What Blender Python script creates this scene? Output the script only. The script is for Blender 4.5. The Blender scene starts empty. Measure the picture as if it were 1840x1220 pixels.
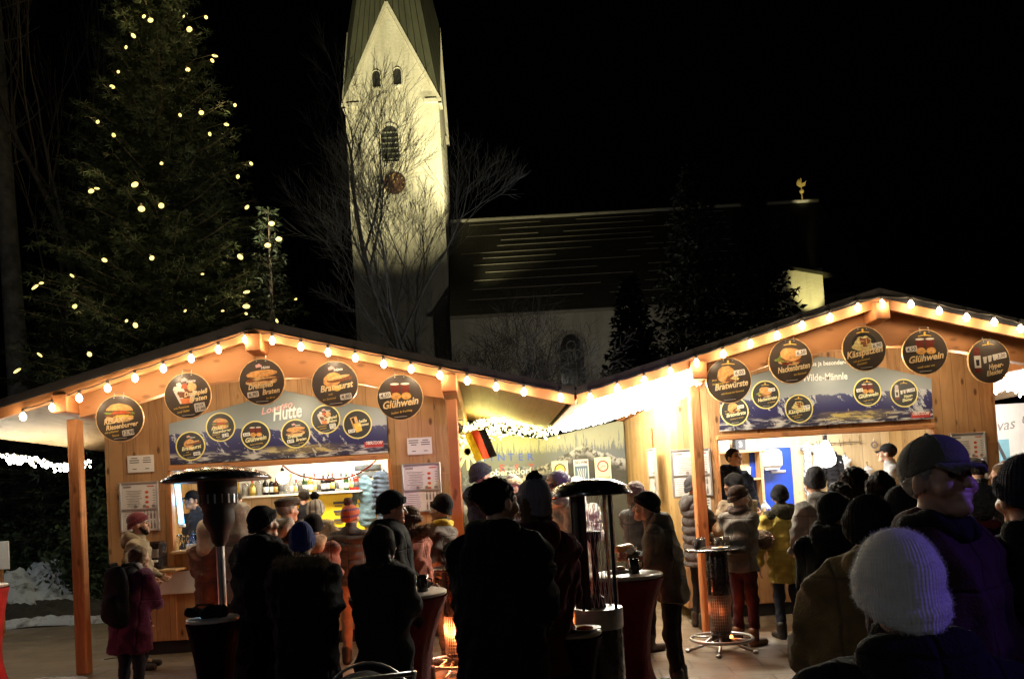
import bpy, math, random
import numpy as np
from mathutils import Matrix, Vector, Euler
from math import pi, sin, cos, radians, sqrt, atan2

scene = bpy.context.scene
COL = scene.collection
# ------------------------------------------------------------------ camera
F_PX, CX, CY, CAM_H = 1400.0, 920.0, 844.0, 1.65
cam_data = bpy.data.cameras.new("camera")
cam = bpy.data.objects.new("camera", cam_data)
COL.objects.link(cam)
CAM_ROT = (Matrix.Rotation(radians(-2.0), 3, 'Z') @ Matrix.Rotation(pi / 2 + radians(2.0), 3, 'X')
           @ Matrix.Rotation(radians(-3.3), 3, 'Z'))
cam.matrix_world = Matrix.Translation((0, 0, CAM_H)) @ CAM_ROT.to_4x4()
cam_data.sensor_width = 36.0
cam_data.lens = F_PX / 1840.0 * 36.0
cam_data.shift_y = (CY - 610.0) / 1840.0
cam_data.clip_start = 0.05
cam_data.clip_end = 2000.0
scene.camera = cam
# ------------------------------------------------------------------ night sky and a trace of moonlight
world = bpy.data.worlds.new("World")
scene.world = world
world.use_nodes = True
wn = world.node_tree
bg = wn.nodes["Background"]
sky = wn.nodes.new("ShaderNodeTexSky")
sky.sky_type = 'NISHITA'
sky.sun_disc = False
sky.sun_elevation = radians(-4.0)
sky.sun_rotation = radians(200)
wn.links.new(sky.outputs[0], bg.inputs[0])
bg.inputs[1].default_value = 0.012
sun_d = bpy.data.lights.new("moon", 'SUN')
sun_d.energy = 0.004
sun_d.angle = radians(0.5)
sun_d.color = (0.8, 0.88, 1.0)
sun_o = bpy.data.objects.new("moon", sun_d)
sun_o.rotation_euler = (radians(50), 0, radians(20))
COL.objects.link(sun_o)
scene.view_settings.view_transform = 'Standard'
scene.view_settings.look = 'None'
scene.view_settings.exposure = 0.0
scene.view_settings.gamma = 1.0
scene.view_settings.use_curve_mapping = False
scene.cycles.use_light_tree = True
scene.cycles.max_bounces = 6
scene.cycles.diffuse_bounces = 3
scene.cycles.sample_clamp_indirect = 4.0
scene.cycles.caustics_reflective = False
scene.cycles.caustics_refractive = False


def at(x, y, Y):
    """The point at depth Y that the photo pixel (x, y) shows."""
    d = CAM_ROT @ Vector(((x - CX) / F_PX, -(y - CY) / F_PX, -1.0))
    return Vector((0, 0, CAM_H)) + d * (Y / d.y)


def lamp(name, kind, loc, energy, color=(1, 1, 1), radius=0.05, target=None, spot=60, blend=0.5, size=None):
    d = bpy.data.lights.new(name, kind)
    d.energy = energy
    d.color = color
    if kind in ('POINT', 'SPOT'):
        d.shadow_soft_size = radius
    if kind == 'AREA':
        d.shape = 'RECTANGLE'
        d.size, d.size_y = size
    if kind == 'SPOT':
        d.spot_size = radians(spot)
        d.spot_blend = blend
    o = bpy.data.objects.new(name, d)
    o.location = loc
    if target is not None:
        o.rotation_euler = (Vector(target) - Vector(loc)).to_track_quat('-Z', 'Y').to_euler()
    COL.objects.link(o)
    return o


# street lighting of the square behind the viewer, and the coloured stage lamp on the right
lamp("square_lamp", 'POINT', (-4.5, -5.0, 6.0), 125, (0.92, 0.96, 1.0), 0.25)
lamp("path_lamp", 'POINT', (-10.0, 10.5, 4.5), 130, (0.78, 0.9, 1.0), 0.2)
lamp("stage_lamp", 'SPOT', (6.2, 0.2, 3.4), 430, (0.24, 0.14, 1.0), 0.06, (1.15, 1.9, 1.52), 17, 0.7)
lamp("stage_lamp", 'SPOT', (4.6, 3.4, 3.4), 420, (0.45, 0.10, 1.0), 0.05, (0.6, 9.2, 2.3), 26, 0.6)
# flood lamps of the church
FL = (1.0, 0.92, 0.50)
lamp("flood_lamp", 'SPOT', (-8.5, 36.0, 7.0), 92000, FL, 0.3, (-5.4, 60, 36.5), 48, 1.0)
lamp("flood_lamp", 'SPOT', (3.5, 54.0, 17.0), 23000, FL, 0.3, (-2.0, 63.5, 33.0), 42, 0.8)
lamp("flood_lamp", 'SPOT', (-1.2, 57.0, 17.0), 1500, FL, 0.3, (5.5, 62.5, 24.5), 52, 1.0)
lamp("flood_lamp", 'SPOT', (23.7, 50.6, 11.5), 1700, (1, .9, .35), 0.2, (23.7, 55, 16.3), 34, 0.5)
lamp("flood_lamp", 'SPOT', (25.0, 52.5, 18.5), 5200, FL, 0.2, tuple(at(1436, 338, 64.6)), 9, 0.6)  # narrow spot added only to brighten the weathercock
lamp("path_lamp", 'POINT', (3.5, 22.0, 5.0), 240, (0.85, 0.93, 1.0), 0.2)
lamp("church_lamp", 'POINT', (6.0, 46.0, 11.0), 420, (1.0, 0.93, 0.75), 0.3)


# ------------------------------------------------------------------ materials
class NT:
    def __init__(s, name):
        s.m = bpy.data.materials.new(name)
        s.m.use_nodes = True
        s.t = s.m.node_tree
        s.p = s.t.nodes["Principled BSDF"]

    def n(s, typ, **kw):
        nd = s.t.nodes.new("ShaderNode" + typ)
        for k, v in kw.items():
            if k.startswith("i_"):
                key = k[2:]
                key = int(key) if key.isdigit() else key.replace("_", " ")
                s.put(nd.inputs[key], v)
            else:
                setattr(nd, k, v)
        return nd

    def put(s, sock, v):
        if isinstance(v, bpy.types.NodeSocket):
            s.t.links.new(v, sock)
        else:
            if sock.type == 'RGBA' and len(v) == 3:
                v = (*v, 1)
            sock.default_value = v

    def math(s, op, a, b=0.0, c=0.0):
        nd = s.t.nodes.new("ShaderNodeMath")
        nd.operation = op
        s.put(nd.inputs[0], a)
        s.put(nd.inputs[1], b)
        s.put(nd.inputs[2], c)
        return nd.outputs[0]

    def mix(s, f, a, b, mode='MIX'):
        nd = s.t.nodes.new("ShaderNodeMix")
        nd.data_type = 'RGBA'
        nd.blend_type = mode
        s.put(nd.inputs[0], f)
        s.put(nd.inputs[6], a)
        s.put(nd.inputs[7], b)
        return nd.outputs[2]

    def ramp(s, f, stops):
        nd = s.t.nodes.new("ShaderNodeValToRGB")
        e = nd.color_ramp.elements
        while len(e) < len(stops):
            e.new(0.5)
        for el, (p, c) in zip(e, stops):
            el.position = p
            el.color = (*c, 1) if len(c) == 3 else c
        s.put(nd.inputs[0], f)
        return nd.outputs[0]

    def coord(s, scale=(1, 1, 1), loc=(0, 0, 0), kind="Object", rot=(0, 0, 0)):
        tc = s.n("TexCoord")
        mp = s.n("Mapping")
        mp.inputs["Location"].default_value = loc
        mp.inputs["Scale"].default_value = scale
        mp.inputs["Rotation"].default_value = rot
        s.t.links.new(tc.outputs[kind], mp.inputs[0])
        return mp.outputs[0]

    def noise(s, vec, scale, detail=4.0, rough=0.55):
        nd = s.n("TexNoise")
        s.put(nd.inputs["Vector"], vec)
        nd.inputs["Scale"].default_value = scale
        nd.inputs["Detail"].default_value = detail
        nd.inputs["Roughness"].default_value = rough
        return nd.outputs[0]

    def bump(s, h, strength=0.3, dist=0.01):
        nd = s.n("Bump")
        nd.inputs["Strength"].default_value = strength
        nd.inputs["Distance"].default_value = dist
        s.put(nd.inputs["Height"], h)
        s.t.links.new(nd.outputs[0], s.p.inputs["Normal"])

    def set(s, **kw):
        for k, v in kw.items():
            s.put(s.p.inputs[k.replace("_", " ")], v)
        return s


_M = {}


def plain(name, color, rough=0.6, metal=0.0, var=0.15, scale=9.0, bump=0.0, coat=0.0):
    if name in _M:
        return _M[name]
    t = NT(name)
    v = t.coord()
    f = t.noise(v, scale)
    d = tuple(c * (1 - var) for c in color)
    l = tuple(min(1, c * (1 + var)) for c in color)
    t.set(Base_Color=t.mix(t.ramp(f, [(0.3, (0, 0, 0)), (0.7, (1, 1, 1))]), d, l), Roughness=rough, Metallic=metal)
    r2 = t.noise(v, scale * 3)
    t.set(Roughness=t.math('MULTIPLY_ADD', r2, 0.25, rough - 0.12))
    if coat:
        t.set(Coat_Weight=coat)
    if bump:
        t.bump(t.noise(v, scale * 6), bump, 0.01)
    _M[name] = t.m
    return t.m


def fabric(name, color, fine=160.0, var=0.3, rough=0.92, bump=0.25, seams=False):
    if name in _M:
        return _M[name]
    t = NT(name)
    v = t.coord()
    f = t.noise(v, 7.0, 5)
    d = tuple(c * (1 - var) for c in color)
    l = tuple(min(1, c * (1 + var)) for c in color)
    base = t.mix(t.ramp(f, [(0.3, (0, 0, 0)), (0.7, (1, 1, 1))]), d, l)
    if seams:          # stitched seams: centre, sides, yoke, waist, and sleeve rows
        sp = t.n("SeparateXYZ", i_0=v)
        ax_ = t.math('ABSOLUTE', sp.outputs[0])
        wob = t.math('MULTIPLY', t.math('SUBTRACT', t.noise(v, 5.0, 2), 0.5), 0.03)
        zz = t.math('ADD', sp.outputs[2], wob)
        d_ = t.math('MINIMUM', ax_, t.math('ABSOLUTE', t.math('SUBTRACT', ax_, 0.155)))
        for zc in (1.3, 0.93):
            d_ = t.math('MINIMUM', d_, t.math('ABSOLUTE', t.math('SUBTRACT', zz, zc)))
        sm = t.ramp(d_, [(0.0, (1, 1, 1)), (0.009, (0, 0, 0))])
        base = t.mix(t.math('MULTIPLY', sm, 0.38), base, tuple(c * 0.25 for c in color))
        wr = t.ramp(t.noise(t.coord((1.0, 1.0, 2.6)), 9.0, 6, 0.7), [(0.4, (0, 0, 0)), (0.62, (1, 1, 1))])
        base = t.mix(t.math('MULTIPLY', wr, 0.3), base, tuple(c * 0.5 for c in color))
    t.set(Base_Color=base, Roughness=rough)
    dk = max(color) < 0.06
    t.p.inputs["Sheen Weight"].default_value = 0.0 if dk else 0.1
    t.p.inputs["Specular IOR Level"].default_value = 0.12 if dk else 0.25
    h = t.math('ADD', t.noise(v, fine, 2), t.math('MULTIPLY', t.noise(v, 18.0, 5), 3.2))
    if seams:
        h = t.math('SUBTRACT', h, t.math('MULTIPLY', sm, 2.5))
    t.bump(h, bump * 1.5, 0.02)
    _M[name] = t.m
    return t.m


def knit(name, c1, c2=None, rings=0.0, rib=70.0):
    """Knitted wool: vertical ribs by angle round the object's own z axis; c2 gives coloured bands or stripes."""
    if name in _M:
        return _M[name]
    t = NT(name)
    v = t.coord()
    sp = t.n("SeparateXYZ", i_0=v)
    ang = t.math('ARCTAN2', sp.outputs[1], sp.outputs[0])
    ribs = t.math('SINE', t.math('ADD', t.math('MULTIPLY', ang, rib / 2), t.math('MULTIPLY', t.noise(v, 16.0, 3), 3.5)))
    rows = t.math('SINE', t.math('MULTIPLY', sp.outputs[2], 700.0))
    h = t.math('ADD', ribs, t.math('MULTIPLY', rows, 0.25))
    base = c1
    if c2:
        if rings:
            k = t.math('SINE', t.math('MULTIPLY', sp.outputs[2], rings))
        else:
            k = t.math('SINE', t.math('MULTIPLY', ang, 12.0))
        base = t.mix(t.ramp(k, [(0.45, (0, 0, 0)), (0.55, (1, 1, 1))]), c1, c2)
    n = t.noise(v, 60, 4)
    base = t.mix(t.math('MULTIPLY', n, 0.6), base, tuple(x * 0.55 for x in c1))
    t.set(Base_Color=base, Roughness=0.95)
    t.p.inputs["Specular IOR Level"].default_value = 0.2
    t.p.inputs["Sheen Weight"].default_value = 0.25 if max(c1) > .06 else 0.0
    t.bump(h, 0.3, 0.004)
    _M[name] = t.m
    return t.m


def emit(name, color, strength, sample=True):
    if name in _M:
        return _M[name]
    t = NT(name)
    t.set(Base_Color=(0.02, 0.02, 0.02), Emission_Color=color, Emission_Strength=strength)
    if not sample:
        t.m.cycles.emission_sampling = 'NONE'
    _M[name] = t.m
    return t.m


def glass(name, color, rough=0.05, trans=0.85):
    if name in _M:
        return _M[name]
    t = NT(name)
    t.set(Base_Color=color, Roughness=rough, IOR=1.45)
    t.p.inputs["Transmission Weight"].default_value = trans
    _M[name] = t.m
    return t.m


def wood(name, base, dark, along='Z', across='X', board=0.145, knots=1.0, gap=1.0, rough=0.62):
    """Spruce boards: a tone per board, grain along the board, knots and open joints."""
    if name in _M:
        return _M[name]
    t = NT(name)
    tc = t.n("TexCoord")
    sp = t.n("SeparateXYZ", i_0=tc.outputs["Object"])
    ax = {'X': 0, 'Y': 1, 'Z': 2}
    al = sp.outputs[ax[along]]
    ac = sp.outputs[ax[across]]
    third = sp.outputs[3 - ax[along] - ax[across]]
    q = t.math('DIVIDE', ac, board)
    bid = t.math('FLOOR', q)
    fr = t.math('FRACT', q)
    wnz = t.n("TexWhiteNoise", noise_dimensions='1D')
    t.put(wnz.inputs["W"], bid)
    rnd = wnz.outputs[0]
    shift = t.math('MULTIPLY', rnd, 17.0)
    cv = t.n("CombineXYZ", i_0=t.math('MULTIPLY', ac, 26.0), i_1=t.math('ADD', t.math('MULTIPLY', al, 1.1), shift),
             i_2=t.math('ADD', t.math('MULTIPLY', third, 26.0), shift))
    wob = t.noise(t.n("CombineXYZ", i_0=t.math('MULTIPLY', ac, 6.0), i_1=t.math('ADD', t.math('MULTIPLY', al, 1.6), shift), i_2=shift).outputs[0], 1.0, 3)
    gv = t.n("VectorMath", operation='ADD')
    t.put(gv.inputs[0], cv.outputs[0])
    t.put(gv.inputs[1], t.n("CombineXYZ", i_0=t.math('MULTIPLY', wob, 5.0)).outputs[0])
    grain = t.noise(gv.outputs[0], 1.3, 5, 0.6)
    kv = t.n("CombineXYZ", i_0=t.math('MULTIPLY', ac, 7.5), i_1=t.math('ADD', t.math('MULTIPLY', al, 3.4), shift), i_2=shift)
    vo = t.n("TexVoronoi", i_0=kv.outputs[0])
    vo.inputs["Scale"].default_value = 1.0
    vo.inputs["Randomness"].default_value = 1.0
    kn = t.ramp(vo.outputs["Distance"], [(0.09, (1, 1, 1)), (0.2, (0, 0, 0))])
    light = tuple(min(1, c * 1.25) for c in base)
    c0 = t.mix(t.ramp(grain, [(0.34, (0, 0, 0)), (0.66, (1, 1, 1))]), dark, base)
    c1 = t.mix(t.math('MULTIPLY', rnd, 0.8), t.mix(t.math('MULTIPLY', t.math('GREATER_THAN', rnd, 0.72), 0.55), c0, dark), light)
    big = t.noise(tc.outputs["Object"], 1.4, 3)
    c1 = t.mix(t.math('MULTIPLY', t.ramp(big, [(0.42, (0, 0, 0)), (0.7, (1, 1, 1))]), 0.6), c1, dark)
    c2 = t.mix(t.math('MULTIPLY', kn, 0.85 * knots), c1, (0.075, 0.025, 0.008))
    edge = t.math('ABSOLUTE', t.math('SUBTRACT', fr, 0.5))
    gp = t.ramp(edge, [(0.482, (0, 0, 0)), (0.496, (1, 1, 1))])
    c3 = t.mix(t.math('MULTIPLY', gp, 0.8 * gap), c2, (0.035, 0.015, 0.006))
    t.set(Base_Color=c3, Roughness=t.math('MULTIPLY_ADD', grain, 0.25, rough - 0.1))
    h = t.math('SUBTRACT', t.math('MULTIPLY', grain, 0.35), t.math('MULTIPLY', gp, 1.5 * gap))
    t.bump(h, 0.35, 0.008)
    _M[name] = t.m
    return t.m


def banded(name, stops, axis=2, lo=0.0, hi=1.0, noise_amt=0.0, rough=0.7):
    t = NT(name)
    tc = t.n("TexCoord")
    sp = t.n("SeparateXYZ", i_0=tc.outputs["Object"])
    f = t.math('DIVIDE', t.math('SUBTRACT', sp.outputs[axis], lo), hi - lo)
    if noise_amt:
        f = t.math('ADD', f, t.math('MULTIPLY', t.math('SUBTRACT', t.noise(tc.outputs["Object"], 6.0), 0.5), noise_amt))
    t.set(Base_Color=t.ramp(f, stops), Roughness=rough)
    return t.m


# ------------------------------------------------------------------ mesh helpers
class MB:
    def __init__(s):
        s.v, s.f, s.n = [], [], 0

    def add(s, vs, fs):
        o = s.n
        s.v.extend([tuple(map(float, p)) for p in vs])
        s.f.extend([tuple(i + o for i in q) for q in fs])
        s.n += len(vs)
        return s

    def box(s, c, d, rot=None, bev=0.0):
        hx, hy, hz = d[0] / 2, d[1] / 2, d[2] / 2
        b = min(bev, hx * .9, hy * .9, hz * .9)
        vs, fs = [], []
        if b <= 0:
            vs = [(x, y, z) for z in (-hz, hz) for y in (-hy, hy) for x in (-hx, hx)]
            fs = [(0, 2, 3, 1), (4, 5, 7, 6), (0, 1, 5, 4), (2, 6, 7, 3), (0, 4, 6, 2), (1, 3, 7, 5)]
        else:
            idx = {}
            for sx in (-1, 1):
                for sy in (-1, 1):
                    for sz in (-1, 1):
                        for k, p in enumerate(((sx * hx, sy * (hy - b), sz * (hz - b)), (sx * (hx - b), sy * hy, sz * (hz - b)),
                                               (sx * (hx - b), sy * (hy - b), sz * hz))):
                            idx[(sx, sy, sz, k)] = len(vs)
                            vs.append(p)
            g = lambda *a: idx[a]
            for sg in (-1, 1):
                fs.append((g(sg, -1, -1, 0), g(sg, 1, -1, 0), g(sg, 1, 1, 0), g(sg, -1, 1, 0)))
                fs.append((g(-1, sg, -1, 1), g(1, sg, -1, 1), g(1, sg, 1, 1), g(-1, sg, 1, 1)))
                fs.append((g(-1, -1, sg, 2), g(1, -1, sg, 2), g(1, 1, sg, 2), g(-1, 1, sg, 2)))
                for s2 in (-1, 1):
                    fs.append((g(sg, s2, -1, 0), g(sg, s2, 1, 0), g(sg, s2, 1, 1), g(sg, s2, -1, 1)))
                    fs.append((g(sg, -1, s2, 0), g(sg, 1, s2, 0), g(sg, 1, s2, 2), g(sg, -1, s2, 2)))
                    fs.append((g(-1, sg, s2, 1), g(1, sg, s2, 1), g(1, sg, s2, 2), g(-1, sg, s2, 2)))
                    for s3 in (-1, 1):
                        fs.append((g(sg, s2, s3, 0), g(sg, s2, s3, 1), g(sg, s2, s3, 2)))
        if rot is not None:
            R = Euler(rot).to_matrix() if not isinstance(rot, Matrix) else rot
            vs = [R @ Vector(p) for p in vs]
        return s.add([(p[0] + c[0], p[1] + c[1], p[2] + c[2]) for p in vs], fs)

    def tube(s, pts, r, n=8, caps=True):
        P = [Vector(p) for p in pts]
        if not hasattr(r, '__len__'):
            r = [r] * len(P)
        vs, fs = [], []
        up = None
        for i, p in enumerate(P):
            d = (P[min(i + 1, len(P) - 1)] - P[max(i - 1, 0)])
            d = d.normalized() if d.length > 1e-9 else Vector((0, 0, 1))
            if up is None:
                up = d.orthogonal().normalized()
            up = (up - d * up.dot(d))
            up = up.normalized() if up.length > 1e-6 else d.orthogonal().normalized()
            w = d.cross(up)
            for k in range(n):
                a = 2 * pi * k / n
                vs.append(p + (up * cos(a) + w * sin(a)) * r[i])
        for i in range(len(P) - 1):
            for k in range(n):
                a, b = i * n + k, i * n + (k + 1) % n
                fs.append((a, b, b + n, a + n))
        if caps:
            fs.append(tuple(range(n - 1, -1, -1)))
            fs.append(tuple((len(P) - 1) * n + k for k in range(n)))
        return s.add(vs, fs)

    def lathe(s, prof, n=24, c=(0, 0, 0), sq=(1, 1)):
        vs, fs = [], []
        for (r, z) in prof:
            for k in range(n):
                a = 2 * pi * k / n
                vs.append((c[0] + r * cos(a) * sq[0], c[1] + r * sin(a) * sq[1], c[2] + z))
        for i in range(len(prof) - 1):
            for k in range(n):
                a, b = i * n + k, i * n + (k + 1) % n
                fs.append((a, b, b + n, a + n))
        if prof[0][0] > 1e-6:
            fs.append(tuple(range(n - 1, -1, -1)))
        if prof[-1][0] > 1e-6:
            fs.append(tuple((len(prof) - 1) * n + k for k in range(n)))
        return s.add(vs, fs)

    def prism(s, poly, y0, y1):
        """A polygon in x, z standing upright, from depth y0 to y1."""
        n = len(poly)
        vs = [(x, y0, z) for x, z in poly] + [(x, y1, z) for x, z in poly]
        fs = [tuple(range(n)), tuple(range(2 * n - 1, n - 1, -1))]
        fs += [(i, i + n, (i + 1) % n + n, (i + 1) % n) for i in range(n)]
        return s.add(vs, fs)

    def disc(s, r, y0, y1, n=48, c=(0, 0), sx=1.0, sz=1.0, rot=0.0, r_in=0.0):
        pts = []
        for k in range(n):
            a = 2 * pi * k / n
            x, z = r * cos(a) * sx, r * sin(a) * sz
            pts.append((c[0] + x * cos(rot) - z * sin(rot), c[1] + x * sin(rot) + z * cos(rot)))
        if not r_in:
            return s.prism(pts, y0, y1)
        inn = [(c[0] + (x - c[0]) * r_in / r, c[1] + (z - c[1]) * r_in / r) for x, z in pts]
        vs = [(x, y, z) for y in (y0, y1) for P in (pts, inn) for x, z in P]
        fs = []
        for k in range(n):
            j = (k + 1) % n
            fs += [(k, j, n + j, n + k), (2 * n + j, 2 * n + k, 3 * n + k, 3 * n + j), (k, 2 * n + k, 2 * n + j, j),
                   (n + j, 3 * n + j, 3 * n + k, n + k)]
        return s.add(vs, fs)

    def ball(s, c, r, n=10, m=7):
        r = r if hasattr(r, '__len__') else (r, r, r)
        vs, fs = [(c[0], c[1], c[2] - r[2])], []
        for i in range(1, m):
            ph = -pi / 2 + pi * i / m
            for k in range(n):
                a = 2 * pi * k / n
                vs.append((c[0] + r[0] * cos(ph) * cos(a), c[1] + r[1] * cos(ph) * sin(a), c[2] + r[2] * sin(ph)))
        vs.append((c[0], c[1], c[2] + r[2]))
        for k in range(n):
            fs.append((0, 1 + (k + 1) % n, 1 + k))
            fs.append((len(vs) - 1, 1 + (m - 2) * n + k, 1 + (m - 2) * n + (k + 1) % n))
        for i in range(m - 2):
            for k in range(n):
                a, b = 1 + i * n + k, 1 + i * n + (k + 1) % n
                fs.append((a, b, b + n, a + n))
        return s.add(vs, fs)

    def mesh(s, name):
        me = bpy.data.meshes.new(name)
        me.from_pydata(s.v, [], s.f)
        return me

    def build(s, name, m, parent=None, smooth=False, loc=(0, 0, 0), rot=(0, 0, 0), fixn=True):
        me = s.mesh(name)
        if fixn:
            import bmesh
            b = bmesh.new()
            b.from_mesh(me)
            bmesh.ops.recalc_face_normals(b, faces=b.faces)
            b.to_mesh(me)
            b.free()
        return link(name, me, m, parent, smooth, loc, rot)


def link(name, me, m, parent=None, smooth=False, loc=(0, 0, 0), rot=(0, 0, 0)):
    o = bpy.data.objects.new(name, me)
    if m is not None:
        me.materials.append(m)
    if smooth is True:
        me.polygons.foreach_set("use_smooth", [True] * len(me.polygons))
    elif smooth:
        me.polygons.foreach_set("use_smooth", [True] * len(me.polygons))
        me.set_sharp_from_angle(angle=smooth)
    o.location = loc
    o.rotation_euler = rot
    if parent is not None:
        o.parent = parent
    COL.objects.link(o)
    return o


def tag(o, label=None, cat=None, group=None, kind=None):
    if label:
        o["label"] = label
    if cat:
        o["category"] = cat
    if group:
        o["group"] = group
    if kind:
        o["kind"] = kind
    return o


def thing(name, label, cat, loc=(0, 0, 0), rz=0.0, group=None):
    o = bpy.data.objects.new(name, None)
    o.empty_display_size = 0.1
    o.location = loc
    o.rotation_euler = (0, 0, rz)
    COL.objects.link(o)
    return tag(o, label, cat, group)


def copy_tree(o, parent=None):
    c = o.copy()
    COL.objects.link(c)
    c.parent = parent
    for ch in [x for x in list(COL.objects) if x.parent == o]:
        copy_tree(ch, c)
    return c


_TXT = {}
_txt_obj = None


def text_geo(s, shear=0.0, bold=0.0):
    """Lettering as flat mesh data, one unit high, standing in x, z and centred on x."""
    global _txt_obj
    key = (s, shear, bold)
    if key in _TXT:
        return _TXT[key]
    cu = bpy.data.curves.new("lettering", 'FONT')
    cu.body = s
    cu.size = 1.0
    cu.shear = shear
    cu.offset = bold
    cu.align_x = 'CENTER'
    cu.resolution_u = 2
    o = bpy.data.objects.new("lettering", cu)
    COL.objects.link(o)
    dg = bpy.context.evaluated_depsgraph_get()
    me = bpy.data.meshes.new_from_object(o.evaluated_get(dg))
    vs = [(v.co.x, v.co.y) for v in me.vertices]
    fs = [tuple(p.vertices) for p in me.polygons]
    COL.objects.unlink(o)
    bpy.data.objects.remove(o)
    bpy.data.meshes.remove(me)
    _TXT[key] = (vs, fs)
    return _TXT[key]


def put_text(mb, s, size, x, z, y, rot=0.0, shear=0.0, bold=0.0, width=None):
    vs, fs = text_geo(s, shear, bold)
    sx = size
    if width:
        w = max(v[0] for v in vs) - min(v[0] for v in vs)
        sx = width / w
    c, sn = cos(rot), sin(rot)
    out = []
    for (a, b) in vs:
        a, b = a * sx, b * size
        out.append((x + a * c - b * sn, y, z + a * sn + b * c))
    return mb.add(out, fs)


# ------------------------------------------------------------------ implicit surfaces for people
def surface_nets(Fd, org, h):
    nx, ny, nz = Fd.shape
    inside = Fd < 0
    cs = np.zeros((nx - 1, ny - 1, nz - 1, 3))
    cn = np.zeros((nx - 1, ny - 1, nz - 1))
    for ax in range(3):
        a = [slice(None)] * 3
        b = [slice(None)] * 3
        a[ax] = slice(0, -1)
        b[ax] = slice(1, None)
        fa, fb = Fd[tuple(a)], Fd[tuple(b)]
        cr = inside[tuple(a)] != inside[tuple(b)]
        I = np.argwhere(cr)
        if len(I) == 0:
            continue
        t = fa[cr] / (fa[cr] - fb[cr])
        P = I.astype(float)
        P[:, ax] += t
        o1, o2 = [q for q in range(3) if q != ax]
        for d1 in (0, -1):
            for d2 in (0, -1):
                J = I.copy()
                J[:, o1] += d1
                J[:, o2] += d2
                ok = (J >= 0).all(1) & (J[:, 0] < nx - 1) & (J[:, 1] < ny - 1) & (J[:, 2] < nz - 1)
                np.add.at(cs, tuple(J[ok].T), P[ok])
                np.add.at(cn, tuple(J[ok].T), 1)
    act = cn > 0
    ids = -np.ones(cn.shape, int)
    ids[act] = np.arange(act.sum())
    V = cs[act] / cn[act][:, None] * h + org
    quads = []
    for ax in range(3):
        a = [slice(None)] * 3
        b = [slice(None)] * 3
        a[ax] = slice(0, -1)
        b[ax] = slice(1, None)
        cr = inside[tuple(a)] != inside[tuple(b)]
        I = np.argwhere(cr)
        o1, o2 = [(1, 2), (2, 0), (0, 1)][ax]
        ok = (I[:, o1] > 0) & (I[:, o2] > 0) & (I[:, o1] < Fd.shape[o1] - 1) & (I[:, o2] < Fd.shape[o2] - 1)
        I = I[ok]
        if len(I) == 0:
            continue
        fl = inside[tuple(I.T)]
        c = []
        for d1, d2 in ((0, 0), (-1, 0), (-1, -1), (0, -1)):
            J = I.copy()
            J[:, o1] += d1
            J[:, o2] += d2
            c.append(ids[tuple(J.T)])
        q = np.stack(c, 1)
        q[~fl] = q[~fl][:, ::-1]
        quads.append(q)
    return V, np.concatenate(quads)


def npmesh(name, V, Q):
    me = bpy.data.meshes.new(name)
    k = Q.shape[1]
    me.vertices.add(len(V))
    me.vertices.foreach_set("co", np.ascontiguousarray(V, dtype=np.float32).ravel())
    me.loops.add(Q.size)
    me.loops.foreach_set("vertex_index", np.ascontiguousarray(Q, dtype=np.int32).ravel())
    me.polygons.add(len(Q))
    me.polygons.foreach_set("loop_start", np.arange(0, Q.size, k, dtype=np.int32))
    me.update(calc_edges=True)
    me.validate()
    return me


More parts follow.
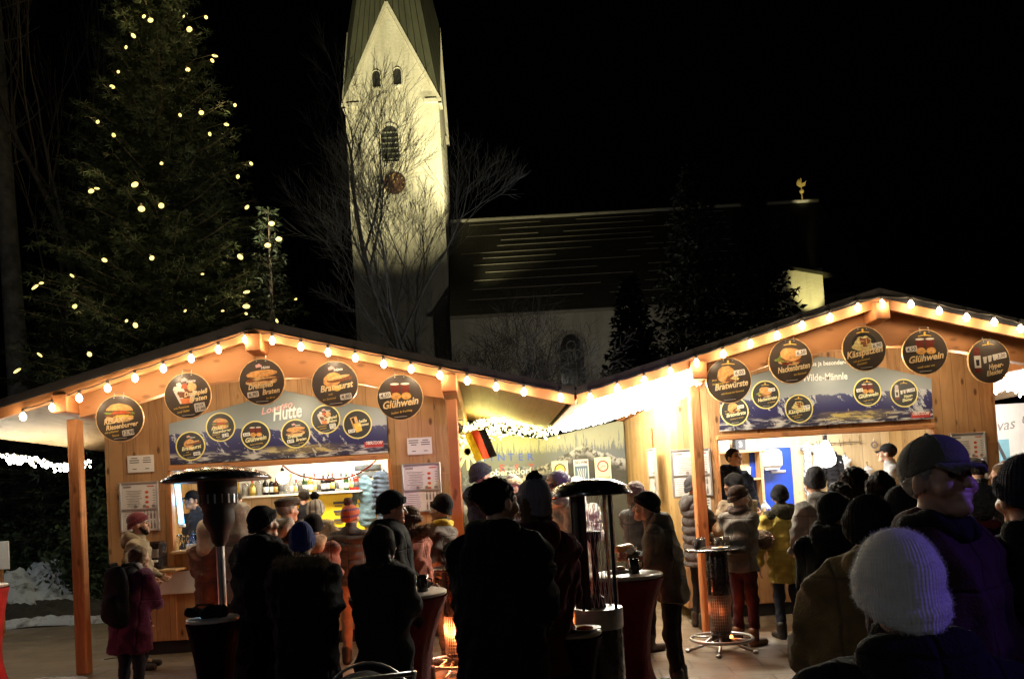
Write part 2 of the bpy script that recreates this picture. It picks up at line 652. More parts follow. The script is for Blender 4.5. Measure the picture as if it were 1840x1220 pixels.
class SDF:
    """A body or garment as one continuous surface: rounded limbs blended into each other."""

    def __init__(s, k=0.03):
        s.p, s.k = [], k

    def cap(s, a, b, ra, rb=None, sq=None, k=None, sub=False):
        s.p.append(('c', np.array(a, float), np.array(b, float), ra, ra if rb is None else rb, sq, s.k if k is None else k, sub))
        return s

    def ell(s, c, r, R=None, k=None, sub=False):
        r = np.array(r if hasattr(r, '__len__') else (r, r, r), float)
        s.p.append(('e', np.array(c, float), r, R, s.k if k is None else k, sub))
        return s

    def cut(s, c, n, k=0.004):
        """Keep the side that n points away from."""
        s.p.append(('h', np.array(c, float), np.array(n, float) / np.linalg.norm(n), k))
        return s

    def mesh(s, name, h, fold=0.0, fold_f=14.0, seed=0, puff=None, fuzz=0.0):
        lo = np.array([1e9] * 3)
        hi = -lo
        for p in s.p:
            if p[0] == 'c' and not p[7]:
                m = max(p[3], p[4]) * (max(1.0, p[5][1]) if p[5] else 1)
                lo = np.minimum(lo, np.minimum(p[1], p[2]) - m)
                hi = np.maximum(hi, np.maximum(p[1], p[2]) + m)
            elif p[0] == 'e' and not p[5]:
                m = p[2].max()
                lo = np.minimum(lo, p[1] - m)
                hi = np.maximum(hi, p[1] + m)
        lo -= 3 * h + s.k * 0.6 + abs(fold) + fuzz
        hi += 3 * h + s.k * 0.6 + abs(fold) + fuzz
        n = np.ceil((hi - lo) / h).astype(int) + 1
        ax = [lo[i] + h * np.arange(n[i]) for i in range(3)]
        Fd = np.full(n, 10.0, dtype=np.float32)
        for p in s.p:
            if p[0] == 'h':
                X = np.meshgrid(*ax, indexing='ij', sparse=True)
                d = (X[0] - p[1][0]) * p[2][0] + (X[1] - p[1][1]) * p[2][1] + (X[2] - p[1][2]) * p[2][2]
                k = p[3]
                hh = np.clip(0.5 - 0.5 * (d - Fd) / k, 0, 1)
                Fd = (d + (Fd - d) * hh + k * hh * (1 - hh)).astype(np.float32)
                continue
            k = p[6] if p[0] == 'c' else p[4]
            sub = p[7] if p[0] == 'c' else p[5]
            mg = k + 2.5 * h + 0.02
            if p[0] == 'c':
                m = max(p[3], p[4]) * (max(1.0, p[5][1]) if p[5] else 1) + mg
                b0, b1 = np.minimum(p[1], p[2]) - m, np.maximum(p[1], p[2]) + m
            else:
                m = p[2].max() + mg
                b0, b1 = p[1] - m, p[1] + m
            i0 = np.clip(np.floor((b0 - lo) / h).astype(int), 0, n - 1)
            i1 = np.clip(np.ceil((b1 - lo) / h).astype(int) + 1, 1, n)
            if (i1 <= i0).any():
                continue
            sl = tuple(slice(a, b) for a, b in zip(i0, i1))
            X, Y, Z = np.meshgrid(*[ax[i][sl[i]] for i in range(3)], indexing='ij', sparse=True)
            if p[0] == 'c':
                a, b = p[1], p[2]
                px, py, pz = X - a[0], Y - a[1], Z - a[2]
                if p[5]:
                    nn, fct = p[5]
                    dt = (px * nn[0] + py * nn[1] + pz * nn[2]) * (1.0 / fct - 1.0)
                    px, py, pz = px + dt * nn[0], py + dt * nn[1], pz + dt * nn[2]
                ba = b - a
                L = max(ba @ ba, 1e-12)
                t = np.clip((px * ba[0] + py * ba[1] + pz * ba[2]) / L, 0, 1)
                d = np.sqrt((px - t * ba[0]) ** 2 + (py - t * ba[1]) ** 2 + (pz - t * ba[2]) ** 2) - (p[3] + t * (p[4] - p[3]))
                if p[5] and p[5][1] < 1:
                    d = d * (0.5 + 0.5 * p[5][1])
            else:
                c, r, R = p[1], p[2], p[3]
                px, py, pz = X - c[0], Y - c[1], Z - c[2]
                if R is not None:
                    px, py, pz = (R[0][0] * px + R[1][0] * py + R[2][0] * pz, R[0][1] * px + R[1][1] * py + R[2][1] * pz,
                                  R[0][2] * px + R[1][2] * py + R[2][2] * pz)
                k0 = np.sqrt((px / r[0]) ** 2 + (py / r[1]) ** 2 + (pz / r[2]) ** 2)
                k1 = np.sqrt((px / r[0] ** 2) ** 2 + (py / r[1] ** 2) ** 2 + (pz / r[2] ** 2) ** 2) + 1e-9
                d = k0 * (k0 - 1) / k1
            A = Fd[sl]
            if sub:
                hh = np.clip(0.5 - 0.5 * (A + d) / k, 0, 1)
                Fd[sl] = A + (-d - A) * hh + k * hh * (1 - hh)
            else:
                hh = np.clip(0.5 + 0.5 * (A - d) / k, 0, 1)
                Fd[sl] = A + (d - A) * hh - k * hh * (1 - hh)
        V, Q = surface_nets(Fd, lo, h)
        if fold or puff or fuzz:
            nrm = np.zeros_like(V)
            e1, e2 = V[Q[:, 2]] - V[Q[:, 0]], V[Q[:, 3]] - V[Q[:, 1]]
            fn = np.cross(e1, e2)
            for c in range(4):
                np.add.at(nrm, Q[:, c], fn)
            nrm /= np.linalg.norm(nrm, axis=1)[:, None] + 1e-9
            rs = np.random.RandomState(seed)
            off = np.zeros(len(V))
            if fold:
                w = V + 0.05 * np.sin(V[:, [1, 2, 0]] * 9 + rs.rand(3) * 6)
                for j in range(5):
                    dv = rs.randn(3) * np.array([0.7, 0.7, 1.25])
                    dv /= np.linalg.norm(dv)
                    fr = fold_f * (0.7 + 1.5 * rs.rand())
                    off += (1 - 2 * np.abs(np.sin(w @ dv * fr + rs.rand() * 6))) * fold / 3.2
            if puff:
                off += (np.abs(np.sin((V[:, 2] + 0.012 * np.sin(V[:, 0] * 14)) * pi / puff)) ** 0.6 - 0.7) * puff * 0.28
            if fuzz:
                off += (rs.rand(len(V)) - 0.4) * fuzz * 2
            V = V + nrm * off[:, None]
        return npmesh(name, V, Q)


def fibres(me, n, length, width, seed=0):
    """Loose wool fibres standing off a garment's surface."""
    rs = np.random.RandomState(seed)
    co = np.empty(len(me.vertices) * 3, np.float32)
    me.vertices.foreach_get("co", co)
    no = np.array([v.normal[:] for v in me.vertices])
    co = co.reshape(-1, 3)
    i = rs.randint(0, len(co), n)
    a = co[i] + rs.randn(n, 3) * .002
    d = no[i] + rs.randn(n, 3) * .7
    d /= np.linalg.norm(d, axis=1)[:, None]
    w = np.cross(d, rs.randn(n, 3))
    w /= np.linalg.norm(w, axis=1)[:, None]
    L = length * (.4 + rs.rand(n, 1))
    V = np.stack([a - w * width, a + w * width, a + d * L], 1).reshape(-1, 3)
    return npmesh("fibres", V, np.arange(3 * n).reshape(n, 3))


def rotm(yaw=0, pitch=0, roll=0):
    return np.array(Matrix.Rotation(yaw, 3, 'Z') @ Matrix.Rotation(pitch, 3, 'X') @ Matrix.Rotation(roll, 3, 'Y'))
# ------------------------------------------------------------------ people
SKIN = {}


def skin(tone=(0.5, 0.29, 0.2)):
    k = "skin_%d" % int(tone[0] * 100)
    if k not in _M:
        t = NT(k)
        v = t.coord()
        t.set(Base_Color=t.mix(t.noise(v, 14, 4), tuple(c * 0.82 for c in tone), tuple(min(1, c * 1.15) for c in tone)), Roughness=0.5)
        t.p.inputs["Subsurface Weight"].default_value = 0.08
        t.p.inputs["Subsurface Radius"].default_value = (0.02, 0.008, 0.004)
        t.bump(t.noise(v, 220, 3), 0.08, 0.002)
        _M[k] = t.m
    return _M[k]


ARM = {'down': (.29, .05, .82), 'pocket': (.22, .16, 1.0), 'hold': (.09, .33, 1.14), 'eat': (.04, .25, 1.36), 'cross': (-.10, .25, 1.16),
       'reach': (.17, .46, 1.16), 'counter': (.2, .42, 1.05), 'hip': (.34, -.02, 1.02), 'low': (.13, .3, .98)}


def person(label, px, topy, Y, heading=0, look=(0, 0), lean=0, arms=('down', 'down'), coat=None, coat_z=0.78, bulk=1.0, puff=None, legs=None,
           boots=None, hat=None, hair=None, hood=None, hood_m=None, scarf=None, fine=False, hgt=None, flare=0.0, tone=(0.5, 0.29, 0.2), fur=None,
           glasses=False, yoke=None, cuffs=None, beard=None, seed=0, floor=0.0, X=None, group=None, fold=0.017, deep=0.0, gloves=None, grip=0.9,
           elbow_out=0.0, step=0.0, sides=None, nofine=False):
    dx = at(px, topy, Y)
    if X is None:
        X = dx.x
    ca, sa = cos(radians(lean)), sin(radians(lean))

    def U0(p):
        y, z = p[1], p[2] - .95
        return np.array((p[0], y * ca + z * sa, -y * sa + z * ca + .95))
    top = U0((0, 0, 1.75))[2] + (.035 if hat and hat[0] != 'cap' else .02)
    if hat and len(hat) > 2 and hat[2]:
        top += .06
    s = (dx.z - floor) / top if hgt is None else hgt / 1.75
    U = lambda p: U0(p) * s
    root = thing("person", label, "person", (X, Y, floor), radians(heading), group)
    rs = random.Random(seed)
    k = s
    hs, h2 = (0.0075, 0.013) if fine else (0.012, 0.016)
    if nofine:
        hs, h2 = 0.016, 0.02
    # ---- head frame
    Rl = rotm(0, -radians(lean))
    Rh = Rl @ rotm(radians(look[0]), -radians(look[1]))
    HC = U((0, .015, 1.625)) + Rh @ np.array((0, .012, 0)) * s
    Hd = lambda p: HC + Rh @ (np.array(p, float) * s)
    B = SDF(.018 * s)
    B.ell(Hd((0, -.015, .03)), np.array((.074, .094, .09)) * s, Rh)
    B.cap(Hd((0, .028, -.03)), Hd((0, .05, -.088)), .06 * k, .034 * k, k=.03)
    B.cap(Hd((-.036, .062, .022)), Hd((.036, .062, .022)), .021 * k, k=.015)          # brow
    B.cap(Hd((0, .088, .012)), Hd((0, .106, -.028)), .0085 * k, .0145 * k, k=.012)    # nose
    for sx in (-1, 1):
        B.ell(Hd((sx * .031, .089, .004)), .0125 * k, k=.014, sub=True)
        B.ell(Hd((sx * .043, .06, -.03)), .026 * k, k=.02)                               # cheek
        B.ell(Hd((sx * .077, -.005, -.008)), np.array((.012, .022, .034)) * s, Rh, k=.008)
        B.ell(Hd((sx * .012, .101, -.032)), .009 * k, k=.006)
    B.cap(Hd((-.018, .084, -.055)), Hd((.018, .084, -.055)), .0085 * k, k=.006)
    B.cap(Hd((-.015, .082, -.067)), Hd((.015, .082, -.067)), .0085 * k, k=.006)
    B.ell(Hd((0, .078, -.095)), .019 * k, k=.015)
    B.cap(U((0, -.01, 1.42)), Hd((0, -.02, -.06)), .058 * k, .054 * k)
    # ---- torso, arms, legs under the clothes
    fl = ((0, 1, 0), .7)
    B.cap(U((0, 0, .98)), U((0, 0, 1.3)), .12 * k, .13 * k, sq=fl, k=.05)
    B.cap(U((-.13, -.01, 1.4)), U((.13, -.01, 1.4)), .05 * k, k=.05)
    J = SDF(.045 * s)
    tw = .185 * bulk * k
    hem = (U if coat_z > .9 else lambda p: np.array(p) * s)
    J.cap(hem((0, 0, coat_z - .1)), U((0, 0, 1.12)), tw + flare * k, tw * .95, sq=((0, 1, 0), .74))
    J.cut(hem((0, 0, coat_z - .05)), (0, .05, -1), .02)
    J.cap(U((0, .012, 1.12)), U((0, 0, 1.30)), tw * .97, tw * 1.0, sq=((0, 1, 0), .74))
    J.cap(U((-.155, -.012, 1.39)), U((.155, -.012, 1.39)), .072 * k * bulk ** .5, k=.06)
    J.cap(U((0, -.005, 1.40)), U((0, .005, 1.50)), .088 * k, .077 * k, k=.03)
    G = SDF(.012)
    hands = []
    for i, (side, a) in enumerate(((-1, arms[0]), (1, arms[1]))):
        sh = U((side * .185 * bulk ** .4, -.01, 1.385))
        t = np.array(ARM[a] if isinstance(a, str) else a, float)
        if isinstance(a, str):
            t[0] *= side
            t = t + np.array((rs.uniform(-.02, .02), rs.uniform(-.02, .02), rs.uniform(-.02, .02)))
            if a in ('down', 'pocket'):
                t = U(t)
            else:
                t = U(t)
        else:
            t = U(t)
        l1, l2 = .285 * s, .265 * s
        d = t - sh
        L = np.linalg.norm(d)
        if L > (l1 + l2) * .985:
            t = sh + d / L * (l1 + l2) * .985
            d = t - sh
            L = np.linalg.norm(d)
        dn = d / L
        aa = (l1 * l1 - l2 * l2 + L * L) / (2 * L)
        hh = sqrt(max(1e-6, l1 * l1 - aa * aa))
        pref = np.array((side * (.55 + elbow_out), -.55, -.8))
        pref -= dn * (pref @ dn)
        pref /= np.linalg.norm(pref)
        el = sh + dn * aa + pref * hh
        f = (t - el) / np.linalg.norm(t - el)
        B.cap(sh, el, .04 * k, .034 * k)
        B.cap(el, t, .034 * k, .025 * k)
        J.cap(sh, el, .074 * k * bulk ** .5, .062 * k * bulk ** .5, k=.05)
        J.cap(el, t - f * .005, .063 * k * bulk ** .5, .044 * k * bulk ** .3, k=.03)
        # hand: palm, four fingers, thumb
        inw = np.array((-side, 0.15, 0.0)) if a not in ('down',) else np.array((-side, 0, 0))
        n_ = inw - f * (inw @ f)
        n_ /= np.linalg.norm(n_)
        w_ = np.cross(f, n_)
        if w_[2] < 0:
            w_ = -w_
        tgt = G if gloves else B
        p0 = t + f * .02 * s
        p1 = t + f * .085 * s
        for o_ in (-.022, 0, .022):
            tgt.cap(p0 + w_ * o_ * .8 * s, p1 + w_ * o_ * s, .0165 * k, .0145 * k, k=.012)
        cur = grip if a not in ('down',) else .45
        for q, (o_, ln) in enumerate(zip((.032, .011, -.011, -.031), (.072, .082, .076, .06))):
            b = p1 + w_ * o_ * s
            c = cur * (1 + .08 * (q - 1.5))
            d1 = f * cos(c * .7) + n_ * sin(c * .7)
            d2 = f * cos(c * 1.7) + n_ * sin(c * 1.7)
            m = b + d1 * ln * .52 * s
            tgt.cap(b, m, .0095 * k, .009 * k, k=.004)
            tgt.cap(m, m + d2 * ln * .48 * s, .009 * k, .0075 * k, k=.004)
        tb = p0 + w_ * .026 * s + n_ * .008 * s
        tm = tb + (f * .6 + w_ * .55 + n_ * .5) * .042 * s
        tgt.cap(tb, tm, .0125 * k, .0105 * k, k=.008)
        tgt.cap(tm, tm + (f * .8 + n_ * .6 - w_ * .1) * .034 * s, .0105 * k, .0085 * k, k=.004)
        if gloves:
            tgt.cap(t - f * .03 * s, p0, .036 * k, .03 * k)
        hands.append((t, f, n_, w_))
    Lg, Bt = SDF(.03 * s), SDF(.02 * s)
    Lg.cap(np.array((0, 0, .93)) * s, np.array((0, 0, .98)) * s, .15 * k, sq=((0, 1, 0), .75))
    for side in (-1, 1):
        st = step * side
        hp = np.array((side * .085, 0, .9)) * s
        kn = np.array((side * .095, .025 + st * .6, .5)) * s
        an = np.array((side * .105, -.015 + st, .1)) * s
        B.cap(hp, kn, .06 * k, .045 * k)
        B.cap(kn, an, .045 * k, .034 * k)
        Lg.cap(hp, kn, .092 * k, .066 * k)
        Lg.cap(kn, an + np.array((0, 0, -.03)), .066 * k, .056 * k)
        B.cap(an, an + np.array((0, .1, -.055)) * s, .035 * k, .025 * k)
        Bt.cap(an + np.array((0, 0, .06)), an + np.array((0, -.01, -.045)), .06 * k, .05 * k)
        Bt.cap(an + np.array((0, -.02, -.052)), an + np.array((side * .02, .15, -.058)), .046 * k, .04 * k)
    Bt.cut((0, 0, 0.002), (0, 0, -1))
    link("body", B.mesh("body", hs), skin(tone), root, True)
    if gloves:
        link("gloves", G.mesh("gloves", hs), gloves, root, True)
    link("jacket", J.mesh("jacket", h2, fold=fold, seed=seed, puff=puff), coat, root, True)
    link("trousers", Lg.mesh("trousers", .016, fold=.007, seed=seed + 1), legs or M_["black_cloth"], root, True)
    link("boots", Bt.mesh("boots", .014), boots or M_["boot"], root, True)
    # ---- eyes
    if fine:
        for sx in (-1, 1):
            link("eye", MB().ball((0, 0, 0), .0105 * s, 8, 6).mesh("eye"), M_["eye"], root, True, Hd((sx * .031, .0775, .003)))
            link("eyebrow", SDF(.004).cap(Hd((sx * .017, .092, .024)), Hd((sx * .046, .082, .027)), .0045 * s, .003 * s).mesh("eyebrow", .004),
                 M_["hair_dark"], root, True)
    if glasses:
        g = MB()
        for sx in (-1, 1):
            pts = [Hd((sx * .034 + .027 * cos(a), .103, .004 + .019 * sin(a))) for a in np.linspace(0, 2 * pi, 15)]
            g.tube(pts, .0028, 5)
            g.tube([Hd((sx * .06, .1, .008)), Hd((sx * .078, .0, .01))], .0028, 5)
        g.tube([Hd((-.008, .105, .006)), Hd((.008, .105, .006))], .0028, 5)
        g.build("glasses", M_["black_plastic"], root, True)
    # ---- hair
    if hair:
        typ, hm = hair
        H = SDF(.02 * s)
        H.ell(Hd((0, -.02, .036)), np.array((.084, .104, .097)) * s, Rh)
        H.cut(Hd((0, .062, .05)), Rh @ np.array((0, 1, -.75)))
        fz = .003
        if typ == 'long':
            for sx in (-1, -.35, .35, 1):
                H.cap(Hd((sx * .065, -.045, .03)), Hd((sx * .075, -.085 + .02 * abs(sx), -.2)), .045 * k, .035 * k)
            fz = .006
        elif typ == 'bob':
            for sx in (-1, -.4, .4, 1):
                H.cap(Hd((sx * .068, -.03, .03)), Hd((sx * .072, -.045, -.075)), .045 * k, .04 * k)
            fz = .006
        elif typ == 'bun':
            H.ell(Hd((0, -.125, .06)), .05 * k)
            fz = .008
        elif typ == 'curly':
            H.ell(Hd((0, -.03, .02)), np.array((.115, .12, .125)) * s, Rh)
            H.cut(Hd((0, .06, .03)), Rh @ np.array((0, 1, -.4)))
            fz = .014
        link("hair", H.mesh("hair", .01 if fine or typ == 'curly' else .014, fuzz=fz, seed=seed), hm, root, True)
    if beard:
        H = SDF(.015)
        H.cap(Hd((0, .05, -.085)), Hd((0, .06, -.1)), .042 * k, .03 * k)
        for sx in (-1, 1):
            H.cap(Hd((sx * .058, .02, -.045)), Hd((sx * .03, .055, -.09)), .018 * k, .02 * k)
        link("beard", H.mesh("beard", .008, fuzz=.003, seed=seed), beard, root, True)
    # ---- headgear
    Rhm = Matrix([list(r) for r in Rh])
    if hat:
        typ, hm = hat[0], hat[1]
        pom = hat[2] if len(hat) > 2 else None
        H = SDF(.012 * s)
        loc = lambda p: np.array(p, float) * s
        if typ == 'beanie' or typ == 'tall':
            e = .02 if typ == 'tall' else 0
            H.ell(loc((0, -.016 - e, .048 + e)), loc((.095, .116, .105 + e)))
            if deep:
                H.ell(loc((0, -.02, -.005)), loc((.091, .112, .11)))
            H.cut(loc((0, 0, .006 - deep)), (0, .42 + deep * 4, -1))
            n_ = 22
            ring = [loc((.091 * cos(a), -.014 + .108 * sin(a), .018 - deep + (.42 + deep * 4) * (-.012 + .110 * sin(a)))) for a in np.linspace(0, 2 * pi, n_ + 1)]
            for a, b in zip(ring[:-1], ring[1:]):
                H.cap(a, b, .0125 * s, k=.01)
                H.cap(a + loc((0, 0, .028)), b + loc((0, 0, .028)), .0125 * s, k=.012)
        elif typ == 'flat':
            H.ell(loc((0, .005, .088)), loc((.108, .14, .045)))
            H.cap(loc((-.05, .1, .06)), loc((.05, .1, .06)), .022 * s)
            H.ell(loc((0, -.02, .06)), loc((.092, .112, .06)))
            H.cut(loc((0, 0, .02)), (0, .2, -1))
        elif typ == 'cap':
            H.ell(loc((0, -.016, .05)), loc((.09, .112, .096)))
            H.cut(loc((0, 0, .022)), (0, .18, -1))
            vz = SDF(.01)
            for q in np.linspace(-1, 1, 9):
                vz.cap(loc((q * .066, .072, .036)), loc((q * .05, .15 - .025 * q * q, .018 - .016 * q * q)), .008 * s, .006 * s, k=.01)
            vo = link("visor", vz.mesh("visor", .005), hm, None, True)
        elif typ == 'band':
            n_ = 26
            ring = [loc((.087 * cos(a), -.012 + .106 * sin(a), .03 + .2 * .106 * sin(a))) for a in np.linspace(0, 2 * pi, n_ + 1)]
            for a, b in zip(ring[:-1], ring[1:]):
                H.cap(a, b, .03 * s, k=.012)
        ho = link({'cap': "cap", 'flat': "flat_cap", 'band': "headband"}.get(typ, "beanie"),
                  H.mesh("hat", .007 if fine else .011, fold=.003 if typ != 'cap' else 0, fold_f=22, seed=seed, fuzz=.006 if typ == 'band' else 0), hm, root, True)
        ho.location = HC
        ho.rotation_euler = Rhm.to_euler()
        if Y < 3.2 and typ != 'cap':
            link("wool_fibres", fibres(ho.data, 16000, .007 * s, .00035, seed), hm, ho, False)
        if typ == 'cap':
            vo.parent = ho
            MB().ball((0, -.016 * s, .147 * s), .008 * s, 8, 5).build("cap_button", hm, ho, True)
            if fine:
                st = MB()
                for q in range(6):
                    a0 = q * pi / 3
                    st.tube([loc((.0905 * cos(a0) * cos(e_), -.016 + .1125 * sin(a0) * cos(e_), .05 + .0965 * sin(e_))) for e_ in np.linspace(.1, 1.5, 9)], .0016 * s, 4)
                st.build("cap_seam", hm, ho, True)
        if pom:
            pc = loc((0, -.035, .178))
            rr = .045 * s
            pm = SDF(.01).ell(pc, rr).mesh("pompom", .008, fuzz=.008, seed=seed)
            link("pompom", pm, pom, ho, False)
    # ---- hood, collar, scarf, fur
    hm = hood_m or coat
    if hood == 'down':
        H = SDF(.03)
        H.cap(U((-.085, -.07, 1.49)), U((.085, -.07, 1.49)), .06 * k, k=.04)
        H.ell(U((0, -.115, 1.44)), np.array((.125, .06, .10)) * s, Rl)
        for sx in (-1, 1):
            H.cap(U((sx * .085, -.06, 1.5)), U((sx * .06, .07, 1.43)), .045 * k, .03 * k)
        link("hood", H.mesh("hood", .014, fold=.008, seed=seed + 5), hm, root, True)
    elif hood == 'up':
        H = SDF(.03)
        H.ell(Hd((0, -.03, .02)), np.array((.118, .135, .145)) * s, Rh)
        H.cap(Hd((0, -.05, -.08)), U((0, -.03, 1.42)), .1 * k, .11 * k)
        H.ell(Hd((0, .06, .0)), np.array((.078, .15, .105)) * s, Rh, k=.012, sub=True)
        link("hood", H.mesh("hood", .012, fold=.007, seed=seed + 5), hm, root, True)
    if scarf:
        H = SDF(.02)
        ring = [U((.088 * cos(a), .01 + .082 * sin(a), 1.49 + .012 * sin(a * 2 + 1))) for a in np.linspace(0, 2 * pi, 19)]
        for a, b in zip(ring[:-1], ring[1:]):
            H.cap(a, b, .036 * k)
        link("scarf", H.mesh("scarf", .012, fold=.01, fold_f=30, seed=seed), scarf, root, True)
    if fur:
        fm, kind = fur
        if kind == 'hood':        # trim round a hood that lies on the shoulders
            ring = [U((.175 * cos(a), -.075 + .1 * sin(a), 1.485 - .03 * sin(a))) for a in np.linspace(0, 2 * pi, 33)]
        elif kind == 'face':
            ring = [Hd((.098 * cos(a), .055, .0 + .13 * sin(a))) for a in np.linspace(0, 2 * pi, 33)]
        else:
            ring = [U((.1 * cos(a), .0 + .1 * sin(a), 1.47)) for a in np.linspace(0, 2 * pi, 33)]
        fur_ring(ring, .032 * k, fm, root, seed, 5200 if fine else 2600)
    if yoke:                      # darker shoulders
        H = SDF(.04)
        H.cap(U((-.16, -.012, 1.39)), U((.16, -.012, 1.39)), .088 * k * bulk ** .5, k=.05)
        H.cap(U((0, -.03, 1.33)), U((0, 0, 1.49)), .13 * k, .092 * k, sq=((0, 1, 0), .85))
        for (t, f, n_, w_), side in zip(hands, (-1, 1)):
            pass
        H.cut(U((0, 0, 1.3)), Rl @ np.array((0, 0, -1)))
        link("yoke", H.mesh("yoke", .014, fold=.006, seed=seed), yoke, root, True)
    Wm = Matrix.Translation((X, Y, floor)) @ Matrix.Rotation(radians(heading), 4, 'Z')
    out = []
    for t, f, n_, w_ in hands:
        out.append((Wm @ Vector(t + f * .085 * s + n_ * .03 * s), Wm.to_3x3() @ Vector(f)))
    root_info[root.name] = dict(s=s, U=U, Hd=Hd, root=root, hands=out, W=Wm)
    return root_info[root.name]


root_info = {}


def fur_ring(ring, r, m, root, seed, n):
    rs = np.random.RandomState(seed)
    R = np.array(ring)
    seg = rs.randint(0, len(R) - 1, n)
    t = rs.rand(n)[:, None]
    c = R[seg] * (1 - t) + R[seg + 1] * t
    tan = R[seg + 1] - R[seg]
    tan /= np.linalg.norm(tan, axis=1)[:, None]
    d = rs.randn(n, 3)
    d -= tan * (d * tan).sum(1)[:, None]
    d /= np.linalg.norm(d, axis=1)[:, None]
    a = c + d * r * .7
    e = c + d * r * (1.3 + .9 * rs.rand(n)[:, None]) + rs.randn(n, 3) * r * .35 + np.array((0, 0, -.3 * r))
    w = np.cross(d, rs.randn(n, 3))
    w /= np.linalg.norm(w, axis=1)[:, None]
    V = np.stack([a - w * .0022, a + w * .0022, e], 1).reshape(-1, 3)
    o = link("fur_trim", npmesh("fur_trim", V, np.arange(3 * n).reshape(n, 3)), m, root, False)
    core = MB().tube([tuple(p) for p in ring], r * .85, 8)
    me = core.mesh("fur_core")
    oc = link("fur_core", me, m, o, True)
    return o


M_ = {}
M_["black_cloth"] = fabric("black_cloth", (0.016, 0.016, 0.019))
M_["dark_navy"] = fabric("dark_navy_cloth", (0.02, 0.024, 0.04))
M_["boot"] = plain("boot_leather", (0.02, 0.017, 0.015), 0.45)
M_["eye"] = plain("eye_dark", (0.03, 0.02, 0.015), 0.15)
M_["hair_dark"] = fabric("dark_hair", (0.02, 0.014, 0.01), 300, 0.4, 0.5, 0.5)
M_["hair_brown"] = fabric("brown_hair", (0.13, 0.07, 0.03), 300, 0.4, 0.5, 0.5)
M_["hair_grey"] = fabric("grey_hair", (0.3, 0.28, 0.26), 300, 0.4, 0.5, 0.5)
M_["hair_white"] = fabric("white_hair", (0.7, 0.68, 0.62), 300, 0.3, 0.5, 0.5)
M_["black_plastic"] = plain("black_plastic", (0.02, 0.02, 0.022), 0.35)
M_["black_metal"] = plain("black_metal", (0.018, 0.018, 0.02), 0.58, 0.3)
M_["black_gloss"] = plain("black_gloss_paint", (0.016, 0.016, 0.02), 0.25, 0.2, coat=0.5)
M_["steel"] = plain("brushed_steel", (0.42, 0.42, 0.43), 0.42, 1.0, 0.25)
M_["fur_tan"] = fabric("tan_fur", (0.25, 0.19, 0.12), 300, 0.5)
M_["fur_brown"] = fabric("brown_fur", (0.13, 0.08, 0.05), 300, 0.5)
M_["fur_cream"] = fabric("cream_fur", (0.5, 0.42, 0.32), 300, 0.4)
# ------------------------------------------------------------------ wood of the huts
W_BASE, W_DARK = (0.5, 0.295, 0.14), (0.28, 0.135, 0.05)
M_["boards_up"] = wood("spruce_boards_upright", W_BASE, W_DARK, 'Z', 'X', 0.165)
M_["boards_side"] = wood("spruce_boards_side", (0.46, 0.31, 0.13), (0.27, 0.155, 0.055), 'Z', 'Y', 0.165, 0.6)
M_["soffit"] = wood("spruce_soffit", (0.36, 0.25, 0.14), (0.22, 0.14, 0.07), 'Y', 'X', 0.12, 0.5)
M_["beam_x"] = wood("spruce_beam", (0.5, 0.235, 0.095), (0.32, 0.12, 0.038), 'X', 'Z', 0.9, 0.55, 0.0)
M_["beam_y"] = wood("spruce_purlin", (0.5, 0.21, 0.08), (0.34, 0.12, 0.035), 'Y', 'X', 0.9, 0.4, 0.0)
M_["post"] = wood("spruce_post", (0.56, 0.25, 0.09), (0.36, 0.13, 0.04), 'Z', 'X', 0.9, 0.7, 0.0)
M_["pale_pine"] = wood("pale_pine_boards", (0.72, 0.58, 0.36), (0.6, 0.45, 0.25), 'Z', 'X', 0.3, 0.5, 0.6)
M_["shelf"] = wood("shelf_board", (0.6, 0.4, 0.2), (0.45, 0.27, 0.11), 'X', 'Y', 0.5, 0.5, 0.0)
M_["roofing"] = plain("dark_roof_felt", (0.004, 0.004, 0.006), 0.95, bump=0.3)
M_["white_board"] = plain("white_board", (0.72, 0.72, 0.7), 0.6, var=0.05)
M_["yellow_panel"] = plain("yellow_panel", (0.85, 0.66, 0.02), 0.5, var=0.06)
M_["blue_panel"] = plain("blue_panel", (0.012, 0.06, 0.5), 0.4, var=0.06)
M_["white_plastic"] = plain("white_plastic", (0.75, 0.78, 0.8), 0.35, var=0.04)
M_["paper"] = plain("paper", (0.78, 0.76, 0.74), 0.7, var=0.04)
M_["print"] = plain("dark_print", (0.06, 0.06, 0.07), 0.7)
M_["print_red"] = plain("red_print", (0.5, 0.05, 0.05), 0.6)
M_["alu"] = plain("aluminium_frame", (0.7, 0.7, 0.72), 0.35, 0.8, 0.05)

